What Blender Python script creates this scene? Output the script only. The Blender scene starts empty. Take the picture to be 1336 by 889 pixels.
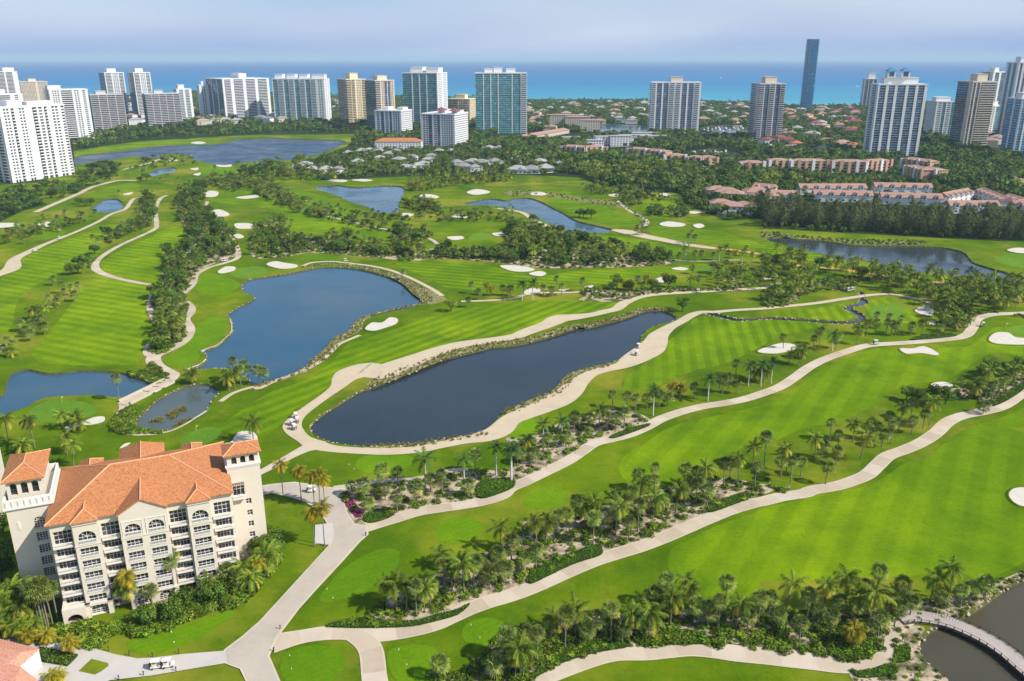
import bpy, bmesh, math, random
from mathutils import Vector, Matrix
from mathutils.geometry import delaunay_2d_cdt

SC = bpy.context.scene
COL = SC.collection
R = math.radians
rnd = random.Random(7)

# ------------------------------------------------------------------ camera
CAM_H, FOCAL, HORIZON, PW, PH = 122.5, 1090.0, 76.0, 1336.0, 889.0
PITCH = math.atan((PH / 2 - HORIZON) / FOCAL)
cam_d = bpy.data.cameras.new('camera')
cam_d.sensor_width = 36.0
cam_d.lens = FOCAL / PW * 36.0
cam_d.clip_start = 1.0
cam_d.clip_end = 150000.0
cam = bpy.data.objects.new('camera', cam_d)
COL.objects.link(cam)
cam.location = (0, 0, CAM_H)
cam.rotation_euler = (math.pi / 2 - PITCH, 0, 0)
SC.camera = cam

# ------------------------------------------------------------------ light
SUN_EL = 42.0
SUN_DIR = Vector((0.935, -0.356, 0)).normalized() * math.cos(R(SUN_EL)) + Vector((0, 0, math.sin(R(SUN_EL))))
sun_d = bpy.data.lights.new('sun', 'SUN')
sun_d.energy = 4.4
sun_d.angle = R(0.6)
sun_d.color = (1.0, 0.95, 0.86)
sun = bpy.data.objects.new('sun', sun_d)
COL.objects.link(sun)
sun.rotation_euler = (-SUN_DIR).to_track_quat('-Z', 'Y').to_euler()

world = bpy.data.worlds.new('World')
SC.world = world
world.use_nodes = True
wn, wl = world.node_tree.nodes, world.node_tree.links
bg = wn['Background']
bg.inputs['Strength'].default_value = 0.12
sky = wn.new('ShaderNodeTexSky')
sky.sky_type = 'NISHITA'
sky.sun_disc = False
sky.sun_elevation = R(SUN_EL)
sky.sun_rotation = math.atan2(SUN_DIR.x, SUN_DIR.y)
sky.altitude = 120
sky.air_density = 1.0
sky.dust_density = 0.6
sky.ozone_density = 2.5
# thin layered cloud spread over the whole sky, placed by direction
tc = wn.new('ShaderNodeTexCoord')
sep = wn.new('ShaderNodeSeparateXYZ'); wl.new(tc.outputs['Generated'], sep.inputs[0])
def wmath(op, a, b=None):
    n = wn.new('ShaderNodeMath'); n.operation = op
    for i, v in enumerate((a, b)):
        if v is None: continue
        if isinstance(v, (int, float)): n.inputs[i].default_value = v
        else: wl.new(v, n.inputs[i])
    return n.outputs[0]
zz = wmath('ADD', wmath('ABSOLUTE', sep.outputs[2]), 0.12)
cx = wmath('DIVIDE', sep.outputs[0], zz)
cy = wmath('DIVIDE', sep.outputs[1], zz)
cmb = wn.new('ShaderNodeCombineXYZ'); wl.new(cx, cmb.inputs[0]); wl.new(cy, cmb.inputs[1])
cn = wn.new('ShaderNodeTexNoise'); cn.inputs['Scale'].default_value = 0.21; cn.inputs['Detail'].default_value = 2.5; cn.inputs['Roughness'].default_value = 0.5
wl.new(cmb.outputs[0], cn.inputs['Vector'])
cr = wn.new('ShaderNodeValToRGB'); cr.color_ramp.elements[0].position = 0.34; cr.color_ramp.elements[1].position = 0.74
cr.color_ramp.elements[0].color = (1.55, 2.4, 4.5, 1); cr.color_ramp.elements[1].color = (4.5, 4.9, 5.7, 1)
wl.new(cn.outputs['Fac'], cr.inputs[0])
cmix = wn.new('ShaderNodeMix'); cmix.data_type = 'RGBA'
lay = wmath('MINIMUM', wmath('DIVIDE', 0.12, wmath('ADD', wmath('ABSOLUTE', sep.outputs[2]), 0.11)), 0.96)   # a thin layer looks denser towards the horizon
wl.new(lay, cmix.inputs['Factor']); wl.new(sky.outputs[0], cmix.inputs['A'])
wl.new(cr.outputs[0], cmix.inputs['B'])
wl.new(cmix.outputs['Result'], bg.inputs['Color'])

vs = SC.view_settings
vs.view_transform = 'Standard'; vs.look = 'None'; vs.exposure = 0.45; vs.gamma = 1.0; vs.use_curve_mapping = False
SC.cycles.use_denoising = True
SC.cycles.max_bounces = 6
SC.cycles.diffuse_bounces = 2
SC.cycles.glossy_bounces = 3
SC.cycles.transmission_bounces = 4
SC.cycles.volume_bounces = 0
SC.cycles.use_adaptive_sampling = True
SC.cycles.adaptive_threshold = 0.02
HAZE = 0.00006

# ------------------------------------------------------------------ survey: ground points read off the aerial view
_c, _s = math.cos(PITCH), math.sin(PITCH)
FR = {'p': (0, 0, 1), 'A': (0, 60, 3.865), 'B': (330, 60, 3.865), 'C': (660, 60, 3.865), 'D': (996, 40, 3.865),
      'E': (0, 280, 3.865), 'F': (330, 280, 3.865), 'G': (660, 200, 3.865), 'H': (996, 200, 3.865),
      '2': (0, 470, 3.929), '3': (330, 480, 3.703), '4': (660, 400, 3.703), '5': (996, 400, 3.703),
      '6': (340, 660, 3.882), '7': (660, 630, 3.432), '8': (996, 630, 3.432), 'z': (0, 780, 5.567), 'h': (0, 680, 6.35), 'i': (160, 680, 6.35)}
def px(f, x, y):
    ox, oy, k = FR[f]
    return ox + x / k, oy + y / k
def ground(u, v, z=0.0):
    a = (u - PW / 2) / FOCAL; b = -(v - PH / 2) / FOCAL
    d = (a, _c + b * _s, -_s + b * _c)
    t = (z - CAM_H) / d[2]
    return d[0] * t, d[1] * t
def G(f, x, y):
    return ground(*px(f, x, y))
def trace(s):
    """'F 12,34 56,78 G 1,2' -> world points; a third number is kept as a width"""
    out = []; f = 'p'
    for t in s.split():
        if t in FR: f = t; continue
        q = [float(k) for k in t.split(',')]
        x, y = G(f, q[0], q[1])
        out.append((x, y) + tuple(q[2:]))
    return out
def pix_y(X, Y, Z):
    dz = Z - CAM_H
    return PH / 2 - FOCAL * (Y * _s + dz * _c) / (Y * _c - dz * _s)
def height_to(X, Y, v):
    lo, hi = 0.0, 400.0
    for _ in range(50):
        m = (lo + hi) / 2
        if pix_y(X, Y, m) > v: lo = m
        else: hi = m
    return lo

def smooth(pts, closed=True, n=5):
    m = len(pts); out = []
    rng = range(m) if closed else range(m - 1)
    for i in rng:
        if closed: p = [pts[(i + k) % m] for k in (-1, 0, 1, 2)]
        else: p = [pts[max(0, min(m - 1, i + k))] for k in (-1, 0, 1, 2)]
        for j in range(n):
            t = j / n
            out.append(tuple(0.5 * (2 * b + (c - a) * t + (2 * a - 5 * b + 4 * c - d) * t * t + (3 * b - a - 3 * c + d) * t ** 3)
                             for a, b, c, d in zip(*p)))
    if not closed: out.append(pts[-1])
    return out
def area(p):
    return 0.5 * sum(p[i - 1][0] * p[i][1] - p[i][0] * p[i - 1][1] for i in range(len(p)))
def inside(p, poly):
    x, y = p[0], p[1]; c = False; j = len(poly) - 1
    for i in range(len(poly)):
        xi, yi = poly[i][0], poly[i][1]; xj, yj = poly[j][0], poly[j][1]
        if (yi > y) != (yj > y) and x < (xj - xi) * (y - yi) / (yj - yi) + xi: c = not c
        j = i
    return c

# ------------------------------------------------------------------ mesh helpers
class MB:
    def __init__(s): s.v = []; s.f = []; s.t = []; s.mi = []
    def add(s, vs, fs, m=None):
        o = len(s.v); s.v += vs; s.f += [tuple(i + o for i in f) for f in fs]
        if m is not None: s.mi += [m] * len(fs)
    def box(s, x0, x1, y0, y1, z0, z1, m=None):
        s.add([(x0, y0, z0), (x1, y0, z0), (x1, y1, z0), (x0, y1, z0), (x0, y0, z1), (x1, y0, z1), (x1, y1, z1), (x0, y1, z1)],
              [(0, 3, 2, 1), (4, 5, 6, 7), (0, 1, 5, 4), (1, 2, 6, 5), (2, 3, 7, 6), (3, 0, 4, 7)], m)
    def tube(s, pts, rads, n=6, cap=True):
        o = len(s.v); k = len(pts)
        for i, p in enumerate(pts):
            d = Vector(pts[min(i + 1, k - 1)]) - Vector(pts[max(i - 1, 0)])
            d.normalize()
            a = d.cross(Vector((0, 1, 0.01))); a.normalize(); b = d.cross(a)
            for j in range(n):
                t = 2 * math.pi * j / n
                q = Vector(p) + (a * math.cos(t) + b * math.sin(t)) * rads[i]
                s.v.append(tuple(q))
        for i in range(k - 1):
            for j in range(n):
                s.f.append((o + i * n + j, o + i * n + (j + 1) % n, o + (i + 1) * n + (j + 1) % n, o + (i + 1) * n + j))
        if cap:
            s.f.append(tuple(o + (k - 1) * n + j for j in range(n)))
            s.f.append(tuple(o + n - 1 - j for j in range(n)))
    def mesh(s, name, mat, smooth_=False):
        me = bpy.data.meshes.new(name)
        me.from_pydata(s.v, [], s.f)
        for m in (mat if isinstance(mat, (list, tuple)) else [mat]): me.materials.append(m)
        if s.mi: me.polygons.foreach_set('material_index', s.mi)
        if s.t:
            at = me.attributes.new('tint', 'FLOAT', 'FACE')
            at.data.foreach_set('value', s.t)
        if smooth_: me.polygons.foreach_set('use_smooth', [True] * len(s.f))
        me.update()
        return me
def link(name, data, parent=None, loc=None, rotz=None, scale=None):
    o = bpy.data.objects.new(name, data); COL.objects.link(o)
    if parent is not None: o.parent = parent
    if loc is not None: o.location = loc
    if rotz is not None: o.rotation_euler = (0, 0, rotz)
    if scale is not None: o.scale = scale if isinstance(scale, (tuple, list)) else (scale,) * 3
    return o
def thing(name, label, cat, loc=(0, 0, 0), rotz=0.0, group=None):
    o = link(name, None, None, loc, rotz)
    o.empty_display_size = 0.5
    return tag(o, label, cat, group)
def tag(o, label, cat, group=None):
    o['label'] = label; o['category'] = cat
    if group: o['group'] = group
    return o
def struct(name, me, label=None):
    o = link(name, me); o['kind'] = 'structure'
    if label: o['label'] = label
    return o
def stuff(o, label=None, cat=None):
    o['kind'] = 'stuff'
    if label: o['label'] = label
    if cat: o['category'] = cat
    return o

# ------------------------------------------------------------------ materials
class NT:
    def __init__(s, name):
        s.m = bpy.data.materials.new(name); s.m.use_nodes = True
        s.n, s.l = s.m.node_tree.nodes, s.m.node_tree.links
        s.b = s.n['Principled BSDF']
    def new(s, t, **kw):
        n = s.n.new(t)
        for k, v in kw.items():
            if k in n.inputs: n.inputs[k].default_value = v
            else: setattr(n, k, v)
        return n
    def coord(s, kind='Object'):
        if kind == 'World': return s.new('ShaderNodeNewGeometry').outputs['Position']
        return s.new('ShaderNodeTexCoord').outputs[kind]
    def noise(s, vec, scale, detail=3, rough=0.55):
        n = s.new('ShaderNodeTexNoise', Scale=scale, Detail=detail, Roughness=rough)
        s.l.new(vec, n.inputs['Vector']); return n.outputs['Fac']
    def ramp(s, fac, stops):
        n = s.new('ShaderNodeValToRGB'); e = n.color_ramp.elements
        while len(e) > len(stops): e.remove(e[-1])
        while len(e) < len(stops): e.new(0.5)
        for k, (p, c) in zip(e, stops): k.position = p; k.color = (c[0], c[1], c[2], 1) if isinstance(c, (tuple, list)) else (c, c, c, 1)
        s.l.new(fac, n.inputs[0]); return n.outputs[0]
    def mix(s, fac, a, b, mode='MIX'):
        n = s.new('ShaderNodeMix', data_type='RGBA', blend_type=mode)
        for k, v in (('Factor', fac), ('A', a), ('B', b)):
            if isinstance(v, (int, float)): n.inputs[k].default_value = v
            elif isinstance(v, (tuple, list)): n.inputs[k].default_value = (v[0], v[1], v[2], 1)
            else: s.l.new(v, n.inputs[k])
        return n.outputs['Result']
    def math(s, op, a, b=0.0):
        n = s.new('ShaderNodeMath', operation=op)
        for i, v in enumerate((a, b)):
            if isinstance(v, (int, float)): n.inputs[i].default_value = v
            else: s.l.new(v, n.inputs[i])
        return n.outputs[0]
    def base(s, c):
        if isinstance(c, (tuple, list)): s.b.inputs['Base Color'].default_value = (c[0], c[1], c[2], 1)
        else: s.l.new(c, s.b.inputs['Base Color'])
        return s
    def rough(s, r, spec=0.5):
        s.b.inputs['Roughness'].default_value = r; s.b.inputs['Specular IOR Level'].default_value = spec; return s
    def bump(s, h, strength, dist=0.1):
        n = s.new('ShaderNodeBump', Strength=strength, Distance=dist)
        s.l.new(h, n.inputs['Height']); s.l.new(n.outputs[0], s.b.inputs['Normal']); return s
def mottled(name, c, var=0.12, scale=0.5, rough=0.8, spec=0.3, scale2=4.0):
    t = NT(name); v = t.coord('World')
    n = t.noise(v, scale, 4); n2 = t.noise(v, scale2, 2)
    f = t.math('ADD', t.math('MULTIPLY', n, 0.6), t.math('MULTIPLY', n2, 0.4))
    t.base(t.ramp(f, [(0.3, tuple(k * (1 - var) for k in c)), (0.7, tuple(min(1, k * (1 + var)) for k in c))])).rough(rough, spec)
    return t.m
def grass_mat(name, a, b, dry, stripes=None, amt=0.12, dry_pos=0.62, dry2=0.78):
    t = NT(name); v = t.coord('World')
    c = t.mix(t.ramp(t.noise(v, 0.035, 6, 0.65), [(0.33, 0.0), (0.67, 1.0)]), a, b)
    c = t.mix(t.ramp(t.noise(v, 0.006, 4, 0.6), [(0.38, 0.0), (0.64, 1.0)]), t.mix(1.0, c, (0.64, 0.74, 0.8), 'MULTIPLY'), c)
    fine = t.noise(v, 1.1, 4, 0.7)
    c = t.mix(t.ramp(fine, [(0.3, 0.0), (0.7, 1.0)]), t.mix(1.0, c, (0.72, 0.77, 0.7), 'MULTIPLY'), c)
    c = t.mix(t.ramp(t.noise(v, 0.16, 4, 0.7), [(0.35, 0.0), (0.65, 1.0)]), t.mix(1.0, c, (0.82, 0.87, 0.8), 'MULTIPLY'), c)
    c = t.mix(t.ramp(t.noise(v, 0.018, 5, 0.65), [(dry_pos, 0.0), (dry2, 0.75)]), c, dry)
    if stripes:
        ang, wid = stripes
        mp = t.new('ShaderNodeMapping'); mp.inputs['Rotation'].default_value = (0, 0, ang); t.l.new(v, mp.inputs['Vector'])
        w = t.new('ShaderNodeTexWave', Scale=0.314 / wid, Distortion=0.9, Detail=2.0); w.inputs['Detail Scale'].default_value = 0.25
        t.l.new(mp.outputs[0], w.inputs['Vector'])
        k = t.ramp(w.outputs['Fac'], [(0.3, 0.0), (0.7, 1.0)])
        k = t.mix(t.ramp(t.noise(v, 0.02, 3), [(0.35, 0.5), (0.55, 1.0)]), (0.5, 0.5, 0.5), k)
        c = t.mix(k, t.mix(1.0, c, (1 - amt, 1 - amt * 0.8, 1 - amt * 0.6), 'MULTIPLY'), t.mix(1.0, c, (1 + amt, 1 + amt * 0.8, 1 + amt), 'MULTIPLY'))
    t.base(c).rough(1.0, 0.02)
    t.bump(t.noise(v, 0.9, 5, 0.7), 0.5, 0.35)
    return t.m
M = {}
GA, GB, GD = (0.125, 0.225, 0.003), (0.265, 0.37, 0.004), (0.34, 0.33, 0.02)
M['rough'] = grass_mat('rough_grass', (0.088, 0.165, 0.003), (0.205, 0.28, 0.005), (0.30, 0.265, 0.03), dry_pos=0.50, dry2=0.68)
M['fair1'] = grass_mat('fairway_grass_a', GA, GB, GD, (R(32), 9.0), 0.10)
M['fair5'] = grass_mat('fairway_grass_e', GA, GB, GD, (R(38), 6.5), 0.20)
M['fair2'] = grass_mat('fairway_grass_b', GA, GB, GD, (R(9), 6.0), 0.19)
M['fair3'] = grass_mat('fairway_grass_c', GA, GB, GD, (R(-72), 7.0), 0.19)
M['fair4'] = grass_mat('fairway_grass_d', GA, GB, GD, (R(-66), 7.0), 0.15)
M['green'] = grass_mat('putting_green_grass', (0.16, 0.29, 0.02), (0.19, 0.32, 0.03), (0.21, 0.31, 0.04), (R(20), 1.6), 0.03)
M['tee'] = grass_mat('tee_grass', (0.14, 0.265, 0.004), (0.20, 0.335, 0.006), (0.25, 0.32, 0.015), (R(55), 1.8), 0.03)
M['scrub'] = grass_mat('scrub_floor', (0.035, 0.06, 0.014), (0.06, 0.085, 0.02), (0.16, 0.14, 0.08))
def concrete(name, c, var=0.14, crack=True):
    t = NT(name); v = t.coord('World')
    a = t.noise(v, 0.12, 5, 0.65); b = t.noise(v, 3.0, 3)
    col = t.ramp(t.math('ADD', t.math('MULTIPLY', a, 0.75), t.math('MULTIPLY', b, 0.25)),
                 [(0.32, tuple(k * (1 - var) for k in c)), (0.5, c), (0.68, tuple(k * (1 + var * 0.6) for k in c))])
    st = t.ramp(t.noise(v, 0.06, 6, 0.7), [(0.63, 0.0), (0.72, 0.35)])
    t.base(t.mix(st, col, (c[0] * 0.55, c[1] * 0.5, c[2] * 0.42))).rough(0.9, 0.2)
    return t.m
M['path'] = concrete('path_concrete', (0.50, 0.41, 0.30))
M['path_b'] = concrete('path_concrete_worn', (0.45, 0.365, 0.265))
M['path_c'] = concrete('path_concrete_pale', (0.54, 0.45, 0.345))
M['sandpath'] = concrete('sand_path', (0.52, 0.425, 0.29), 0.12)
M['road'] = concrete('road_concrete', (0.44, 0.38, 0.305))
M['apron'] = concrete('pale_paving', (0.50, 0.46, 0.41), 0.1)
M['kerb'] = concrete('kerb_concrete', (0.55, 0.47, 0.34), 0.12)
M['straw'] = concrete('straw_mulch', (0.52, 0.31, 0.09), 0.2)
M['sand'] = mottled('bunker_sand', (0.58, 0.525, 0.44), 0.14, 0.5, 0.95, 0.1)
def bed_mat():
    t = NT('bed_sand_and_mulch'); v = t.coord('World')
    a = t.ramp(t.noise(v, 0.16, 5, 0.7), [(0.40, 0.0), (0.56, 1.0)])
    t.base(t.mix(a, t.mix(t.noise(v, 2.0), (0.05, 0.06, 0.02), (0.11, 0.1, 0.035)), t.mix(t.noise(v, 1.0, 4), (0.42, 0.32, 0.215), (0.56, 0.455, 0.325)))).rough(0.95, 0.1)
    t.bump(t.noise(v, 3.0, 3), 0.6, 0.2)
    return t.m
M['bed'] = bed_mat()
M['shoreband'] = mottled('shore_sand_and_scrub', (0.19, 0.185, 0.06), 0.5, 0.7, 0.95, 0.1, 3.0)
M['bank'] = mottled('bank_soil', (0.085, 0.085, 0.03), 0.6, 0.6, 0.95, 0.1, 2.5)
M['rock'] = mottled('shore_rock', (0.42, 0.35, 0.24), 0.35, 0.5, 0.9, 0.2, 2.0)
M['stone'] = mottled('bridge_stone', (0.50, 0.44, 0.35), 0.18, 0.6, 0.9, 0.2, 3.0)
def water_mat(name, deep, shallow, bump=0.10, scale=0.6, rough=0.04):
    t = NT(name); v = t.coord('World')
    t.base(t.mix(t.ramp(t.noise(v, 0.013, 3, 0.55), [(0.35, 0.0), (0.66, 1.0)]), deep, shallow)).rough(rough, 0.5)
    t.b.inputs['IOR'].default_value = 1.33
    t.l.new(t.ramp(t.noise(v, 0.03, 4, 0.6), [(0.42, rough), (0.62, rough + 0.22)]), t.b.inputs['Roughness'])
    t.bump(t.noise(v, scale, 3, 0.6), bump, 0.25)
    return t.m
M['water1'] = water_mat('dark_pond_water', (0.019, 0.031, 0.038), (0.032, 0.044, 0.048))
M['water2'] = water_mat('blue_pond_water', (0.014, 0.078, 0.135), (0.06, 0.10, 0.12))
M['water6'] = water_mat('wind_ruffled_lake_water', (0.03, 0.065, 0.11), (0.06, 0.085, 0.11), 0.6, 0.25, 0.3)
M['water3'] = water_mat('brown_pond_water', (0.06, 0.055, 0.034), (0.085, 0.072, 0.042))
M['water4'] = water_mat('teal_pond_water', (0.06, 0.085, 0.085), (0.08, 0.105, 0.10))
M['water5'] = water_mat('murky_lake_water', (0.03, 0.04, 0.045), (0.04, 0.05, 0.05), 0.05)
def sea_mat():
    t = NT('sea_water'); v = t.coord('World')
    s = t.new('ShaderNodeSeparateXYZ'); t.l.new(v, s.inputs[0])
    wob = t.math('MULTIPLY', t.math('SUBTRACT', t.noise(v, 0.0012, 4), 0.5), 900.0)
    d = t.math('DIVIDE', t.math('ADD', s.outputs[1], wob), 10000.0)
    c = t.ramp(d, [(0.20, (0.11, 0.35, 0.40)), (0.29, (0.05, 0.27, 0.38)), (0.44, (0.015, 0.17, 0.35)), (0.9, (0.006, 0.10, 0.28))])
    t.base(c).rough(0.5, 0.06)
    t.bump(t.noise(v, 0.15, 4, 0.65), 0.35, 1.0)
    return t.m
M['sea'] = sea_mat()
def leaf_mat(name, dark, light, odd, hue=0.25):
    t = NT(name)
    at = t.new('ShaderNodeAttribute', attribute_name='tint')
    oi = t.new('ShaderNodeObjectInfo')
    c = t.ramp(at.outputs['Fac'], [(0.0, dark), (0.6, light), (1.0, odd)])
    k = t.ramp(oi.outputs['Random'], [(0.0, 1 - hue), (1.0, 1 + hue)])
    k2 = t.math('FRACT', t.math('MULTIPLY', oi.outputs['Random'], 13.7))
    c = t.mix(1.0, c, k, 'MULTIPLY')
    c = t.mix(t.math('MULTIPLY', k2, 0.22), c, t.mix(1.0, c, (1.35, 1.02, 0.7), 'MULTIPLY'))
    t.base(c).rough(0.6, 0.06)
    tr = t.new('ShaderNodeBsdfTranslucent'); t.l.new(c, tr.inputs['Color'])
    mx = t.new('ShaderNodeMixShader'); mx.inputs[0].default_value = 0.12
    t.l.new(t.b.outputs[0], mx.inputs[1]); t.l.new(tr.outputs[0], mx.inputs[2])
    t.l.new(mx.outputs[0], t.n['Material Output'].inputs['Surface'])
    return t.m
M['leaf_palm'] = leaf_mat('cabbage_palm_leaf', (0.03, 0.06, 0.008), (0.2, 0.275, 0.055), (0.4, 0.36, 0.11), 0.35)
M['leaf_coco'] = leaf_mat('coconut_palm_leaf', (0.025, 0.06, 0.006), (0.17, 0.24, 0.022), (0.46, 0.38, 0.05), 0.35)
M['leaf_gold'] = leaf_mat('golden_palm_leaf', (0.12, 0.13, 0.012), (0.27, 0.23, 0.018), (0.52, 0.33, 0.015))
M['leaf_royal'] = leaf_mat('royal_palm_leaf', (0.02, 0.055, 0.01), (0.09, 0.16, 0.028), (0.15, 0.19, 0.035), 0.3)
M['leaf_tree'] = leaf_mat('broadleaf_leaf', (0.02, 0.05, 0.006), (0.10, 0.18, 0.022), (0.18, 0.225, 0.035), 0.5)
M['leaf_lime'] = leaf_mat('lime_leaf', (0.05, 0.09, 0.01), (0.19, 0.25, 0.025), (0.28, 0.3, 0.04), 0.45)
M['leaf_pine'] = leaf_mat('casuarina_spray', (0.03, 0.055, 0.014), (0.15, 0.19, 0.06), (0.21, 0.23, 0.09), 0.35)
M['leaf_shrub'] = leaf_mat('shrub_leaf', (0.025, 0.065, 0.006), (0.15, 0.25, 0.02), (0.38, 0.36, 0.04), 0.5)
M['leaf_hedge'] = leaf_mat('hedge_leaf', (0.05, 0.125, 0.008), (0.10, 0.215, 0.012), (0.14, 0.25, 0.02), 0.15)
M['leaf_flower'] = leaf_mat('bougainvillea_flower', (0.22, 0.010, 0.10), (0.35, 0.02, 0.20), (0.40, 0.05, 0.26))
M['leaf_reed'] = leaf_mat('reed_blade', (0.13, 0.14, 0.03), (0.24, 0.22, 0.06), (0.32, 0.26, 0.10))
M['trunk'] = mottled('palm_trunk_bark', (0.22, 0.19, 0.15), 0.25, 1.0, 0.9, 0.2)
M['trunk_royal'] = mottled('royal_palm_trunk', (0.50, 0.47, 0.43), 0.12, 1.0, 0.8, 0.2)
M['shaft'] = mottled('palm_crownshaft', (0.12, 0.20, 0.05), 0.1, 1.0, 0.5, 0.4)
M['bark'] = mottled('tree_bark', (0.13, 0.10, 0.07), 0.25, 1.0, 0.95, 0.1)
def paint(name, c, rough=0.6, var=0.05): 
    m = mottled(name, c, var, 0.15, rough, 0.3, 1.5); M[name] = m; return m
paint('cream_stucco', (0.66, 0.585, 0.475), 0.85, 0.06)
paint('white_trim', (0.72, 0.69, 0.64), 0.6)
paint('white_paint', (0.72, 0.71, 0.69), 0.6)
paint('grey_paint', (0.45, 0.44, 0.43), 0.7)
paint('beige_paint', (0.62, 0.52, 0.40), 0.7)
paint('sand_paint', (0.70, 0.58, 0.38), 0.7)
paint('taupe_paint', (0.50, 0.48, 0.47), 0.7)
paint('pink_paint', (0.52, 0.30, 0.21), 0.8, 0.1)
paint('yellow_paint', (0.55, 0.41, 0.22), 0.8, 0.1)
paint('black_plastic', (0.03, 0.03, 0.03), 0.6)
paint('dark_metal', (0.05, 0.05, 0.05), 0.5)
paint('seat_vinyl', (0.55, 0.45, 0.30), 0.6)
paint('wood_deck', (0.40, 0.34, 0.30), 0.9, 0.15)
paint('dark_wood', (0.06, 0.04, 0.035), 0.8, 0.2)
paint('flag_yellow', (0.85, 0.65, 0.03), 0.7)
paint('blue_roof', (0.05, 0.22, 0.42), 0.4)
paint('roof_grey', (0.25, 0.24, 0.23), 0.9, 0.15)
paint('roof_white', (0.34, 0.32, 0.30), 0.9, 0.1)
paint('pool_blue', (0.05, 0.38, 0.46), 0.1)
def tile_roof(name, a, b, c, sc=1.0):
    t = NT(name); v = t.coord('Object')
    n = t.noise(v, 1.9 * sc, 4, 0.8); n2 = t.noise(v, 0.25, 3)
    col = t.ramp(n, [(0.34, a), (0.46, b), (0.62, c)])
    col = t.mix(t.math('MULTIPLY', n2, 0.35), col, tuple(k * 0.8 for k in b))
    t.base(col).rough(0.85, 0.2)
    w = t.new('ShaderNodeTexWave', Scale=1.1, Distortion=0.4); w.bands_direction = 'DIAGONAL'; t.l.new(v, w.inputs['Vector'])
    t.bump(w.outputs['Fac'], 0.35, 0.12)
    return t.m
M['terracotta'] = tile_roof('terracotta_tile', (0.22, 0.085, 0.035), (0.46, 0.175, 0.065), (0.55, 0.25, 0.11))
M['pink_tile'] = tile_roof('pink_barrel_tile', (0.27, 0.15, 0.115), (0.38, 0.22, 0.165), (0.44, 0.28, 0.21), 0.5)
M['red_tile'] = tile_roof('red_barrel_tile', (0.30, 0.09, 0.05), (0.42, 0.14, 0.07), (0.5, 0.2, 0.1), 0.5)
M['maroon_tile'] = tile_roof('maroon_tile', (0.20, 0.05, 0.06), (0.26, 0.07, 0.08), (0.3, 0.1, 0.1), 0.5)
def glass_mat(name, c, rough=0.08, var=0.5):
    t = NT(name); v = t.coord('World')
    mp = t.new('ShaderNodeMapping'); mp.inputs['Scale'].default_value = (0.25, 0.25, 0.33); t.l.new(v, mp.inputs['Vector'])
    vo = t.new('ShaderNodeTexVoronoi', Scale=1.0); t.l.new(mp.outputs[0], vo.inputs['Vector'])
    sp = t.new('ShaderNodeSeparateColor'); t.l.new(vo.outputs['Color'], sp.inputs[0])
    t.base(t.ramp(sp.outputs[0], [(0.0, tuple(k * (1 - var) for k in c)), (0.75, c), (1.0, tuple(min(1, k * (1 + 2 * var) + 0.03) for k in c))])).rough(rough, 0.8)
    return t.m
M['glass_blue'] = glass_mat('blue_window_glass', (0.03, 0.075, 0.15))
M['glass_teal'] = glass_mat('teal_window_glass', (0.02, 0.20, 0.225), 0.08, 0.35)
M['glass_dark'] = glass_mat('dark_window_glass', (0.02, 0.028, 0.04))
M['glass_grey'] = glass_mat('grey_window_glass', (0.07, 0.08, 0.10))
M['glass_navy'] = glass_mat('navy_tower_glass', (0.025, 0.20, 0.36), 0.12, 0.3)
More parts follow.
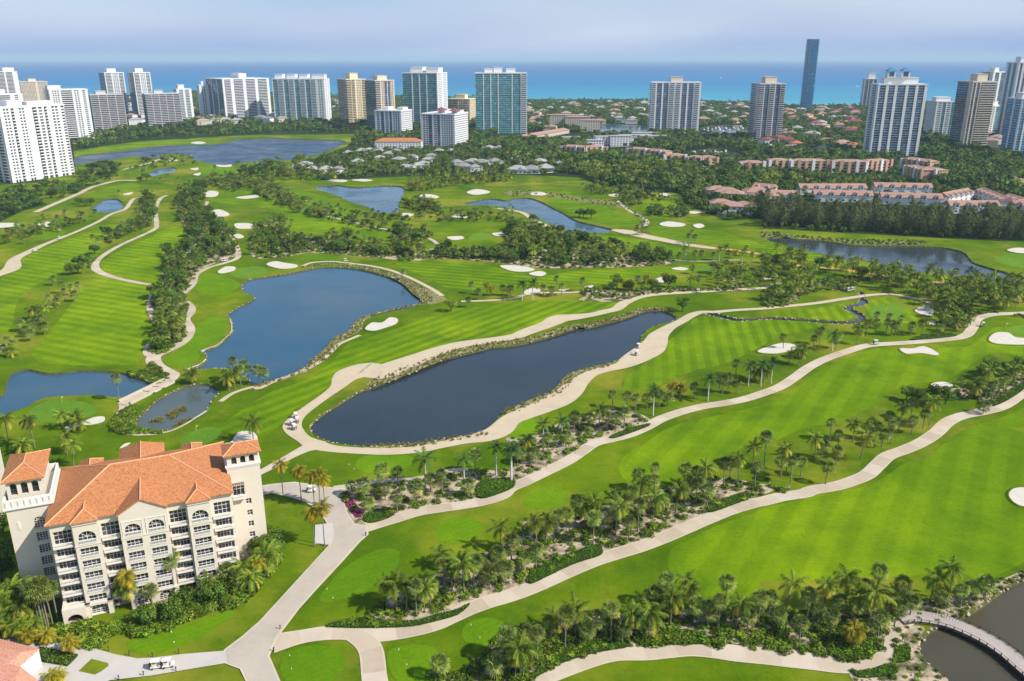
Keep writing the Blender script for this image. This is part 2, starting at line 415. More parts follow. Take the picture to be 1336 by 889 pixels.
# ------------------------------------------------------------------ ponds
POND = {
 'centre': ('water1', "3 272,285 290,320 350,350 430,368 530,378 640,370 800,362 950,338 1060,322 1120,302 4 0,508 60,480 150,440 225,410 265,385 300,340 345,310 420,290 500,276 560,247 620,217 648,190 655,150 690,108 740,88 800,72 835,58 G 868,828 800,795 730,790 680,800 600,830 500,855 400,880 4 430,78 330,105 200,147 80,177 0,189 F 1200,668 1100,692 980,722 900,752 800,792 700,832 620,862 3 530,105 480,130 400,180 330,225 290,260"),
 'north': ('water2', "F 0,322 100,308 200,292 300,270 400,263 500,270 600,290 700,320 780,355 830,400 865,445 800,470 700,490 620,510 560,530 530,560 500,590 440,620 390,670 340,720 280,770 200,805 100,838 0,860 E 1250,830 1200,800 1120,776 1040,778 960,785 1000,765 1038,735 1030,700 1012,688 1090,662 1165,592 1162,530 1150,500 1190,470 1250,440 1282,415 1230,390 1215,355 1250,330"),
 'west': ('water2', "2 -120,330 0,297 60,267 150,232 200,202 280,186 400,181 500,178 600,190 680,175 768,132 760,110 700,90 640,66 560,56 420,50 330,60 250,65 190,55 130,45 60,65 35,100 20,150 0,180 -120,190"),
 'bridge': ('water4', "2 690,310 700,345 760,365 850,360 930,330 1010,300 1070,240 1100,190 1130,160 1060,120 960,128 900,150 830,185 780,220 740,260"),
 'upper_lake': ('water6', "A 375,565 382,600 480,582 600,570 640,562 700,557 790,570 850,547 920,547 1000,580 1100,600 1160,600 1220,590 B 0,585 100,580 200,575 300,555 380,530 450,500 475,490 440,477 350,475 200,470 100,465 0,470 A 1200,470 1140,488 1050,498 900,500 760,510 620,530 480,545 420,550"),
 'far_north': ('water2', "B 310,715 400,700 520,713 640,705 745,708 764,740 737,790 742,830 700,842 620,837 580,812 500,790 420,752 360,735"),
 'far_mid': ('water2', "G 0,237 50,226 120,226 180,246 230,272 290,302 340,332 400,352 470,367 540,386 500,401 400,401 320,395 260,376 200,346 140,312 80,291 0,276 B 1200,805 1100,803 1060,795 1100,785 1200,770"),
 'east': ('water5', "H 10,430 60,425 100,420 150,430 230,435 330,445 440,460 560,465 700,465 850,470 940,480 1010,500 1040,530 1060,550 1150,580 1250,605 1314,620 1450,655 1450,730 1314,673 1200,650 1100,640 1000,620 900,610 780,600 700,590 590,570 510,545 430,545 360,540 300,510 200,490 100,460 40,445"),
 'corner': ('water3', "8 1210,400 1180,420 1110,450 1050,490 980,540 900,590 840,618 780,640 740,658 700,700 690,730 720,790 770,840 830,889 900,960 1400,960 1500,400"),
 'small_west': ('water2', "A 478,805 520,776 580,770 620,790 612,825 550,840 490,837 455,822"),
 'tiny_west': ('water2', "A 750,640 800,620 860,612 890,618 880,635 820,645 770,658"),
 'creek': ('water5', "H 478,700 505,702 515,735 535,752 505,768 450,780 475,798 510,815 512,840 470,858 400,862 300,857 200,848 100,842 0,838 G 1240,846 1150,846 1060,826 1000,812 1060,806 1130,826 1200,832 H 0,826 100,828 200,835 300,842 420,846 465,835 470,822 440,802 405,785 420,768 480,748"),
 'canal_one': ('water2', "C 470,400 560,394 700,398 712,430 620,442 500,450 455,432"),
 'canal_two': ('water5', "C 970,432 1010,408 1200,398 1215,430 1180,452 975,452"),
 'marina': ('water5', "C 895,545 960,525 1110,520 1200,548 1150,568 1000,572 930,562"),
}
pond_polys = {}
for k, (m, s) in POND.items():
    p = smooth(trace(s), True, 4)
    if area(p) < 0: p.reverse()
    pond_polys[k] = p

# ------------------------------------------------------------------ ground sheet with the ponds cut out
shore_px = [(-120, 124), (60, 123), (165, 123), (300, 125), (433, 128), (560, 130), (621, 131), (686, 134), (840, 135.5), (1000, 138), (1123, 141), (1250, 142), (1420, 143)]
shore = [ground(u, v) for u, v in shore_px]
outer = [(-9000, -500), (9000, -500), (9000, shore[-1][1])] + shore[::-1] + [(-9000, shore[0][1])]
def cdt_sheet(outline, holes):
    vs, es = [], []
    for lp in [outline] + holes:
        o = len(vs); n = len(lp)
        vs += [Vector((p[0], p[1])) for p in lp]
        es += [(o + i, o + (i + 1) % n) for i in range(n)]
    v2, e2, f2, *_ = delaunay_2d_cdt(vs, es, [], 0, 1e-5)
    out = []
    for f in f2:
        c = (sum(v2[i].x for i in f) / 3, sum(v2[i].y for i in f) / 3)
        if not inside(c, outline): continue
        if any(inside(c, h) for h in holes): continue
        a, b, d = (v2[i] for i in f)
        if (b - a).cross(d - a) < 0: f = [f[0], f[2], f[1]]
        out.append(tuple(f))
    return [(v.x, v.y) for v in v2], out
v2, f2 = cdt_sheet(outer, list(pond_polys.values()))
mb = MB(); mb.v = [(x, y, 0.0) for x, y in v2]; mb.f = f2
struct('ground', mb.mesh('ground', M['rough']))
WATER_Z = -0.75
for k, p in pond_polys.items():
    mb = MB(); n = len(p)
    for i in range(n):
        a, b = Vector(p[i - 1]), Vector(p[(i + 1) % n])
        t = (b - a).normalized(); nrm = Vector((-t.y, t.x))
        q = Vector(p[i]) + nrm * 0.9
        mb.v += [(p[i][0], p[i][1], 0.0), (q.x, q.y, -1.3)]
    for i in range(n):
        j = (i + 1) % n
        mb.f.append((2 * i, 2 * i + 1, 2 * j + 1, 2 * j))
    struct('pond_bank', mb.mesh('pond_bank', M['bank']))
    v2, f2 = cdt_sheet(p, [])
    mb = MB(); mb.v = [(x, y, WATER_Z) for x, y in v2]; mb.f = f2
    struct('pond_water', mb.mesh('pond_water', M[POND[k][0]]))
mb = MB()
mb.add([(-60000, 1500, -1.0), (60000, 1500, -1.0), (60000, 42000, -1.0), (-60000, 42000, -1.0)], [(0, 1, 2, 3)])
struct('sea', mb.mesh('sea', M['sea']))
# beach along the shore
mb = MB(); bs = [ground(u, v) for u, v in shore_px]
for i, (x, y) in enumerate(bs): mb.v += [(x, y - 60, 0.35), (x, y + 25, -1.2)]
mb.f = [(2 * i, 2 * i + 2, 2 * i + 3, 2 * i + 1) for i in range(len(bs) - 1)]
struct('beach', mb.mesh('beach', M['sand']))

# ------------------------------------------------------------------ flat sheets
def sheet(name, pts, mat, z, n=4):
    p = smooth(pts, True, n) if n > 1 else pts
    if area(p) < 0: p = p[::-1]
    bx = (min(q[0] for q in p), max(q[0] for q in p), min(q[1] for q in p), max(q[1] for q in p))
    wet = [w for w in pond_polys.values() if not (min(q[0] for q in w) > bx[1] or max(q[0] for q in w) < bx[0] or min(q[1] for q in w) > bx[3] or max(q[1] for q in w) < bx[2])]
    v2, f2 = cdt_sheet(p, wet)
    mb = MB(); mb.v = [(x, y, z) for x, y in v2]; mb.f = f2
    return struct(name, mb.mesh(name, mat)), p
def ribbon_pts(s, w, n=5):
    pts = [(q + (w,))[:3] for q in trace(s)]
    k = 1
    while k < len(pts) - 1:     # drop survey points that double back
        a, b, c = pts[k - 1], pts[k], pts[k + 1]
        u, v = (b[0] - a[0], b[1] - a[1]), (c[0] - b[0], c[1] - b[1])
        if u[0] * v[0] + u[1] * v[1] < -0.3 * math.hypot(*u) * math.hypot(*v) or math.hypot(*u) < 1.5: pts.pop(k); k = max(1, k - 1)
        else: k += 1
    out = smooth(pts, False, n)
    res = [out[0]]          # even spacing
    for q in out[1:]:
        a = res[-1]; l = math.hypot(q[0] - a[0], q[1] - a[1]); k = int(l // 4.0)
        for j in range(1, k + 1): res.append(tuple(a[c] + (q[c] - a[c]) * j / (k + 1) for c in range(3)))
        res.append(q)
    return res
def ribbon(name, pts, mat, z, thick=0.0):
    mb = MB(); m = len(pts)
    for i, (x, y, w) in enumerate(pts):
        a, b = pts[max(0, i - 1)], pts[min(m - 1, i + 1)]
        dx, dy = b[0] - a[0], b[1] - a[1]; l = math.hypot(dx, dy) or 1
        nx, ny = -dy / l * w / 2, dx / l * w / 2
        mb.v += [(x + nx, y + ny, z + i * 6e-5), (x - nx, y - ny, z + i * 6e-5)]
    mb.f = [(2 * i + 1, 2 * i + 3, 2 * i + 2, 2 * i) for i in range(m - 1)]
    if isinstance(mat, list):       # separate concrete pours along the path
        d, k = 0.0, 0
        for i in range(m - 1):
            d += math.hypot(pts[i + 1][0] - pts[i][0], pts[i + 1][1] - pts[i][1])
            if d > 7.0: d = 0.0; k = rnd.choice([q for q in (0, 0, 1, 2) if q != k])
            mb.mi.append(k)
    return struct(name, mb.mesh(name, mat))

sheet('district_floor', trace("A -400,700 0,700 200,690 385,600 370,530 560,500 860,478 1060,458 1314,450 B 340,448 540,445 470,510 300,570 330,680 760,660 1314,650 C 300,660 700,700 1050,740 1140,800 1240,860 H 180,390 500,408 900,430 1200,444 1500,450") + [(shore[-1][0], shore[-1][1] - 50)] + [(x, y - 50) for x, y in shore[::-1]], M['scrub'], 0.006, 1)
FAIR = [
 ('fair1', "7 740,300 728,380 755,450 830,500 960,510 1100,505 8 0,440 150,450 300,430 460,420 640,420 780,400 900,410 980,440 1080,400 1200,340 1300,300 1300,-60 5 1300,500 1200,520 1080,560 960,600 880,660 800,720 680,760 620,800 500,870 8 320,40 150,80 0,115 7 1100,140 950,190 830,250"),
 ('fair1', "4 545,760 560,820 620,870 720,880 830,830 900,780 1000,740 1120,700 1220,640 5 0,680 120,620 230,580 350,560 450,520 560,470 620,410 740,370 860,360 950,320 1050,250 1130,220 1300,240 1300,120 1180,100 1100,110 1000,190 860,200 700,205 560,200 430,240 330,280 240,330 170,390 60,450 4 1259,470 1100,510 960,540 860,560 760,600 660,670 590,710"),
 ('fair2', "4 562,360 565,392 640,402 760,380 860,330 950,300 1050,280 1140,240 1220,200 5 60,150 180,120 300,90 400,70 330,62 200,58 100,60 0,62 4 1150,60 1000,48 920,55 880,90 830,130 770,180 760,220 690,260 640,300 590,330"),
 ('fair5', "F -170,1080 -60,990 80,900 200,860 300,820 400,740 470,660 540,610 640,600 740,570 820,530 950,500 1050,470 1200,460 1314,440 G 100,745 300,745 500,750 560,760 500,785 380,810 240,835 200,860 100,880 F 1314,600 1180,625 1050,640 940,665 820,710 700,745 580,775 470,800 420,850 3 400,60 300,140 200,200 160,250 100,300 40,340 -20,330"),
 ('fair4', "E 160,700 230,620 330,490 420,370 470,312 540,318 700,352 775,375 742,430 738,520 775,590 735,660 700,740 600,762 300,758 200,742"),
 ('fair4', "E 512,270 530,228 640,165 760,115 820,75 920,60 970,110 850,200 825,260 795,335 700,335 580,305"),
 ('fair4', "E 95,262 150,205 300,140 440,95 560,50 620,75 530,130 490,200 350,270 230,330 100,420 60,560 20,600 -80,560 -80,400"),
 ('fair3', "F 180,5 330,22 500,58 640,88 715,112 690,142 560,150 400,108 250,88 100,60 60,30"),
 ('fair3', "F 715,252 850,235 1000,238 1150,250 1314,292 1314,330 1200,365 1080,385 980,372 870,312"),
 ('fair3', "G 0,600 150,630 300,600 480,590 640,580 800,575 1000,560 1150,580 1210,600 1100,630 960,600 800,620 640,640 480,660 300,670 150,670 0,690"),
 ('fair3', "G 210,215 330,210 440,235 540,290 640,320 675,345 650,372 560,372 480,355 420,335 300,290 240,260"),
 ('fair3', "G 300,405 420,408 560,420 700,440 800,462 900,490 820,520 720,490 600,465 480,440 360,425"),
 ('fair3', "G 715,380 800,375 900,385 1050,390 1200,430 1290,465 1250,485 1100,465 980,450 860,445 760,420"),
 ('fair3', "G 690,240 780,235 860,260 880,300 830,330 740,320 690,290"),
 ('fair4', "A 1010,740 1120,725 1250,730 1314,760 B 60,740 200,760 400,780 520,840 500,889 300,889 100,840 0,800 A 1200,800 1080,790"),
 ('fair4', "B 110,715 220,725 330,750 450,790 520,820 600,850 560,880 420,860 300,820 180,780"),
 ('fair4', "A 450,750 560,710 680,690 700,720 600,745 500,770"),
 ('fair4', "A 380,540 450,525 640,490 820,475 1000,470 1130,485 1000,492 800,500 620,520 480,535 400,552"),
 ('fair3', "H 0,450 100,470 220,500 340,530 330,550 200,540 80,520 0,510"),
 ('fair2', "H 640,762 700,740 620,730 540,745 510,775 560,850 700,860 780,840 760,800"),
 ('fair2', "H 0,800 100,790 250,785 400,760 390,780 460,810 420,838 300,835 100,822"),
]
zc = 0.010
for m, s in FAIR:
    sheet('fairway', trace(s), M[m], zc); zc += 0.002
GREEN = ["2 150,260 230,215 330,205 430,215 495,245 490,275 430,300 340,320 240,320 160,310",
 "2 960,380 1040,350 1110,345 1135,370 1090,415 1020,440 950,440 920,420",
 "E 1165,300 1200,270 1314,262 1350,290 1300,315 1200,318",
 "n" ]
GREEN = [g for g in GREEN if g != 'n'] + [
 "H 530,800 560,775 620,758 690,770 715,800 690,830 620,845 560,835",
 "H 1165,535 1210,515 1290,510 1340,520 1340,580 1260,570 1190,555",
 "5 1165,110 1210,95 1280,95 1300,130 1250,140 1180,130",
 "G 940,585 1000,570 1080,575 1090,595 1010,608 950,602",
 "F 1085,120 1130,95 1190,100 1200,120 1130,135",
 "G 1330,60 1330,61 1331,60", "A 940,500 1000,488 1060,490 1020,500"]
for s in GREEN:
    t = trace(s)
    if abs(area(t)) > 20: sheet('putting_green', t, M['green'], 0.060)
TEE = ["3 880,790 900,745 1000,722 1090,740 1110,790 1060,835 960,850 890,830",
 "3 495,470 520,435 620,415 740,420 780,455 700,500 580,510 510,495",
 "6 100,830 120,750 230,710 360,715 420,760 420,830 340,900 150,900",
 "6 640,800 660,730 760,705 860,712 905,760 890,860 800,920 700,900",
 "6 1020,640 1060,590 1140,570 1230,590 1240,660 1200,715 1110,715 1040,690",
 "6 300,480 360,380 460,290 590,225 690,225 700,290 640,370 520,440 400,480",
 "7 75,90 110,45 180,22 250,30 270,60 230,105 140,120",
 "4 5,600 20,560 80,540 140,545 150,600 90,640 30,650",
 "z 920,330 1000,300 1150,250 1336,200 1500,150 1640,90 1700,110 1600,200 1450,300 1250,380 1080,410 960,390",
 "E 830,740 900,680 1000,560 1060,520 1130,520 1150,560 1090,640 1000,690 1010,720 930,770",
 "F 250,205 330,198 430,215 520,240 500,245 380,232 290,225",
 "E 1000,320 1080,300 1180,330 1210,360 1140,400 1020,400 980,360",
 "A 1180,615 1120,600 1040,605 1000,640 1080,650 1180,640", "E 170,110 230,95 300,80 330,95 240,125"]
for s in TEE: sheet('tee', trace(s), M['tee'], 0.065)

# planted beds: sand and mulch floor
BED = {
 'road': "3 445,640 440,625 500,590 600,572 760,548 860,535 950,512 1100,498 1259,480 4 0,640 60,640 160,610 250,570 380,530 480,500 600,505 680,535 690,558 600,600 500,632 430,655 370,690 300,742 190,796 90,848 0,880 3 1150,640 1000,655 850,675 700,710 560,757 530,768 480,700",
 'middle': "6 330,612 450,590 560,545 640,470 760,390 880,350 1000,300 1150,230 1320,150 7 40,200 150,150 260,170 420,110 560,75 700,30 800,20 960,-20 4 1259,860 1259,830 5 60,880 130,870 100,900 8 60,30 7 1167,50 1100,70 1000,103 900,142 800,188 700,228 600,268 500,303 400,340 300,377 200,422 100,465 0,497 6 1230,440 1130,480 1000,545 880,592 760,620 600,630 450,628",
 'lower': "7 -40,700 40,690 130,640 250,600 400,590 560,590 700,570 850,570 1000,580 1100,570 8 0,560 120,580 240,570 360,580 480,570 600,590 640,600 580,625 555,650 530,720 505,765 460,795 380,800 220,775 100,765 0,755 7 1100,745 1010,720 960,740 900,728 800,725 700,735 550,742 400,765 250,815 140,868 60,930 -60,930 6 900,889 850,860 880,830 1000,860",
 'pond_end': "8 640,560 700,540 800,520 900,510 1000,460 1080,430 1150,400 1200,395 1120,450 1050,490 980,540 900,588 840,616 780,636 700,620 630,602",
 'pond_point': "8 400,889 388,852 480,832 560,802 580,740 600,660 640,640 720,650 700,700 692,735 720,790 770,840 830,889 860,930 400,930",
 'east_grove': "5 1010,510 1050,470 1000,440 900,450 840,420 900,390 1000,400 1100,380 1259,330 1259,365 1200,430 1140,480 1060,500",
 'creek': "H 860,870 900,840 1000,800 1060,790 1120,810 1314,800 1400,760 1314,740 1100,720 900,690 700,650 560,640 480,660 440,700 300,690 200,720 150,760 40,780 0,770 0,700 100,680 200,650 300,640 420,620 600,630 800,655 1000,690 1200,715 1400,730 1400,830 1300,830 1200,806 1100,812 1040,850 1020,889",
 'mid_bank': "G 370,740 420,720 520,715 600,725 560,745 480,750",
 'mid_strip': "G 380,690 480,680 560,700 640,690 760,680 860,680 960,690 1100,670 1200,660 1150,690 900,700 700,715 600,740 520,730 420,735",
 'long_strip': "G 0,540 100,500 220,480 380,480 560,500 720,520 830,540 820,560 640,575 400,580 200,580 0,560",
 'north_strip': "F 0,110 180,105 350,135 560,170 680,200 820,190 880,180 880,225 780,235 640,220 480,205 300,195 240,200 160,215 0,215",
 'north_mid': "F 880,190 1000,185 1200,200 1314,210 1314,240 1200,240 1000,225 900,222",
 'west_band': "E 770,420 920,410 950,470 930,540 940,620 890,660 820,705 770,700 750,680 800,600 790,540",
 'west_wood': "E 900,0 1060,-20 1190,130 1200,200 1100,240 1000,290 950,380 800,400 830,260 860,200 980,140",
 'hotel_front': "h 300,1000 420,889 560,800 760,840 i -40,860 180,700 300,640 460,560 720,520 960,470 1080,420 1200,300 1290,260 1280,380 1140,540 1060,620 950,700 800,740 640,790 480,850 380,900 250,940 100,960 z 900,230 850,250 780,310 690,378 500,350 300,305 120,282 40,290 -60,260 -60,-100",
 'pond_west': "2 660,70 740,55 780,20 850,70 860,100 800,130 740,120 700,100",
 'bridge_foot': "2 570,340 640,250 690,240 690,310 700,350 770,370 830,375 740,382 620,378",
 'north_shore_rocks': "F 815,372 860,370 920,395 975,425 930,450 880,452 850,420",
 'far_bank': "H 0,400 100,405 230,420 400,435 600,440 800,445 780,462 600,462 440,456 300,440 160,425 0,425",
 'far_strip': "G 0,190 120,190 260,205 420,230 560,240 640,290 720,345 680,380 655,370 690,350 620,295 520,262 400,250 250,225 100,215 0,212",
}
bed_polys = {}
zb = 0.080
for k, s in BED.items():
    _, bed_polys[k] = sheet('planting_bed', trace(s), M['shoreband'] if k in ('far_bank', 'far_strip', 'north_shore_rocks', 'creek') else M['bed'], zb); zb += 0.002
# planted shore bands beside the water
BAND = [("4 -10,508 60,480 150,440 225,410 265,385 300,340 345,310 420,290 500,276 500,262 420,275 340,292 290,325 255,370 215,398 140,430 50,470 -10,492", None)]
band_r = {
 'south': "3 1120,314,4.8 1060,334,3.4 950,350,3.4 800,374,2.7 640,382,2.7 530,388,2.0",
 'southeast': "4 -5,520,4.1 60,492,4.1 150,452,4.1 225,422,4.1 265,396,4.1 300,352,4.1 345,322,4.1 420,300,3.4 500,285,3.4",
 'north': "3 560,92,4.1 F 620,850,6.1 700,820,6.8 800,780,6.8 900,740,6.8 980,710,6.8 1100,680,6.1 1200,655,5.4 4 0,178,5.4 80,166,5.4 200,138,5.4 330,97,5.4 430,70,5.4 G 400,872,4.8 500,848,4.8 600,822,4.8 680,792,4.1 760,784,4.1 860,790,4.1",
 'north_pond': "F 250,268,2.7 300,258,3.4 400,250,4.1 500,258,4.8 600,278,5.4 700,308,6.1 780,345,6.8 840,395,8.2 880,440,5.4 800,462,2.0 700,482,2.0 600,508,2.7 540,540,4.1 510,590,5.4 440,625,5.4 390,680,5.4 340,728,5.4 280,775,4.1 200,812,3.4 100,845,3.4 0,868,3.4",
}
for k, s in band_r.items():
    ribbon('shore_band', ribbon_pts(s, 5), M['shoreband'], zb); zb += 0.002

# ------------------------------------------------------------------ roads and paths
zp = 0.140
def path(s, w=3.6, mat='path', name='cart_path', kerb=False):
    global zp
    pts = ribbon_pts(s, w)
    if kerb:
        ribbon('kerb', [(x, y, k + 0.7) for x, y, k in pts], M['kerb'], zp); zp += 0.0027
    o = ribbon(name, pts, [M['path'], M['path_b'], M['path_c']] if mat == 'path' else M[mat], zp); zp += 0.00271
    return pts
A_ = path("6 60,700,6 200,667 320,648 430,645 540,657 640,652 760,632 880,602 960,567 1060,522 1160,487 1260,447 7 0,513 100,478 200,435 300,390 400,350 500,318 600,288 700,250 800,208 900,165 1000,125 1100,95 8 0,85 80,65 180,50 270,35 350,15 5 240,889 350,870 430,845 500,815 550,770 600,725 680,695 760,660 830,615 890,560 960,530 1060,510 1150,485 1220,440 1259,405 1330,340", 4.2, kerb=True)
path("6 470,652,4 530,690 560,740 570,800 575,860 590,950", 4.6, kerb=True)
B_ = path("3 500,785,5 600,757 700,727 800,697 900,681 1000,667 1100,650 1200,620 4 20,880 100,845 200,797 300,747 370,700 430,662 520,640 600,618 680,583 750,545 850,510 950,485 1050,470 1150,450 1230,425 5 0,430 80,390 150,345 220,295 300,255 400,220 480,195 540,186 620,181 720,175 820,166 920,156 980,140 1010,105 1030,65 1080,45 1180,38 H 1200,812 1314,808 1400,800", 4.0, kerb=True)
path("3 395,592,5 470,577,4 560,556,2.6 650,546,2.4 760,540,2.4 860,525,2.4 950,500,2.4 1040,492,2.4")
path("3 -60,560,3 35,508,3 100,475,3.4 180,430,3.6 250,395,5 300,378,7", 3.4)
path("3 310,380,8 250,348,5 205,312,6 190,278,6.5 220,235,5 280,188,4.5 350,138,4.5 410,92,6 440,55,10 480,30,14 560,5,14 F 640,800,14 720,768,13 840,724,11 950,684,9 1050,657,8 1180,638,7 1314,618,7 4 100,124,8 200,88,9 260,60,11 330,52,9 420,40,6 500,25,6 560,8,6 G 500,800,6 560,785,6 600,755,6 680,727 780,712 900,705 1000,699 1150,690 1240,686 1314,678 H 60,662 85,648 60,638 0,634", 4.0, 'sandpath')
path("3 290,372,7 380,392,5 500,402,4.6 650,406,5 800,396,5 900,376,5 1020,352,5.5 1120,334,8 1190,305,9 4 20,552,8 80,524,9 180,486,10 255,452,11 312,410,10 352,368,8 410,327,6 484,304,6 562,286,7 620,255,11 690,212,13 722,175,11 740,140,9 790,102,6 850,72,5 900,42,5 950,28,4 1010,28,4 1100,20 1200,14 H 0,785 100,775 220,763 300,753 380,740 480,725 560,715 650,712 720,725 800,742 860,765", 3.6, 'sandpath')
path("7 60,930 130,885 250,835 400,782 500,762 620,760 720,750 820,742 920,750 1020,765 8 0,778 100,790 220,803 320,815 420,815 500,797 540,760 552,700 578,645 625,608", 4.8, kerb=True)
path("E -100,330,9 0,300,9 60,272,10 75,228,7 140,192,6 230,150,4.5 310,118,4 400,82 500,35 A 560,850 630,825 655,795 680,770 760,758", 3.6, 'sandpath')
path("E 800,362 700,346 600,325 520,300,4.5 482,272,5 492,235 540,195 620,150 720,105 780,75 790,50 A 785,820 810,770 845,755", 3.6)
path("E 1180,140 1200,185 1195,222 1120,250 1050,270 990,305 975,350 925,400", 3.6)
path("E 935,440 965,470,4 962,500 938,530 962,575 950,620 905,660 840,692 775,722,6 790,765,6 850,800,6 2 890,80,5 865,112,4.4", 4.0)
path("E 770,395 755,470,3.2 780,530 805,590 760,650 740,700 775,722", 3.2)
path("2 640,225,4.4 625,255,2.2 600,290,1.6 590,340,1.2 640,380,1 760,385,1 850,372,1 930,342,1 1060,262,1", 2.0)
path("F 320,0 420,20 530,45 640,70 740,90 880,120 930,150 945,172 890,177", 3.0)
path("F 180,100 350,130 420,145 560,165", 3.0, 'sandpath')
path("F 250,262 300,244 400,239 500,249 600,262 700,285 800,325 880,365 920,388 955,412", 2.8, 'sandpath')
path("F 1050,440 1200,435 1314,424 G 100,715 200,705 300,705 420,700 500,705", 2.8, 'sandpath')
path("G -60,278 0,285 80,300 130,330 190,360 245,388", 4.5, 'sandpath')
path("G 535,388,5 600,396,13 700,420,12 800,440,10 900,460,9 1000,475,7 1060,482,6", 8, 'sandpath')
path("G 1060,484 1150,490 1314,518 H 120,560 260,576 400,590 520,606 640,626 780,646 900,656 1100,676 1314,696 1450,712", 5.0, 'straw')
path("G 560,240 620,290 680,320 715,348 690,378", 3.0)
path("A 180,840 260,805 330,775 400,745 460,715 530,695 600,680 690,680", 5.5, 'sandpath')
path("A 620,625 700,605 760,590 800,575 860,560", 4.0, 'sandpath')
path("H 300,752 200,700 H 0,760", 2.5) if False else None
path("G 820,535 920,545 1040,545 1180,540", 2.2)
path("A 1000,840 1040,800 1045,785", 3.0)
path("F 540,610 470,640 430,660 390,700 330,750 240,795 120,838 30,880 -20,890 2 1300,140 1200,170 1130,215", 2.0, 'sandpath')

def flat(name, pts, mat, n=1):
    global zp
    o, p = sheet(name, pts, M[mat], zp, n); zp += 0.0031
    return p
ROADP = trace("p 430,713 340,812 318,832 294,850 296,866 315,873 324,892 335,930 385,930 364,890 349,856 360,832 389,794 417,763 443,735 469,706 479,697 477,687 462,686 451,668 447,655 450,647 460,639 438,639 411,635 384,631 353,634 320,640 320,650 354,643 379,648 400,655 414,664 425,678 432,690 434,700")
flat('kerb', [(x, y) for x, y in trace("p 428.5,713 338,812 316,831 292,849 294,867 313,874 322,893 333,930 387,930 366,890 352,857 362,833.5 391,795 419,764 445,736 471,707 481,698.5 479,686 463,684 453,668 449,655 452,648 464,638 438,637.5 411,633.5 384,629.5 353,632.5 320,638.5 320,651.5 354,644.5 378.5,649.5 399,656.5 412.5,665 423.5,679 430,690 432,700")], 'kerb')
flat('road', ROADP, 'road')
flat('road', trace("z -80,275 120,282 300,305 500,350 700,380 850,420 1000,447 1130,440 1336,415 1640,390 1648,480 1336,532 1100,572 800,605 700,650 600,700 -80,700"), 'apron')
flat('pavement', trace("p 411,686 434,683 436,700 432,712 411,711"), 'apron')
isl = flat('grass_island', trace("z 665,450 785,480 792,500 740,540 690,566 570,540"), 'rough')
hedge_bed = flat('planting_bed', trace("z 290,368 572,427 490,508 268,468"), 'bed')
flat('planting_bed', trace("p 452,665 448,655 450,648 458,640 470,642 471,660 482,680 477,686 464,685"), 'bed')

# ------------------------------------------------------------------ bunkers
BUNK = ["F 565,580 600,548 650,548 690,522 730,530 722,555 660,577 610,590", "F 68,255 110,238 160,246 222,256 215,270 140,276",
 "E 1098,290 1140,265 1187,268 1180,286 1120,300", "E 818,208 880,197 887,207 830,214", "E 898,190 940,171 962,180 955,197", "E 912,148 980,134 988,147 930,156",
 "E 193,50 230,38 270,45 250,62 200,66", "E 1185,48 1262,48 1278,70 1200,73", "E 1178,108 1205,100 1232,115 1200,124", "E -20,655 20,665 15,690 -20,700",
 "2 332,352 380,320 420,322 480,297 535,294 532,320 470,336 410,340 380,360 345,363", "2 1150,435 1190,418 1220,375 1290,369 1322,400 1300,432 1200,442", "2 612,458 640,433 672,428 650,445",
 "F 978,116 1050,111 1062,124 1010,131", "F 1208,96 1290,93 1302,105 1230,111", 
 "G 123,205 160,196 207,205 190,214 140,214", "G 768,205 800,203 834,210 800,218", "G 773,360 820,346 902,358 890,371 820,373", "G 943,365 980,357 1002,370 970,381",
 "G -30,570 60,569 142,585 120,599 30,597", "G 118,608 170,597 204,608 180,623 130,617", "G 468,456 520,449 527,462 490,466", "G 833,585 880,577 922,585 890,594",
 "G 92,702 120,685 182,690 150,711 100,717", "G 263,690 322,687 290,698", "G 748,640 790,628 803,650 760,656", "G 395,678 440,668 430,684", "G 515,212 560,207 575,217 540,221", "G 900,300 950,294 990,300 950,308",
 "H 763,795 810,774 857,790 851,821 800,816", "H 818,850 872,850 860,872", "H 1228,490 1280,479 1340,485 1340,506 1270,504",
 "5 1088,160 1120,130 1180,129 1220,151 1270,156 1310,160 1280,186 1170,186 1110,179", "5 658,206 720,206 780,196 847,230 830,239 760,228 690,231", "5 813,376 870,367 917,385 870,402 820,402", "5 -30,220 60,185 120,181 163,195 150,211 60,231",
 "8 1097,56 1120,30 1170,24 1260,30 1260,100 1170,111 1120,91",
 "B 828,760 880,749 937,760 920,771 850,773", "B 1077,740 1130,724 1193,735 1180,746 1120,753", "B 727,855 770,844 813,853 780,863", "B 373,681 420,674 477,680 450,689", "B 497,678 560,673 605,680 560,686", "B 998,860 1050,849 1083,865 1040,872",
 "A 1033,741 1070,732 1102,741 1090,761 1040,763", "A 1187,766 1290,754 1303,765 1240,773", "A 1057,836 1110,827 1158,850 1130,863 1080,857", "A 842,575 880,566 897,580 860,584", "A 957,622 1000,616 992,629", "A 973,650 1012,641 1002,656", "A 617,750 672,739 650,754", "A 1090,602 1160,598 1165,610 1110,612",
 "E -30,48 40,44 92,48 80,62 -30,70", "A 960,490 1000,483 1040,490 1000,497", "4 215,625 240,595 252,612 232,635"]
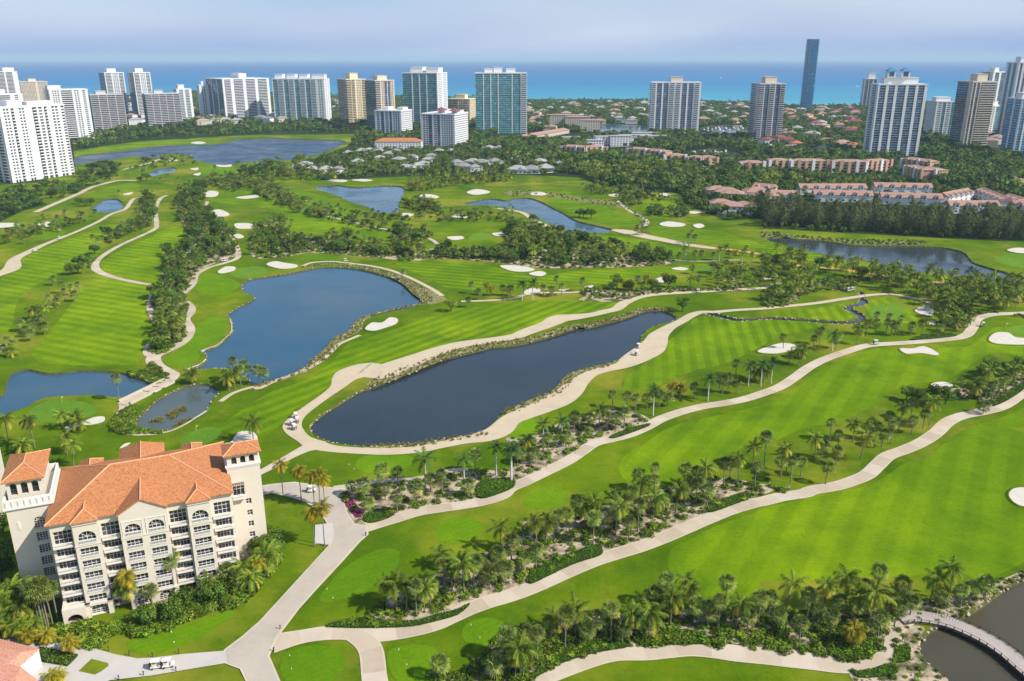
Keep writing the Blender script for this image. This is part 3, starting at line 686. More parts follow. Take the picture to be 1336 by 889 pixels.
for s in BUNK:
    t = trace(s)
    # grass lip round the sand, then the sand
    cxm, cym = sum(q[0] for q in t) / len(t), sum(q[1] for q in t) / len(t)
    p = smooth(t, True, 5)
    if area(p) < 0: p = p[::-1]
    n = len(p); mb = MB()
    for i in range(n):
        a, b = Vector(p[i - 1]), Vector(p[(i + 1) % n]); tt = (b - a).normalized(); nr = Vector((-tt.y, tt.x))
        for off, z in ((-0.9, 0.066), (-0.25, 0.42), (0.12, 0.331)):
            q = Vector(p[i]) + nr * off; mb.v.append((q.x, q.y, z))
    for i in range(n):
        j = (i + 1) % n
        for k in (0, 1): mb.f.append((3 * i + k, 3 * j + k, 3 * j + k + 1, 3 * i + k + 1))
    struct('bunker_lip', mb.mesh('bunker_lip', M['rough']))
    sheet('bunker', t, M['sand'], 0.343)
# ------------------------------------------------------------------ vegetation meshes
def frond(mb, r, az, el, length, droop, width, nl, tint, hang=0.35, base=Vector((0, 0, 0)), seg=7):
    p = Vector(base); e = el; L = length / seg
    h = Vector((math.cos(az), math.sin(az), 0)); side = Vector((-math.sin(az), math.cos(az), 0))
    sp = [p.copy()]
    for i in range(seg):
        d = h * math.cos(e) + Vector((0, 0, math.sin(e))); p = p + d * L; sp.append(p.copy()); e -= droop / seg * (0.6 + 0.8 * i / seg)
    def at(t):
        k = min(seg - 1, int(t * seg)); f = t * seg - k
        return sp[k].lerp(sp[k + 1], f)
    for i in range(nl):
        t0 = 0.12 + 0.88 * i / nl; t1 = min(1.0, t0 + 0.88 / nl * 1.05)
        a, b = at(t0), at(t1); ax = (b - a).normalized()
        w = width * (math.sin(math.pi * min(1, 0.15 + 0.9 * t0)) ** 0.6) * r.uniform(0.85, 1.1)
        for s in (1, -1):
            tip = a.lerp(b, 0.5) + side * s * w + ax * w * 0.55 + Vector((0, 0, -hang * w * r.uniform(0.5, 1.4)))
            o = len(mb.v); mb.v += [tuple(a), tuple(b), tuple(tip)]; mb.f.append((o, o + 1, o + 2)); mb.t.append(min(1, max(0, tint + r.uniform(-0.12, 0.12))))
def feather_crown(seed, n, length, droop, width, nl, hang, el0=1.25, el1=-0.7, yellow=0.5):
    r = random.Random(seed); mb = MB()
    for i in range(n):
        u = (i + 0.5) / n
        el = el0 + (el1 - el0) * u + r.uniform(-0.12, 0.12)
        tint = 0.12 + 0.42 * r.random() + (r.random() * yellow if u > 0.6 else 0)
        frond(mb, r, i * 2.39996 + r.uniform(-0.2, 0.2), el, length * r.uniform(0.85, 1.08), droop * r.uniform(0.8, 1.25), width, nl, tint, hang)
    return mb
def fan_crown(seed, n=46, rad=1.45, fan=0.95, dead=0.3):
    r = random.Random(seed); mb = MB()
    for i in range(n):
        u = (i + 0.5) / n
        el = 1.45 - 2.35 * u ** 1.1 + r.uniform(-0.15, 0.15); az = i * 2.39996 + r.uniform(-0.25, 0.25)
        d = Vector((math.cos(az) * math.cos(el), math.sin(az) * math.cos(el), math.sin(el)))
        s = Vector((-math.sin(az), math.cos(az), 0)); up = d.cross(s) * -1
        k = rad * r.uniform(0.75, 1.05); c = d * k + Vector((0, 0, -0.15 * k))
        tint = r.uniform(0.12, 0.72) if u < 0.75 else r.uniform(0.4, 0.65 + dead)
        nseg = 9; F_ = fan * r.uniform(0.85, 1.15)
        for j in range(nseg):
            a0 = -1.9 + 3.8 * j / nseg; a1 = -1.9 + 3.8 * (j + 0.8) / nseg; am = (a0 + a1) / 2
            def q(a, l, sag): return c + (d * math.cos(a) + s * math.sin(a)) * l + Vector((0, 0, -sag)) + up * (0.10 if j % 2 else -0.06) * l
            o = len(mb.v)
            mb.v += [tuple(c), tuple(q(a0, F_ * 0.62, 0.05)), tuple(q(am, F_ * 1.08, 0.30 * F_)), tuple(q(a1, F_ * 0.62, 0.05))]
            mb.f.append((o, o + 1, o + 2, o + 3)); mb.t.append(min(1, max(0, tint + r.uniform(-0.1, 0.1))))
        mb.tube([(0, 0, 0), tuple(c)], [0.03, 0.02], 3, False); mb.t += [0.5] * 3
    return mb
def trunk_mesh(name, mat, r0, r1, lean=0.0, bulge=0.0, shaft=None):
    mb = MB(); pts, rs = [], []
    for i in range(7):
        t = i / 6; pts.append((lean * t * t, 0, t)); rs.append((r0 + (r1 - r0) * t) * (1 + bulge * math.sin(math.pi * t)) * (1.25 if i == 0 else 1))
    mb.tube(pts, rs, 7)
    return mb.mesh(name, mat, True)
def leaf_cloud(seed, lobes, per, size, flat_=1.0, aspect=0.6, tint=(0.0, 0.9), spray=0.0):
    r = random.Random(seed); mb = MB()
    for (c, rad) in lobes:
        lt = r.uniform(-0.15, 0.15)
        for i in range(per):
            z = r.uniform(-0.55, 1.0); a = r.uniform(0, 2 * math.pi); q = math.sqrt(max(0, 1 - z * z))
            n = Vector((q * math.cos(a), q * math.sin(a), z))
            p = Vector(c) + Vector((n.x * rad, n.y * rad, n.z * rad * flat_)) * r.uniform(0.72, 1.08)
            nn = (n + Vector((r.uniform(-.6, .6), r.uniform(-.6, .6), r.uniform(-.3, .7)))).normalized()
            t1 = nn.cross(Vector((r.uniform(-1, 1), r.uniform(-1, 1), r.uniform(-1, 1)))).normalized(); t2 = nn.cross(t1)
            if spray: t1 = (t1 * 0.4 + n * 0.5 + Vector((0, 0, -spray))).normalized(); t2 = nn.cross(t1).normalized()
            s = size * r.uniform(0.6, 1.3)
            o = len(mb.v)
            mb.v += [tuple(p + t1 * s), tuple(p + t2 * s * aspect), tuple(p - t1 * s), tuple(p - t2 * s * aspect)]
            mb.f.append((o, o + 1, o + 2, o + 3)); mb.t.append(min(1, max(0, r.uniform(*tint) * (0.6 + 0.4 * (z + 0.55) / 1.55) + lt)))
    return mb
def tree_lobes(seed, R_=4.0, n=13, h=0.7):
    r = random.Random(seed); out = [((0, 0, 0.35 * R_), R_ * 0.55)]
    for i in range(n):
        a = i * 2.4 + r.uniform(-0.4, 0.4); d = R_ * r.uniform(0.35, 0.72); z = r.uniform(-0.15, 0.75) * R_ * h
        out.append(((d * math.cos(a), d * math.sin(a), z + 0.1 * R_), R_ * r.uniform(0.26, 0.44)))
    return out
def pine_lobes(seed):
    r = random.Random(seed); out = []
    for i in range(22):
        t = i / 21; z = 3.0 + t * 11.0; w = math.sin(math.pi * (0.15 + 0.8 * t)) * 3.4 + 0.7
        a = i * 2.4; d = w * r.uniform(0.25, 0.75)
        out.append(((d * math.cos(a), d * math.sin(a), z), w * r.uniform(0.45, 0.7)))
    return out
CROWN = {
 'sabal': [fan_crown(s, n, rd, fn).mesh('cabbage_palm_crown', M['leaf_palm']) for s, n, rd, fn in ((1, 34, 1.35, 1.0), (2, 30, 1.25, 1.05), (3, 38, 1.45, 0.95), (4, 27, 1.3, 1.1))],
 'coco': [feather_crown(10 + i, n, l, d, 0.95, 16, 0.75, yellow=0.7).mesh('coconut_palm_crown', M['leaf_coco']) for i, (n, l, d) in enumerate(((22, 4.0, 1.7), (19, 4.3, 1.5), (24, 3.7, 1.9), (17, 4.2, 1.6)))],
 'gold': [feather_crown(20 + i, n, l, d, 0.85, 16, 0.7, yellow=0.9).mesh('golden_palm_crown', M['leaf_gold']) for i, (n, l, d) in enumerate(((22, 3.3, 1.9), (25, 3.0, 2.1)))],
 'royal': [feather_crown(30 + i, n, l, d, 0.85, 18, 0.35, el0=1.35, el1=-0.25, yellow=0.2).mesh('royal_palm_crown', M['leaf_royal']) for i, (n, l, d) in enumerate(((18, 4.0, 1.6), (16, 4.2, 1.8), (20, 3.7, 1.5)))],
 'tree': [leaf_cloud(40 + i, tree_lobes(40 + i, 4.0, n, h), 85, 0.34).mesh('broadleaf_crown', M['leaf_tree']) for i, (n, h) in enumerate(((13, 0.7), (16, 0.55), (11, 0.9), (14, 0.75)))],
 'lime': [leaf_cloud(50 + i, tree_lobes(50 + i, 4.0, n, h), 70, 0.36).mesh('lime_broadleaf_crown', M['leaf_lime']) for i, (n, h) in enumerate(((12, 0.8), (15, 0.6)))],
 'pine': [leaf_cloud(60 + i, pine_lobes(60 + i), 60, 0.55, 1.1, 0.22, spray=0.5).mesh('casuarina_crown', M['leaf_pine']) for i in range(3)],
 'shrub': [leaf_cloud(70 + i, [((r_ * math.cos(a), r_ * math.sin(a), 0.35), 0.55) for r_, a in ((0, 0), (0.45, 0.5), (0.5, 2.2), (0.45, 4.0), (0.5, 5.3))], 44, 0.17, 0.8).mesh('shrub_crown', M['leaf_shrub']) for i in range(4)],
}
TRUNK = {
 'sabal': [trunk_mesh('palm_trunk', M['trunk'], 0.17, 0.14, ln) for ln in (0.0, 0.35, -0.25)],
 'coco': [trunk_mesh('palm_trunk', M['trunk'], 0.17, 0.11, ln) for ln in (0.3, 0.9, -0.6)],
 'royal': [trunk_mesh('royal_trunk', M['trunk_royal'], 0.26, 0.17, 0.0, 0.15)],
}
TRUNK['gold'] = [trunk_mesh('palm_trunk', M['trunk'], 0.15, 0.10, ln) for ln in (0.1, -0.25)]
LEANS = {'sabal': (0.0, 0.35, -0.25), 'coco': (0.3, 0.9, -0.6), 'royal': (0.0,), 'gold': (0.1, -0.25)}
def limb_trunk(seed, R_, h):
    r = random.Random(seed); mb = MB()
    mb.tube([(0, 0, 0), (0.1, 0.05, h * 0.4), (0.0, 0.1, h * 0.75)], [0.34, 0.26, 0.2], 7)
    for i in range(5):
        a = i * 1.26 + r.uniform(-.3, .3); d = R_ * r.uniform(0.4, 0.6)
        mb.tube([(0, 0.08, h * r.uniform(0.45, 0.7)), (d * 0.5 * math.cos(a), d * 0.5 * math.sin(a), h * 0.9), (d * math.cos(a), d * math.sin(a), h * 1.1)], [0.16, 0.11, 0.05], 5)
    return mb.mesh('tree_trunk', M['bark'], True)
TRUNK['tree'] = [limb_trunk(80 + i, 4.0, 3.4) for i in range(3)]
TRUNK['lime'] = TRUNK['tree']
mb = MB(); mb.tube([(0, 0, 0), (0.05, 0, 6), (0, 0, 15)], [0.3, 0.2, 0.05], 6)
TRUNK['pine'] = [mb.mesh('casuarina_trunk', M['bark'], True)]
SHAFT = None
mb = MB(); mb.tube([(0, 0, 0), (0, 0, 0.7), (0, 0, 1.5)], [0.19, 0.17, 0.10], 7); SHAFT = mb.mesh('crownshaft', M['shaft'], True)

CROWN['fan'] = [fan_crown(6 + k, n, rd, fn, 0.5).mesh('fan_palm_crown', M['leaf_palm']) for k, (n, rd, fn) in enumerate(((24, 1.1, 0.95), (28, 1.0, 0.9), (20, 1.2, 1.1)))]
TRUNK['fan'] = TRUNK['sabal']; LEANS['fan'] = LEANS['sabal']
KNAME = {'fan': 'fan_palm', 'sabal': 'cabbage_palm', 'coco': 'coconut_palm', 'gold': 'golden_palm', 'royal': 'royal_palm', 'tree': 'broadleaf_tree', 'lime': 'lime_green_tree', 'pine': 'casuarina_tree'}
KTEXT = {'fan': 'small bushy fan palm', 'sabal': 'round-headed cabbage palm', 'coco': 'feathery coconut palm', 'gold': 'golden-fronded coconut palm', 'royal': 'dark-fronded royal palm',
         'tree': 'dark green broadleaf tree', 'lime': 'bright lime green tree', 'pine': 'feathery casuarina tree'}
KHGT = {'fan': (2.2, 4.6), 'sabal': (4.2, 7.5), 'coco': (5.0, 8.5), 'gold': (6, 9), 'royal': (6.5, 9.5), 'tree': (3.4, 3.4), 'lime': (3.4, 3.4), 'pine': (15, 15)}
tree_count = {}
OCC = []
def size_word(kind, h):
    if kind in ('tree', 'lime', 'pine', 'fan') or h is None: return ''
    return 'short ' if h < 4.8 else ('' if h < 7.0 else 'tall ')
def plant(kind, x, y, where, h=None, s=None, z=0.0):
    """one tree: Empty at its foot > trunk, crown"""
    for k, p in pond_polys.items():
        if inside((x, y), p): return None
    tree_count[kind] = tree_count.get(kind, 0) + 1
    i = tree_count[kind]
    if kind in ('sabal', 'coco', 'gold', 'royal', 'fan'): h = h or rnd.uniform(*KHGT[kind])
    sw = size_word(kind, h)
    o = thing(KNAME[kind], sw + KTEXT[kind] + ' ' + where, 'palm tree' if 'palm' in KNAME[kind] else 'tree', (x, y, z), rnd.uniform(0, 6.283), sw + KTEXT[kind].split(' with')[0] + 's ' + where)
    if kind in ('tree', 'lime'):
        s = s or rnd.uniform(0.75, 1.25)
        link('trunk', TRUNK[kind][i % 3], o, (0, 0, 0), None, s)
        link('crown', CROWN[kind][i % len(CROWN[kind])], o, (0, 0, 3.5 * s), rnd.uniform(0, 6), (s, s, s * rnd.uniform(0.8, 1.1)))
    elif kind == 'pine':
        s = s or rnd.uniform(0.8, 1.2)
        link('trunk', TRUNK[kind][0], o, (0, 0, 0), None, s)
        link('crown', CROWN[kind][i % 3], o, (0, 0, 0), rnd.uniform(0, 6), (s, s, s * rnd.uniform(0.85, 1.1)))
    else:
        h = h or rnd.uniform(*KHGT[kind]); j = i % len(TRUNK[kind])
        link('trunk', TRUNK[kind][j], o, (0, 0, 0), None, (1, 1, h))
        top = h
        if kind == 'royal':
            link('crownshaft', SHAFT, o, (0, 0, h - 0.05)); top = h + 1.2
        s = s or rnd.uniform(0.9, 1.25)
        link('crown', CROWN[kind][i % len(CROWN[kind])], o, (LEANS[kind][j], 0, top), rnd.uniform(0, 6), s)
    return o
def zone_points(poly, n, mind, seed, avoid=True):
    r = random.Random(seed); xs = [p[0] for p in poly]; ys = [p[1] for p in poly]; out = []; tries = 0
    cell = {}
    while len(out) < n and tries < n * 60:
        tries += 1
        p = (r.uniform(min(xs), max(xs)), r.uniform(min(ys), max(ys)))
        if not inside(p, poly): continue
        c = (int(p[0] // mind), int(p[1] // mind))
        if any((q[0] - p[0]) ** 2 + (q[1] - p[1]) ** 2 < mind * mind for a in (-1, 0, 1) for b in (-1, 0, 1) for q in cell.get((c[0] + a, c[1] + b), ())): continue
        if avoid and any(inside(p, pp) for pp in pond_polys.values()): continue
        cell.setdefault(c, []).append(p); out.append(p)
    return out
# scattered masses (one object each): instances of small plant meshes on a point cloud
SRC = {}
def source(key, meshes):
    if key in SRC: return SRC[key]
    c = bpy.data.collections.new('plants_' + key)
    for k, me in enumerate(meshes):
        c.objects.link(bpy.data.objects.new('plant_source_%s_%02d' % (key, k), me))
    SRC[key] = c
    return c
def scatter(name, pts, key, meshes, label=None):
    """pts: (x, y, z, scale)"""
    if not pts: return None
    me = bpy.data.meshes.new(name); me.from_pydata([p[:3] for p in pts], [], [])
    a = me.attributes.new('psize', 'FLOAT', 'POINT'); a.data.foreach_set('value', [p[3] for p in pts])
    a = me.attributes.new('pturn', 'FLOAT_VECTOR', 'POINT'); a.data.foreach_set('vector', [k for p in pts for k in (0, 0, rnd.uniform(0, 6.283))])
    a = me.attributes.new('ppick', 'INT', 'POINT'); a.data.foreach_set('value', [rnd.randrange(len(meshes)) for p in pts])
    o = link(name, me)
    ng = bpy.data.node_groups.new(name + '_scatter', 'GeometryNodeTree')
    ng.interface.new_socket('Geometry', in_out='INPUT', socket_type='NodeSocketGeometry')
    ng.interface.new_socket('Geometry', in_out='OUTPUT', socket_type='NodeSocketGeometry')
    gi, go = ng.nodes.new('NodeGroupInput'), ng.nodes.new('NodeGroupOutput')
    ci = ng.nodes.new('GeometryNodeCollectionInfo'); ci.inputs['Collection'].default_value = source(key, meshes)
    ci.inputs['Separate Children'].default_value = True; ci.inputs['Reset Children'].default_value = True
    ip = ng.nodes.new('GeometryNodeInstanceOnPoints'); ip.inputs['Pick Instance'].default_value = True
    def attr(n, t):
        q = ng.nodes.new('GeometryNodeInputNamedAttribute'); q.data_type = t; q.inputs['Name'].default_value = n; return q.outputs['Attribute']
    L = ng.links.new
    L(gi.outputs[0], ip.inputs['Points']); L(ci.outputs[0], ip.inputs['Instance'])
    L(attr('ppick', 'INT'), ip.inputs['Instance Index']); L(attr('psize', 'FLOAT'), ip.inputs['Scale'])
    e2r = ng.nodes.new('FunctionNodeEulerToRotation'); L(attr('pturn', 'FLOAT_VECTOR'), e2r.inputs[0]); L(e2r.outputs[0], ip.inputs['Rotation'])
    L(ip.outputs[0], go.inputs[0])
    md = o.modifiers.new('scatter', 'NODES'); md.node_group = ng
    stuff(o, label)
    return o

# ------------------------------------------------------------------ trees placed one by one
K1 = {'s': 'sabal', 'c': 'coco', 'g': 'gold', 'r': 'royal', 't': 'tree', 'l': 'lime'}
LIST = [
 ('in the planted strip along the bottom edge', "7 5,790,s,6 60,860,c,6 140,810,s,7 265,745,s,8 200,700,c,5 310,690,c,6 470,710,s,7.5 560,690,c,6 640,690,c,6 665,625,s,7 735,655,c,7.5 790,570,c,7 712,560,s,7 860,640,s,5 950,655,s,7 978,600,s,8.5 1030,650,c,6 1130,640,s,6.5 90,740,s,4 400,700,s,5 350,730,s,4 600,650,c,5 900,640,s,4 1080,660,s,4 520,720,s,4 820,600,c,6 6 905,880,s,4 1245,795,s,6.5 1290,885,c,7 1330,870,c,6 1180,880,s,4"),
 ('in the sandy thicket by the boardwalk', "8 100,585,c,7.5 195,608,s,5.5 60,650,s,3.5 160,712,s,4.5 365,560,c,7 495,560,s,9 470,640,c,8 440,570,s,6 600,570,s,6.5 585,645,s,5 655,600,s,4 745,535,c,6 830,525,c,8 880,560,s,4.5 985,525,s,4 400,640,s,5 300,690,s,5 400,740,g,4 510,695,s,5 270,565,c,6 330,620,s,5 540,600,s,5 790,560,s,4 920,540,s,4 430,610,c,6 20,610,s,5 240,640,s,4"),
 ('in the planted strip between the two lower paths', "6 915,305,c,3.5 790,560,s,7.5 690,545,c,7 640,525,c,6 740,535,c,7 830,540,c,6 720,500,s,6 860,500,s,5 930,430,s,6.5 1030,445,c,8 1000,405,c,7 1080,425,s,7 1270,305,s,7.5 1200,335,s,5 1215,225,c,6 1120,400,s,5 1160,420,s,4 1240,390,s,4 970,430,s,5 7 25,370,s,6.5 140,325,c,9 135,390,s,5.5 230,250,s,6.5 310,200,s,7.5 390,280,s,7.5 380,190,c,7 350,200,c,6 490,235,c,8 490,160,s,6.5 550,250,s,5 590,220,s,7.5 655,185,c,7 660,90,s,7 600,85,c,6 760,135,c,7 850,95,s,6 900,105,s,5 830,70,c,6 70,400,s,4 180,270,c,6 270,220,s,5 440,220,s,5 700,150,s,5 800,100,s,5 560,130,s,6"),
 ('in the grove between the two long right-hand fairways', "4 720,889,s,7 860,875,s,6 960,872,c,6 1050,865,s,7 1120,862,c,8 1200,865,s,6 1245,785,s,10 1190,790,c,7 640,889,s,5 920,880,s,5 1080,840,s,5 5 0,785,s,10 110,800,c,7.5 85,822,s,5 130,855,s,7 180,820,s,4.5 245,745,c,7 280,735,s,4.5 300,860,s,5.5 350,765,s,4.5 320,650,s,6 360,680,s,4 430,655,c,6 510,645,s,6 470,740,c,8 570,680,s,4.5 615,665,s,6.5 600,600,s,5 655,595,c,8 715,615,s,4.5 710,545,s,6 800,575,c,8 540,650,s,5 770,590,s,5 740,470,t 690,455,t 880,470,t 840,480,t 1100,330,t 1180,340,t 1230,330,t 1060,350,t 1040,445,s,6 1100,455,s,6 1130,445,s,6 1205,405,s,7 1000,445,c,5 945,425,s,5 1160,420,s,6 1080,400,c,7 1240,390,c,7 1180,390,c,7"),
 ('beside the service road junction', "3 147,622,g,9.5 235,650,g,9.5 298,672,g,9 325,665,g,9.5 348,672,g,8 298,865,g,9.5 347,860,g,10.5"),
 ('in the sandy bed above the upper lower path', "3 835,570,r,7 1175,520,r,7.5 1250,552,r,8.5 625,572,s,5 700,565,s,4 1020,545,r,5 1075,505,s,6 915,610,s,6 697,700,s,5 795,655,s,5 565,705,s,3.5 540,640,s,5 640,640,s,3.5 480,620,s,3.5 860,600,s,4 1040,620,s,3.5 4 25,850,r,8.5 180,700,r,7.5 100,690,c,3.5 205,705,s,5 330,610,s,5.5 270,622,r,3.5 400,605,s,5 450,585,c,6 515,492,s,5 530,605,s,4.5 570,590,s,6 625,535,s,7 585,500,s,5 710,527,r,7.5 680,500,s,4.5 738,492,s,5 780,482,s,3.5 800,445,g,5 838,445,g,4.5 910,445,s,4.5 975,458,r,6.5 1045,437,s,6.5 1030,415,s,5.5 1072,420,s,6 1115,422,s,4 1170,385,r,6.5 1110,335,s,5 1180,345,s,5 1230,387,r,7.5 1205,360,c,4 70,760,s,3.5 290,680,s,4 130,760,s,3.5 480,590,s,4 840,450,s,4"),
 ('along the path right of the dark pond', "5 35,372,r,6.5 0,365,c,5 95,205,s,5 180,252,s,4 172,285,c,5.5 120,275,c,4 240,205,s,4.5 270,185,s,6 330,215,r,5.5 350,205,s,5 450,185,c,7 500,140,c,6 540,132,s,5 590,142,s,6 615,142,s,5.5 635,142,s,4.5 655,134,s,7 710,142,s,4.5 765,138,c,6 845,145,s,4 910,132,c,5.5 960,122,s,4 880,120,s,5 940,100,c,5 1000,90,s,4"),
 ('on the lawn behind the hotel', "2 45,420,c,8 180,452,c,9 325,355,c,5 398,345,c,4 412,362,c,3.5 345,485,c,5.5 380,545,c,7 130,480,c,3 1300,425,c,7"),
 ('standing alone by the stone bridge end', "2 612,208,s,8.5"),
 ('at the edge of the reedy pool below the bridge', "2 772,340,s,7.5"),
 ('on the little point in the blue pond', "F 470,575,s,8 450,570,s,6 490,570,s,5 520,550,s,6 540,540,s,7 430,590,s,5 400,580,s,3.5 385,660,s,5 505,560,s,5"),
 ('on the near bank of the blue pond', "F 5,840,s,6 35,860,s,6 60,860,s,5 -20,860,s,6 -60,870,s,7 -90,880,c,6 -120,889,c,5 2 930,150,c,4 985,120,c,4 1205,110,s,8 1260,100,s,6 1160,120,s,4"),
 ('on the rock shore of the blue pond', "F 757,335,s,5"),
 ('on the fairway between the two ponds', "F 1000,490,l"),
 ('along the fairway above the pale cart path', "F 1105,400,s,5 1180,410,g,6 1205,410,g,4 1140,430,s,4 1260,410,s,4 1300,410,s,4 1090,470,s,4 G 20,722,s,4 82,745,r,7 135,740,r,7 190,715,s,4 232,725,s,4 255,680,s,5 280,720,s,5 385,700,s,6 540,690,t 560,680,t 620,700,t 600,690,g,4 630,690,g,4 665,680,s,5 690,700,s,4 740,690,t 820,680,t 800,660,g,5 710,660,g,4 925,680,c,5 970,680,s,5 1065,670,s,5 1110,660,g,4 940,610,g,4 1175,640,s,4 890,800,t"),
 ('beside the palms on the far mown hill', "G 920,465,s,6 935,455,s,7 950,460,s,5 905,540,r,6 950,545,s,5 985,545,s,5 870,545,s,4 1040,545,s,4 1075,545,r,6 1105,545,r,7 1120,545,s,5 1190,560,r,6 1240,555,s,5 1285,585,r,6 1310,590,c,6 1155,530,g,4 1210,520,s,5 660,415,s,4 690,412,s,4 705,405,s,3.5"),
 ('on the left fairway edge', "E 255,478,s,6 290,475,s,4 235,530,c,6 180,530,c,5 110,590,s,4 165,605,s,5 200,600,s,5 225,605,s,4 50,690,s,5 30,720,s,4 70,690,s,3.5 330,435,s,5 360,410,s,5 400,390,s,4 320,400,s,5 270,360,s,4 300,460,s,4 380,440,s,4 210,560,s,4 140,620,s,4 160,640,s,4 60,720,c,3"),
 ('beside the fork in the left cart path', "E 400,270,t 440,240,t 480,200,t 450,270,t 395,300,t 360,305,t 420,300,s,5 500,170,s,5 470,150,s,5"),
 ('on the upper left fairways', "E 40,150,c,5 125,150,s,4 45,110,s,4 60,140,s,4 120,100,s,5 225,60,c,5 290,40,s,4 340,60,s,5 330,30,s,5 300,90,s,3.5 170,90,s,3 420,25,s,4 A 20,850,t 80,850,t 430,810,t 400,800,t 460,805,t 850,680,s,5 710,690,t 740,680,t 660,640,s,5 700,640,s,4 810,690,s,4 900,690,s,4 600,760,s,4 1000,550,t 955,580,s,4 1080,570,s,4 1130,600,s,4 1200,600,t 1085,630,s,4 1040,690,s,4 1100,710,s,4 1150,700,s,4 565,830,s,4 585,800,s,3.5 485,860,s,4 420,870,s,3.5 330,860,s,3.5 220,880,s,3.5"),
 ('by the far blue pond', "B 505,770,c,5 705,830,s,4 790,730,c,5 820,730,g,5 835,730,g,5 860,730,g,4 430,830,s,4 G 160,310,s,4 525,385,c,4 390,325,t 430,330,t 370,325,t"),
 ('on the right fairway beside the sand', "5 1060,520,s,3 H 565,870,s,5 625,889,s,6 650,575,g,5 845,620,c,6 1030,670,r,7 1090,670,c,5 1160,670,c,6 1230,680,c,7 1260,680,c,6 965,640,s,5 170,560,s,5 130,520,s,4 200,500,s,4"),
]
for where, s in LIST:
    f = 'p'
    for t in s.split():
        if t in FR: f = t; continue
        q = t.split(','); x, y = G(f, float(q[0]), float(q[1]))
        plant(K1[q[2]], x, y, where, float(q[3]) * 1.12 if len(q) > 3 else None)
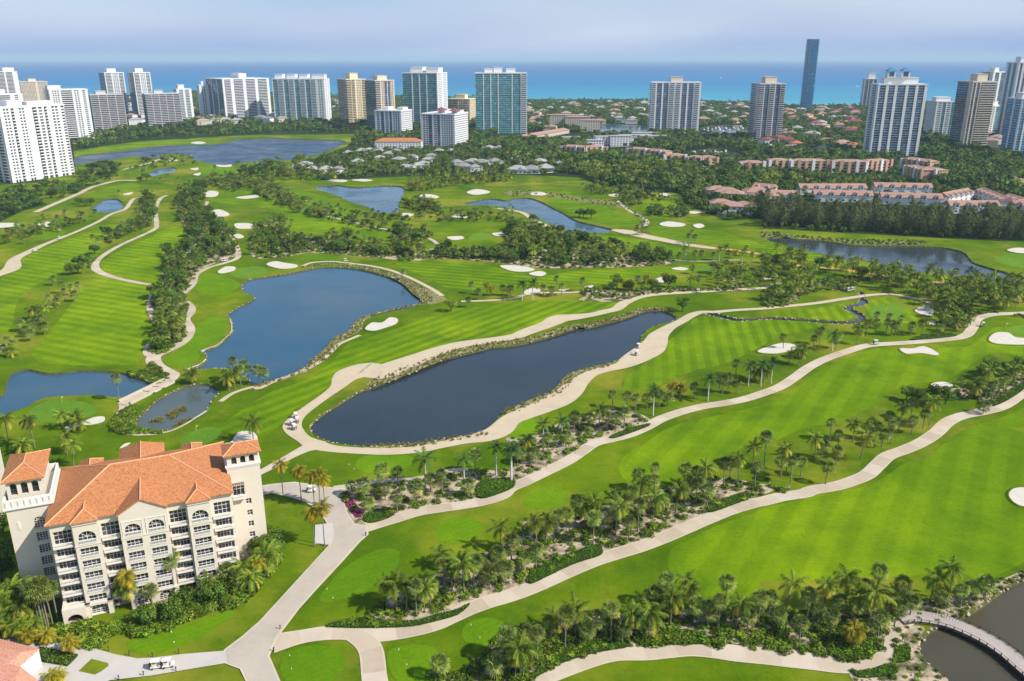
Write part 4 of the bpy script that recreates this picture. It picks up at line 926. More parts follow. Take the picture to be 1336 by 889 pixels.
# groves filled by kind
ZONES = [
 ('in the palm belt beside the winding left path', "E 780,420 920,420 940,540 910,640 800,700 770,660 810,580 780,500", dict(sabal=22, coco=8, tree=8), 4.5),
 ('in the wood right of the left fairway', "E 830,200 960,180 1040,250 960,320 930,390 800,400 840,330", dict(tree=26, sabal=14), 5),
 ('in the wood at the head of the left path', "E 900,0 1050,-20 1180,130 1200,200 1040,240 970,170", dict(tree=36, sabal=22), 5.5),
 ('in the grove beside the upper left path', "E 520,120 620,75 700,40 780,10 760,60 620,120 560,150", dict(sabal=20, tree=4), 6),
 ('in the clump beside the top left bunkers', "A 900,720 1000,690 1040,740 1000,860 900,889 880,800", dict(sabal=28, tree=14), 6),
 ('in the wood by the top left lake', "A 1140,690 1230,620 1314,600 1400,640 1300,720 1180,720", dict(tree=24, sabal=12), 7),
 ('between the two top left cart paths', "A 700,770 780,750 790,850 720,889 690,850", dict(sabal=14, tree=4), 6),
 ('in the dark wood below the big white tower', "A 140,760 220,690 380,720 400,660 480,600 610,600 600,660 480,710 400,745 330,775 250,775", dict(tree=52), 7),
 ('in the grove north of the blue pond', "F 0,60 140,20 200,60 130,110 0,110", dict(sabal=22), 4.5),
 ('in the strip north of the blue pond', "F 0,130 180,110 350,140 560,175 680,195 820,190 840,225 700,215 480,195 300,185 220,200 0,210", dict(sabal=34, tree=16, coco=6), 5),
 ('in the palm clump above the blue pond', "F 720,60 830,80 900,110 860,180 760,220 700,150", dict(sabal=22, coco=4, tree=6), 4.5),
 ('along the strip above the middle fairway', "F 930,190 1050,190 1314,205 1314,235 1100,225 940,222", dict(sabal=22, tree=8), 5),
 ('in the grove left of the far pond', "G 0,370 120,340 260,400 400,420 620,480 600,560 400,575 200,570 0,550", dict(sabal=46, tree=30, coco=18), 6),
 ('in the grove right of the far pond', "G 640,500 810,510 820,545 660,560", dict(tree=9, sabal=3), 6),
 ('in the clumps on the far fairway', "G 560,240 640,190 700,220 700,270 600,270", dict(sabal=16), 6),
 ('in the pair of clumps past the far pond', "G 710,280 800,290 790,320 720,315", dict(sabal=9, tree=2), 6),
 ('in the far clump beside the townhouses', "G 820,290 900,270 920,320 830,330", dict(sabal=11, tree=2), 6),
 ('in the creek garden', "H 0,530 130,520 300,560 300,640 150,760 0,760", dict(sabal=20, coco=12, tree=4), 6),
 ('along the straw path by the right lake', "H 300,560 600,600 800,640 1000,665 1314,690 1314,720 1000,700 700,670 520,640 320,620", dict(sabal=22, coco=10, tree=3), 6),
 ('in the thicket right of the creek green', "H 780,730 1000,690 1200,720 1314,730 1314,790 1150,800 1050,790 1000,850 900,880 880,820", dict(sabal=26, coco=14, tree=12), 5),
 ('in the clump behind the creek green', "H 560,640 800,680 850,740 700,710 560,690", dict(sabal=12, coco=4), 5),
 ('in the wood behind the white villas', "B 60,590 250,560 330,620 600,590 760,600 760,650 600,670 330,690 200,690 80,650", dict(tree=60, sabal=10), 8),
 ('along the far side of the blue inlet', "B 770,690 1000,660 1314,650 1314,690 1080,700 900,730 800,740", dict(sabal=34, coco=14), 6),
 ('on the low bank below the villas', "B 740,790 850,780 960,830 940,850 800,830", dict(sabal=16, tree=6), 6),
 ('on the far left fairway', "B 0,690 100,680 180,760 240,840 320,850 330,870 200,840 60,780 0,740", dict(sabal=34, tree=6), 6),
 ('beside the narrow path over the far left fairway', "F 330,-5 480,15 640,55 700,80 660,95 500,60 340,30", dict(coco=10, fan=6), 6),
 ('on the strip above the blue pond path', "F 380,105 560,135 660,150 640,185 420,165", dict(coco=8, fan=8, tree=3), 5),
 ('on the far bank left of the inlet', "B 130,735 330,820 430,845 340,875 150,800", dict(coco=12, fan=8, tree=4), 6),
 ('on the slope below the long sand strip', "G 20,380 200,400 260,460 60,470", dict(coco=10, fan=6, tree=4), 6),
 ('on the top fairway before the lime wood', "G 380,175 560,180 700,200 860,235 840,250 640,235 420,205", dict(coco=14, fan=10, tree=4), 8),
 ('around the top left green', "A 660,590 820,560 960,560 1000,600 860,620 700,640", dict(tree=8, fan=8), 9),
 ('at the far end of the top left fairway', "A 1010,690 1180,650 1240,700 1180,740 1040,720", dict(tree=10, coco=8, fan=8), 8),
 ('beside the upper left cart path bend', "E 60,90 200,70 420,20 440,40 260,90 120,130", dict(coco=6, fan=10), 9),
 ('between the creek and the middle strip', "G 1000,600 1200,590 1310,640 1280,700 1100,700", dict(coco=14, fan=14, tree=6), 6),
 ('on the far middle fairway', "B 400,840 640,860 860,860 1314,830 1314,889 900,889 560,889", dict(sabal=30), 7),
]
UNDER, UNDERP = [], []
for k, (where, s, mix, md) in enumerate(ZONES):
    poly = trace(s); n = sum(mix.values())
    pts = zone_points(poly, n, md, 100 + k)
    kinds = [a for a, b in mix.items() for _ in range(b)]; rnd.shuffle(kinds)
    for (x, y), kd in zip(pts, kinds):
        n_ = lambda q: tree_count.get(q, 0)
        if kd == 'coco' and rnd.random() < 0.3: kd = 'fan'
        for alt in {'sabal': ('fan', 'coco'), 'coco': ('fan', 'sabal'), 'fan': ('coco', 'sabal'), 'tree': ('lime',)}.get(kd, ()):
            if n_(kd) >= 285: kd = alt
        if n_(kd) >= 285: UNDERP.append((x, y, 0, rnd.uniform(0.7, 1.1))); continue
        plant(kd, x, y, where, None if kd != 'royal' else rnd.uniform(5, 7))
for k, (where, s, mix, md) in enumerate(ZONES):
    poly = trace(s); n = sum(mix.values())
    if 'straw' in where or 'creek' in where: continue
    for x, y in zone_points(poly, int(n * 1.9), md * 0.55, 1700 + k): UNDER.append((x, y, -0.5, rnd.uniform(0.3, 0.8)))
    for x, y in zone_points(poly, int(n * 0.5), md * 0.7, 1750 + k): UNDERP.append((x, y, 0, rnd.uniform(0.6, 1.0)))
# casuarina belt behind the right lake
poly = trace("H -30,300 200,330 480,340 700,350 940,360 1314,370 1420,380 1420,440 1200,440 900,425 600,405 300,385 0,370")
for x, y in zone_points(poly, 150, 5.5, 300): plant('pine', x, y, ('at the front of' if pix_y(x, y, 0) > 301 else 'at the back of') + ' the belt behind the brown lake', None, rnd.uniform(0.95, 1.4))
print('TREES', tree_count)

# ------------------------------------------------------------------ masses: woods too far to count, shrubs, reeds, rocks
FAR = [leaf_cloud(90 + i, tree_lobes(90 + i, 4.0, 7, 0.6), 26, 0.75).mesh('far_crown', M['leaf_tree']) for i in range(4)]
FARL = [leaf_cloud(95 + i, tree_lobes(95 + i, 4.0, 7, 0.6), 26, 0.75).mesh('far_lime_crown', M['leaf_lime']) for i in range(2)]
for me in FAR + FARL:
    me.transform(Matrix.Translation((0, 0, 3.0)))
FARP = []
for i in range(2):
    mb = fan_crown(200 + i, 16, 1.35, 1.2)
    mb.v = [(x, y, z + 5.5) for x, y, z in mb.v]
    o = len(mb.f); mb.tube([(0, 0, 0), (0, 0, 5.5)], [0.18, 0.15], 4, False); mb.t += [0.8] * (len(mb.f) - o)
    FARP.append(mb.mesh('far_palm', M['leaf_palm']))
WOODS = [
 ("A 365,500 470,445 640,415 760,405 900,385 1000,390 1314,375 1314,445 1060,460 880,465 700,475 560,500 380,525", 420, 6, (0.6, 1.7)),
 ("A 120,700 0,760 0,889 120,830 240,800 140,760", 60, 6, (0.7, 1.1)),
 ("B 0,380 100,355 400,375 560,405 560,435 340,445 0,445", 330, 6, (0.6, 1.7)),
 ("B 500,520 520,450 560,430 620,430 640,470 610,510", 70, 6, (0.6, 1.7)),
 ("B 380,560 560,520 900,520 1100,510 1314,520 1314,620 1000,640 600,640 400,610", 560, 6, (0.5, 1.0)),
 ("B 1090,420 1314,450 1314,540 1090,520", 260, 7, (0.6, 1.9)),
 ("C 0,450 240,470 420,480 420,525 600,570 800,610 900,610 1000,650 1050,720 880,700 700,690 500,665 300,645 0,600", 1300, 7, (0.6, 1.9)),
 ("G 380,70 900,70 1010,130 970,210 700,190 450,155 350,105", 420, 7, (0.6, 1.7)),
 ("G 870,170 1000,120 1314,110 1314,330 1120,340 1000,300 900,250", 420, 7, (0.6, 1.6)),
 ("H 0,90 180,110 560,140 880,150 1000,170 1200,190 1314,190 1314,250 900,280 500,260 0,250", 720, 7, (0.5, 1.5)),
 ("H 860,60 1314,60 1314,200 1000,190 880,150", 520, 7, (0.6, 1.9)),
 ("H 0,330 500,350 900,370 1314,380 1314,430 900,425 480,400 0,380", 120, 7, (0.5, 0.8)),
 ("D 780,540 960,560 1200,640 1400,640 1400,780 880,770 860,700 800,640", 800, 8, (0.8, 2.1)),
 ("C 100,285 710,283 715,400 480,402 400,440 230,455 100,445", 2600, 9.5, (1.1, 1.9)),
 ("C 970,290 1230,295 1230,400 1000,410 960,430", 1100, 9.5, (1.0, 1.8)),
 ("C 420,450 900,440 1240,450 1240,520 1100,505 900,520 780,520 620,520", 620, 9, (0.6, 1.7)),
 ("D 0,390 490,390 490,640 0,640", 2100, 9, (1.0, 1.8)),
 ("D 490,380 1400,380 1400,560 800,560 500,600", 1300, 12, (1.4, 2.3)),
 ("B 390,265 760,270 760,420 560,410 400,370", 1900, 10, (1.4, 2.2)),
 ("B -340,240 390,250 400,370 0,360 -340,420", 2400, 11, (1.4, 2.2)),
 ("B 700,270 1130,275 1130,420 760,430", 1300, 10, (1.4, 2.2)),
 ("C 700,600 790,520 900,500 1240,500 1300,560 1300,700 1080,720 900,640", 420, 9, (0.6, 1.9)),
 ("D 0,620 660,620 880,740 1000,760 900,780 640,735 0,730", 420, 8, (0.5, 1.5)),
 ("B 560,400 1130,400 1130,520 850,520 600,520 560,440", 420, 8, (0.6, 1.7)),
 ("A -200,250 20,260 0,700 -200,800", 500, 10, (0.6, 1.9)),
]
HOLD = []   # house footprints kept free of far trees, filled by the houses module
WPTS = []
for k, (s, n, md, sc) in enumerate(WOODS):
    poly = trace(s)
    for (x, y) in zone_points(poly, n, md, 400 + k): WPTS.append((x, y, sc[0], sc[1], k))
LIME_Z = trace("G 380,70 900,70 900,130 450,150 350,105"), trace("H 0,90 180,110 620,150 600,190 0,170")
# ------------------------------------------------------------------ hotel
HO = (-103.3, 162.0); HA = math.atan2(15.2, 36.5)
hotel = thing('hotel', 'cream seven-storey hotel with terracotta tile roofs and two corner towers', 'hotel', (HO[0], HO[1], 0), HA)
def hotel_to_world(x, y):
    return HO[0] + x * math.cos(HA) - y * math.sin(HA), HO[1] + x * math.sin(HA) + y * math.cos(HA)
def arch_loop(x0, x1, z0, zs, n=10):
    cx, r = (x0 + x1) / 2, (x1 - x0) / 2
    return [(x0, z0), (x1, z0)] + [(cx + r * math.cos(math.pi * i / n), zs + r * 0.9 * math.sin(math.pi * i / n)) for i in range(n + 1)]
def rect_loop(x0, x1, z0, z1): return [(x0, z0), (x1, z0), (x1, z1), (x0, z1)]
def wall_panel(x0, x1, z0, z1, holes, depth=0.55, top=None):
    """a wall in the x-z plane, outer face at y=0, openings with reveals"""
    out = [(x0, z0), (x1, z0), (x1, z1)] + (top or []) + [(x0, z1)]
    v2, f2 = cdt_sheet(out, holes)
    mb = MB(); mb.v = [(x, 0.0, z) for x, z in v2]; mb.f = [f for f in f2]
    for h in holes:
        o = len(mb.v); n = len(h)
        mb.v += [(x, 0.0, z) for x, z in h] + [(x, depth, z) for x, z in h]
        mb.f += [(o + i, o + n + i, o + n + (i + 1) % n, o + (i + 1) % n) for i in range(n)]
    return mb
def put(mb, name, mat, parent, y, rot=None):
    mb.v = [(a, b + y, c) for a, b, c in mb.v]
    return link(name, mb.mesh(name, mat), parent)
def window(parent, x0, x1, z0, z1, y, lights=4, rows=2, arch=None, transom=None):
    """joinery and glass of one opening; arch = spring height"""
    cx, r = (x0 + x1) / 2, (x1 - x0) / 2
    w = 0.085; mb = MB()
    ztop = z1
    def topz(x):
        if arch is None: return z1
        return arch + 0.9 * math.sqrt(max(0, r * r - (x - cx) ** 2))
    for i in range(lights + 1):
        x = x0 + (x1 - x0) * i / lights; ww = w * (1.3 if i in (0, lights) or i == lights // 2 else 0.9)
        a, b = max(x0, x - ww / 2), min(x1, x + ww / 2)
        mb.box(a, b, y - 0.05, y + 0.05, z0, max(z0 + 0.3, topz(min(max(x, x0 + 0.05), x1 - 0.05))))
    hz = [z0 + 0.05] + [z0 + ((arch or z1) - z0) * k / rows for k in range(1, rows + (1 if arch else 0))] + ([] if arch else [z1 - 0.05])
    for z in hz: mb.box(x0, x1, y - 0.045, y + 0.045, z - 0.04, z + 0.04)
    if arch:
        for k in (1, 2, 3):
            a = math.pi * k / 4
            mb.tube([(cx, y, arch), (cx + r * math.cos(a) * 0.98, y, arch + 0.9 * r * math.sin(a) * 0.98)], [0.05, 0.05], 4)
        n = 10
        pts = [(cx + (r - 0.04) * math.cos(math.pi * i / n), y, arch + 0.9 * (r - 0.04) * math.sin(math.pi * i / n)) for i in range(n + 1)]
        mb.tube(pts, [0.07] * (n + 1), 4)
    o = link('window', mb.mesh('window', M['white_trim']), parent)
    lp = arch_loop(x0, x1, z0, arch) if arch else rect_loop(x0, x1, z0, z1)
    g = MB(); g.v = [(x, y + 0.07, z) for x, z in lp]; g.f = [tuple(range(len(lp)))]
    link('pane', g.mesh('pane', M['glass_dark']), o)
    return o
def balustrade(parent, x0, x1, y, z, h=0.95, name='balustrade', step=0.28):
    mb = MB()
    mb.box(x0, x1, y - 0.10, y + 0.10, z, z + 0.14)
    mb.box(x0, x1, y - 0.10, y + 0.10, z + h - 0.12, z + h)
    n = max(2, int((x1 - x0) / step))
    for i in range(n + 1):
        x = x0 + 0.06 + (x1 - x0 - 0.12) * i / n
        mb.box(x - 0.055, x + 0.055, y - 0.05, y + 0.05, z + 0.14, z + h - 0.12)
    return link(name, mb.mesh(name, M['white_trim']), parent)
def balcony(parent, x0, x1, y0, y1, z, sides=True):
    mb = MB(); mb.box(x0, x1, y0, y1, z - 0.28, z)
    mb.box(x0 + 0.15, x1 - 0.15, y0 + 0.2, y1, z - 0.5, z - 0.28)
    b = link('balcony', mb.mesh('balcony', M['cream_stucco']), parent)
    balustrade(b, x0, x1, y0 + 0.12, z)
    return b
EAVE = 24.5
ZC = [20.2, 16.8, 13.6, 10.55, 7.5, 4.35]
cols = [(0.5, 5.2, 0.6, 'bay'), (5.2, 10.4, -1.3, 'pil'), (10.4, 14.7, 0.6, 'bay'), (14.7, 24.8, -1.6, 'gab'), (24.8, 29.3, 0.6, 'bay'), (29.3, 34.4, -1.3, 'pil'), (34.4, 39.5, 0.6, 'bay')]
core = MB(); core.box(0.7, 39.3, 1.3, 28.3, 0, EAVE)
link('wall', core.mesh('wall', M['cream_stucco']), hotel)
for ci, (x0, x1, yf, kind) in enumerate(cols):
    cx = (x0 + x1) / 2
    centers = [cx] if kind != 'gab' else [17.25, 22.25]
    hw = 1.85 if kind != 'gab' else 1.7
    holes = []; wins = []
    for cxx in centers:
        a, b = cxx - hw, cxx + hw
        for i, z in enumerate(ZC):
            if kind == 'bay':
                if i == 0: holes.append(rect_loop(a, b, z - 1.55, z + 1.9)); wins.append((a, b, z - 1.55, z + 1.9, None, 4, 3))
                else: holes.append(rect_loop(a, b, z - 1.35, z + 1.0)); wins.append((a, b, z - 1.35, z + 1.0, None, 5, 2))
            else:
                if i == 0: holes.append(arch_loop(a, b, z - 1.4, z + 0.1)); wins.append((a, b, z - 1.4, z + 1.7, z + 0.1, 4, 2))
                else: holes.append(rect_loop(a, b, z - 1.35, z + 0.95)); wins.append((a, b, z - 1.35, z + 0.95, None, 4, 2))
        if kind == 'bay': holes.append(rect_loop(a, b, 0.25, 2.6)); wins.append((a, b, 0.25, 2.6, None, 4, 2))
        else: holes.append(arch_loop(a, b, 0.1, 1.1)); wins.append((a, b, 0.1, 2.6, 1.1, 4, 2))
    ztop = EAVE - 0.1; apex = None
    if kind == 'gab': apex = [(cx, 27.6)]; ztop = 24.6
    mb = wall_panel(x0, x1, 0.0, ztop, holes, 0.75, apex)
    if kind != 'bay':
        mb.v += [(x0, 0, 0), (x0, 3.0, 0), (x0, 3.0, ztop), (x0, 0, ztop), (x1, 0, 0), (x1, 3.0, 0), (x1, 3.0, ztop), (x1, 0, ztop)]
        o = len(mb.v) - 8; mb.f += [(o, o + 3, o + 2, o + 1), (o + 4, o + 5, o + 6, o + 7)]
        mb.box(x0 - 0.12, x1 + 0.12, -0.14, -0.004, 18.35, 18.6)
        mb.box(x0 - 0.3, x0 + 0.75, -0.7, -0.003, 0, 3.6); mb.box(x1 - 0.75, x1 + 0.3, -0.7, -0.003, 0, 3.6)
        mb.box(x0 - 0.3, x1 + 0.3, -0.7, -0.003, 3.0, 3.6) if kind == 'pil' else mb.box(x0 + 0.75, x1 - 0.75, -0.5, -0.003, 3.15, 3.6)
    put(mb, 'wall', M['cream_stucco'], hotel, yf)
    for (a, b, z0, z1, ar, lt, rw) in wins:
        window(hotel, a, b, z0, z1, yf + 0.6, lt, rw, ar)
    for cxx in centers:
        a, b = cxx - hw, cxx + hw
        for i, z in enumerate(ZC):
            zb_ = z - (1.55 if kind == 'bay' and i == 0 else 1.4)
            if kind == 'bay': balcony(hotel, x0 + 0.25, x1 - 0.25, yf - 1.35, yf, zb_)
            else: balustrade(hotel, a + 0.02, b - 0.02, yf - 0.05, zb_ + 0.02)
    if kind == 'gab':
        for cxx in centers:
            mb = MB(); fr = 2.15
            mb.box(cxx - fr, cxx + fr, -0.12, -0.004, 22.55, 22.7); mb.box(cxx - fr, cxx - fr + 0.12, -0.12, -0.004, 18.6, 22.55); mb.box(cxx + fr - 0.12, cxx + fr, -0.12, -0.004, 18.6, 22.55)
            put(mb, 'moulding', M['white_trim'], hotel, yf)
# cornice under the eaves of the bays
for (x0, x1, yf, kind) in cols:
    if kind == 'gab': continue
    mb = MB(); mb.box(x0 + 0.02, x1 - 0.02, yf - 0.3, yf - 0.004, EAVE - 0.75, EAVE - 0.25)
    link('cornice', mb.mesh('cornice', M['white_trim']), hotel)
# roofs
def roof(name, vs, fs, parent, thick=0.28, mat='terracotta'):
    mb = MB(); n = len(vs)
    mb.v = list(vs) + [(x, y, z - thick) for x, y, z in vs]
    mb.f = [tuple(f) for f in fs]
    # fascia along the boundary edges
    cnt = {}
    for f in fs:
        for i in range(len(f)):
            e = (f[i], f[(i + 1) % len(f)]); cnt[tuple(sorted(e))] = cnt.get(tuple(sorted(e)), []) + [e]
    for k, es in cnt.items():
        if len(es) == 1: a, b = es[0]; mb.f.append((b, a, a + n, b + n))
    o = link(name, mb.mesh(name, M[mat]), parent)
    return o
def ridge_tiles(parent, lines, r=0.17):
    for a, b in lines:
        mb = MB(); n = max(2, int((Vector(b) - Vector(a)).length / 1.2))
        pts = [tuple(Vector(a).lerp(Vector(b), i / n) + Vector((0, 0, 0.03))) for i in range(n + 1)]
        mb.tube(pts, [r] * (n + 1), 6)
        link('ridge_cap', mb.mesh('ridge_cap', M['ridge']), parent)
paint('ridge', (0.72, 0.36, 0.18), 0.8, 0.15)
RZ, RY = 30.0, 14.6
main = [(-0.2, -0.3, EAVE), (39.9, -0.3, EAVE), (39.9, 29.5, EAVE), (-0.2, 29.5, EAVE), (13.3, RY, RZ), (26.4, RY, RZ)]
rf = roof('roof', main, [(0, 1, 5, 4), (1, 2, 5), (2, 3, 4, 5), (3, 0, 4)], hotel)
ridge_tiles(rf, [(main[4], main[5]), (main[0], main[4]), (main[1], main[5]), (main[2], main[5]), (main[3], main[4])])
for (x0, x1) in ((5.0, 10.6), (29.1, 34.6)):
    for sy, ye, yb in ((1, -1.9, 8.0), (-1, 31.0, 21.0)):
        cx = (x0 + x1) / 2; hz = EAVE + 0.12
        v = [(x0, ye, hz), (x1, ye, hz), (cx, ye + 2.9 * sy, hz + 1.75), (cx, yb, hz + 1.75), (x0, yb, hz), (x1, yb, hz)]
        r_ = roof('roof', v, [(0, 1, 2), (1, 5, 3, 2), (0, 2, 3, 4)] if sy > 0 else [(1, 0, 2), (5, 1, 2, 3), (2, 0, 4, 3)], hotel)
        ridge_tiles(r_, [(v[2], v[3]), (v[0], v[2]), (v[1], v[2])], 0.13)
    mb = MB(); mb.box(x0 + 0.2, x1 - 0.2, 28, 30.4, 0, EAVE); link('wall', mb.mesh('wall', M['cream_stucco']), hotel)
gz = 24.75
for ye, yb, sy in ((-2.0, 13.0, 1), (34.6, 16, -1)):
    v = [(14.3, ye, gz), (19.75, ye, gz + 3.15), (25.2, ye, gz), (14.3, yb, gz), (19.75, yb, gz + 3.15), (25.2, yb, gz)]
    if sy < 0: v[1] = (19.75, ye - 4.0, gz + 3.15)
    r_ = roof('roof', v, [(0, 1, 4, 3), (1, 2, 5, 4)] + ([(2, 1, 0)] if sy < 0 else []), hotel)
    ridge_tiles(r_, [(v[1], v[4])], 0.15)
mb = MB(); mb.box(14.7, 24.8, 28, 34, 0, gz); link('wall', mb.mesh('wall', M['cream_stucco']), hotel)
# right tower
def tower_part(x0, x1, y0, y1, z0, z1, front_holes=(), right_holes=(), mat='cream_stucco'):
    mb = wall_panel(x0, x1, z0, z1, list(front_holes), 0.5)
    mb.v = [(a, b + y0, c) for a, b, c in mb.v]
    o = len(mb.v); q = wall_panel(y0, y1, z0, z1, list(right_holes), 0.5)
    mb.v += [(x1 - b, a, c) for a, b, c in q.v]; mb.f += [tuple(i + o for i in f) for f in q.f]
    o = len(mb.v)
    mb.v += [(x0, y0, z0), (x0, y1, z0), (x1, y1, z0), (x0, y0, z1), (x0, y1, z1), (x1, y1, z1), (x1, y0, z1)]
    mb.f += [(o, o + 3, o + 4, o + 1), (o + 1, o + 4, o + 5, o + 2), (o + 3, o + 6, o + 5, o + 4)]
    return link('tower_wall', mb.mesh('tower_wall', M[mat]), hotel)
sm = [(43.6, z) for z in (16.2, 12.9, 9.7, 6.6)]
tower_part(39.3, 47.2, 9.4, 15.4, 0, 26.3, [rect_loop(x - 0.65, x + 0.65, z - 0.8, z + 0.8) for x, z in sm] + [rect_loop(40.1, 42.9, 18.2, 21.8)], [rect_loop(11.7, 13.0, z - 0.8, z + 0.8) for _, z in sm])
for x, z in sm: window(hotel, x - 0.65, x + 0.65, z - 0.8, z + 0.8, 9.75, 2, 2)
window(hotel, 40.1, 42.9, 18.2, 21.8, 9.85, 3, 2)
bl = balcony(hotel, 39.9, 43.1, 7.9, 9.4, 18.1)
mb = MB()
for i in range(7): mb.box(40.0 + i * 0.48, 40.12 + i * 0.48, 7.7, 9.38, 21.9, 22.06)
mb.box(39.8, 43.2, 7.95, 8.1, 21.72, 21.88)
for x in (40.0, 42.9): mb.box(x, x + 0.14, 7.96, 8.09, 18.1, 21.72)
link('pergola', mb.mesh('pergola', M['beige_paint']), hotel)
up = [arch_loop(x - 0.62, x + 0.62, 26.9, 28.3) for x in (41.2, 43.3, 45.4)]
mb = MB(); mb.box(39.0, 47.5, 9.1, 15.7, 26.3, 26.75); mb.box(39.15, 47.35, 9.25, 15.55, 25.9, 26.3)
link('cornice', mb.mesh('cornice', M['white_trim']), hotel)
tower_part(39.5, 47.0, 9.6, 15.2, 26.75, 29.7, up, [arch_loop(11.6, 12.9, 26.9, 28.3)])
mb = MB(); mb.box(40.1, 46.4, 10.3, 14.6, 26.76, 29.6); link('belfry_core', mb.mesh('belfry_core', M['glass_dark']), hotel)
v = [(38.7, 8.8, 29.75), (47.8, 8.8, 29.75), (47.8, 16.0, 29.75), (38.7, 16.0, 29.75), (42.0, 12.4, 31.4), (44.5, 12.4, 31.4)]
r_ = roof('roof', v, [(0, 1, 5, 4), (1, 2, 5), (2, 3, 4, 5), (3, 0, 4)], hotel); ridge_tiles(r_, [(v[4], v[5])] + [(v[a], v[b]) for a, b in ((0, 4), (1, 5), (2, 5), (3, 4))], 0.13)
# left tower
lw = [(-2.6, z) for z in (17.0, 13.8, 10.6, 7.5)]
holes = [rect_loop(x - 1.15, x + 1.15, z - 1.15, z + 1.15) for x, z in lw] + [arch_loop(-3.75, -1.45, 19.3, 21.2)]
tower_part(-8.7, 0.6, 9.4, 26.0, 0, 25.2, holes, [])
for x, z in lw: window(hotel, x - 1.15, x + 1.15, z - 1.15, z + 1.15, 9.75, 4, 4)
window(hotel, -3.75, -1.45, 19.3, 22.2, 9.75, 4, 3, 21.2)
mb = MB(); mb.box(-7.0, -6.4, 9.3, 9.396, 19.8, 21.8); link('niche', mb.mesh('niche', M['white_trim']), hotel)
mb = MB()
for (a, b, c, d, e, f_) in ((-9.2, 1.1, 8.9, 26.5, 25.2, 25.75), (-9.0, 0.9, 9.1, 26.3, 27.35, 27.55)): mb.box(a, b, c, d if e < 27 else 9.5, e, f_)
mb.box(-9.0, 0.9, 9.1, 9.4, 25.75, 27.35); mb.box(0.5, 0.9, 9.5, 26.3, 25.75, 27.55); mb.box(-9.0, -8.6, 9.5, 26.3, 25.75, 27.55); mb.box(-9.0, 0.9, 26.0, 26.3, 25.75, 27.55)
link('parapet', mb.mesh('parapet', M['white_trim']), hotel)
for i in range(8):
    mb = MB(); x = -8.6 + i * 1.27; mb.box(x, x + 0.22, 8.95, 9.095, 25.8, 27.2); link('bracket', mb.mesh('bracket', M['cream_stucco']), hotel)
ua = [arch_loop(x - 0.7, x + 0.7, 27.7, 30.0) for x in (-6.7, -4.5, -2.3)]
tower_part(-8.1, -0.9, 11.2, 25.2, 25.76, 31.4, ua, [arch_loop(y - 0.8, y + 0.8, 27.7, 30.0) for y in (13.5, 17, 20.5)])
mb = MB(); mb.box(-7.5, -1.5, 11.9, 24.6, 25.77, 31.2); link('belfry_core', mb.mesh('belfry_core', M['glass_dark']), hotel)
v = [(-8.9, 10.4, 31.5), (-0.1, 10.4, 31.5), (-0.1, 26.0, 31.5), (-8.9, 26.0, 31.5), (-4.5, 15.5, 33.6), (-4.5, 20.5, 33.6)]
r_ = roof('roof', v, [(0, 1, 4), (1, 2, 5, 4), (2, 3, 5), (3, 0, 4, 5)], hotel); ridge_tiles(r_, [(v[4], v[5])] + [(v[a], v[b]) for a, b in ((0, 4), (1, 4), (2, 5), (3, 5))], 0.13)
# link between left tower and first bay, with small windows and a corner balcony
lk = [(2.0 - 2.6, z) for z in ()]
mb = wall_panel(-0.2, 0.72, 0, 23.5, []); mb.v = [(a, b + 3.0, c) for a, b, c in mb.v]; mb.box(-0.2, 0.69, 3.01, 9.5, 0, 23.5)
link('wall', mb.mesh('wall', M['cream_stucco']), hotel)
for z in (16.2, 13.0, 9.9, 6.8):
    window(hotel, -0.95, 0.35, z - 0.8, z + 0.8, 9.33, 2, 2) if False else None
# ground-floor loggia with roof terrace below the first bay
mb = wall_panel(0.4, 5.1, 0, 3.5, [arch_loop(1.2, 4.4, 0.1, 1.2)], 0.5); mb.v = [(a, b - 3.4, c) for a, b, c in mb.v]
mb.box(0.4, 5.1, -2.85, 0.55, 3.2, 3.5); mb.box(0.4, 0.8, -2.85, 0.5, 0, 3.2); mb.box(4.75, 5.1, -2.85, -0.8, 0, 3.2)
mb.box(0.4, 5.1, -3.4, -3.1, 3.5, 4.3); mb.box(0.4, 0.7, -3.1, 0.5, 3.5, 4.3)
link('loggia', mb.mesh('loggia', M['cream_stucco']), hotel)
# right-hand terrace wall
mb = MB(); mb.box(35.0, 40.5, -3.2, -2.9, 0, 1.2); mb.box(40.2, 40.5, -2.9, 0.5, 0, 1.2); link('terrace_wall', mb.mesh('terrace_wall', M['cream_stucco']), hotel)

# neighbouring wing at the left border
w2 = thing('hotel_wing', 'cream balconied wing cut by the left border beside the hotel', 'building', (-148.5, 196.0, 0), HA)
mb = MB(); mb.box(-8, 9.0, 0.8, 22, 0, 27); link('wall', mb.mesh('wall', M['cream_stucco']), w2)
for fl in range(8):
    for bx_ in range(4):
        x = -7.5 + bx_ * 4.1
        window(w2, x + 0.4, x + 3.2, 1.0 + fl * 3.3, 3.0 + fl * 3.3, 0.7, 3, 1)
        balcony(w2, x, x + 3.7, -0.7, 0.8, 0.7 + fl * 3.3)
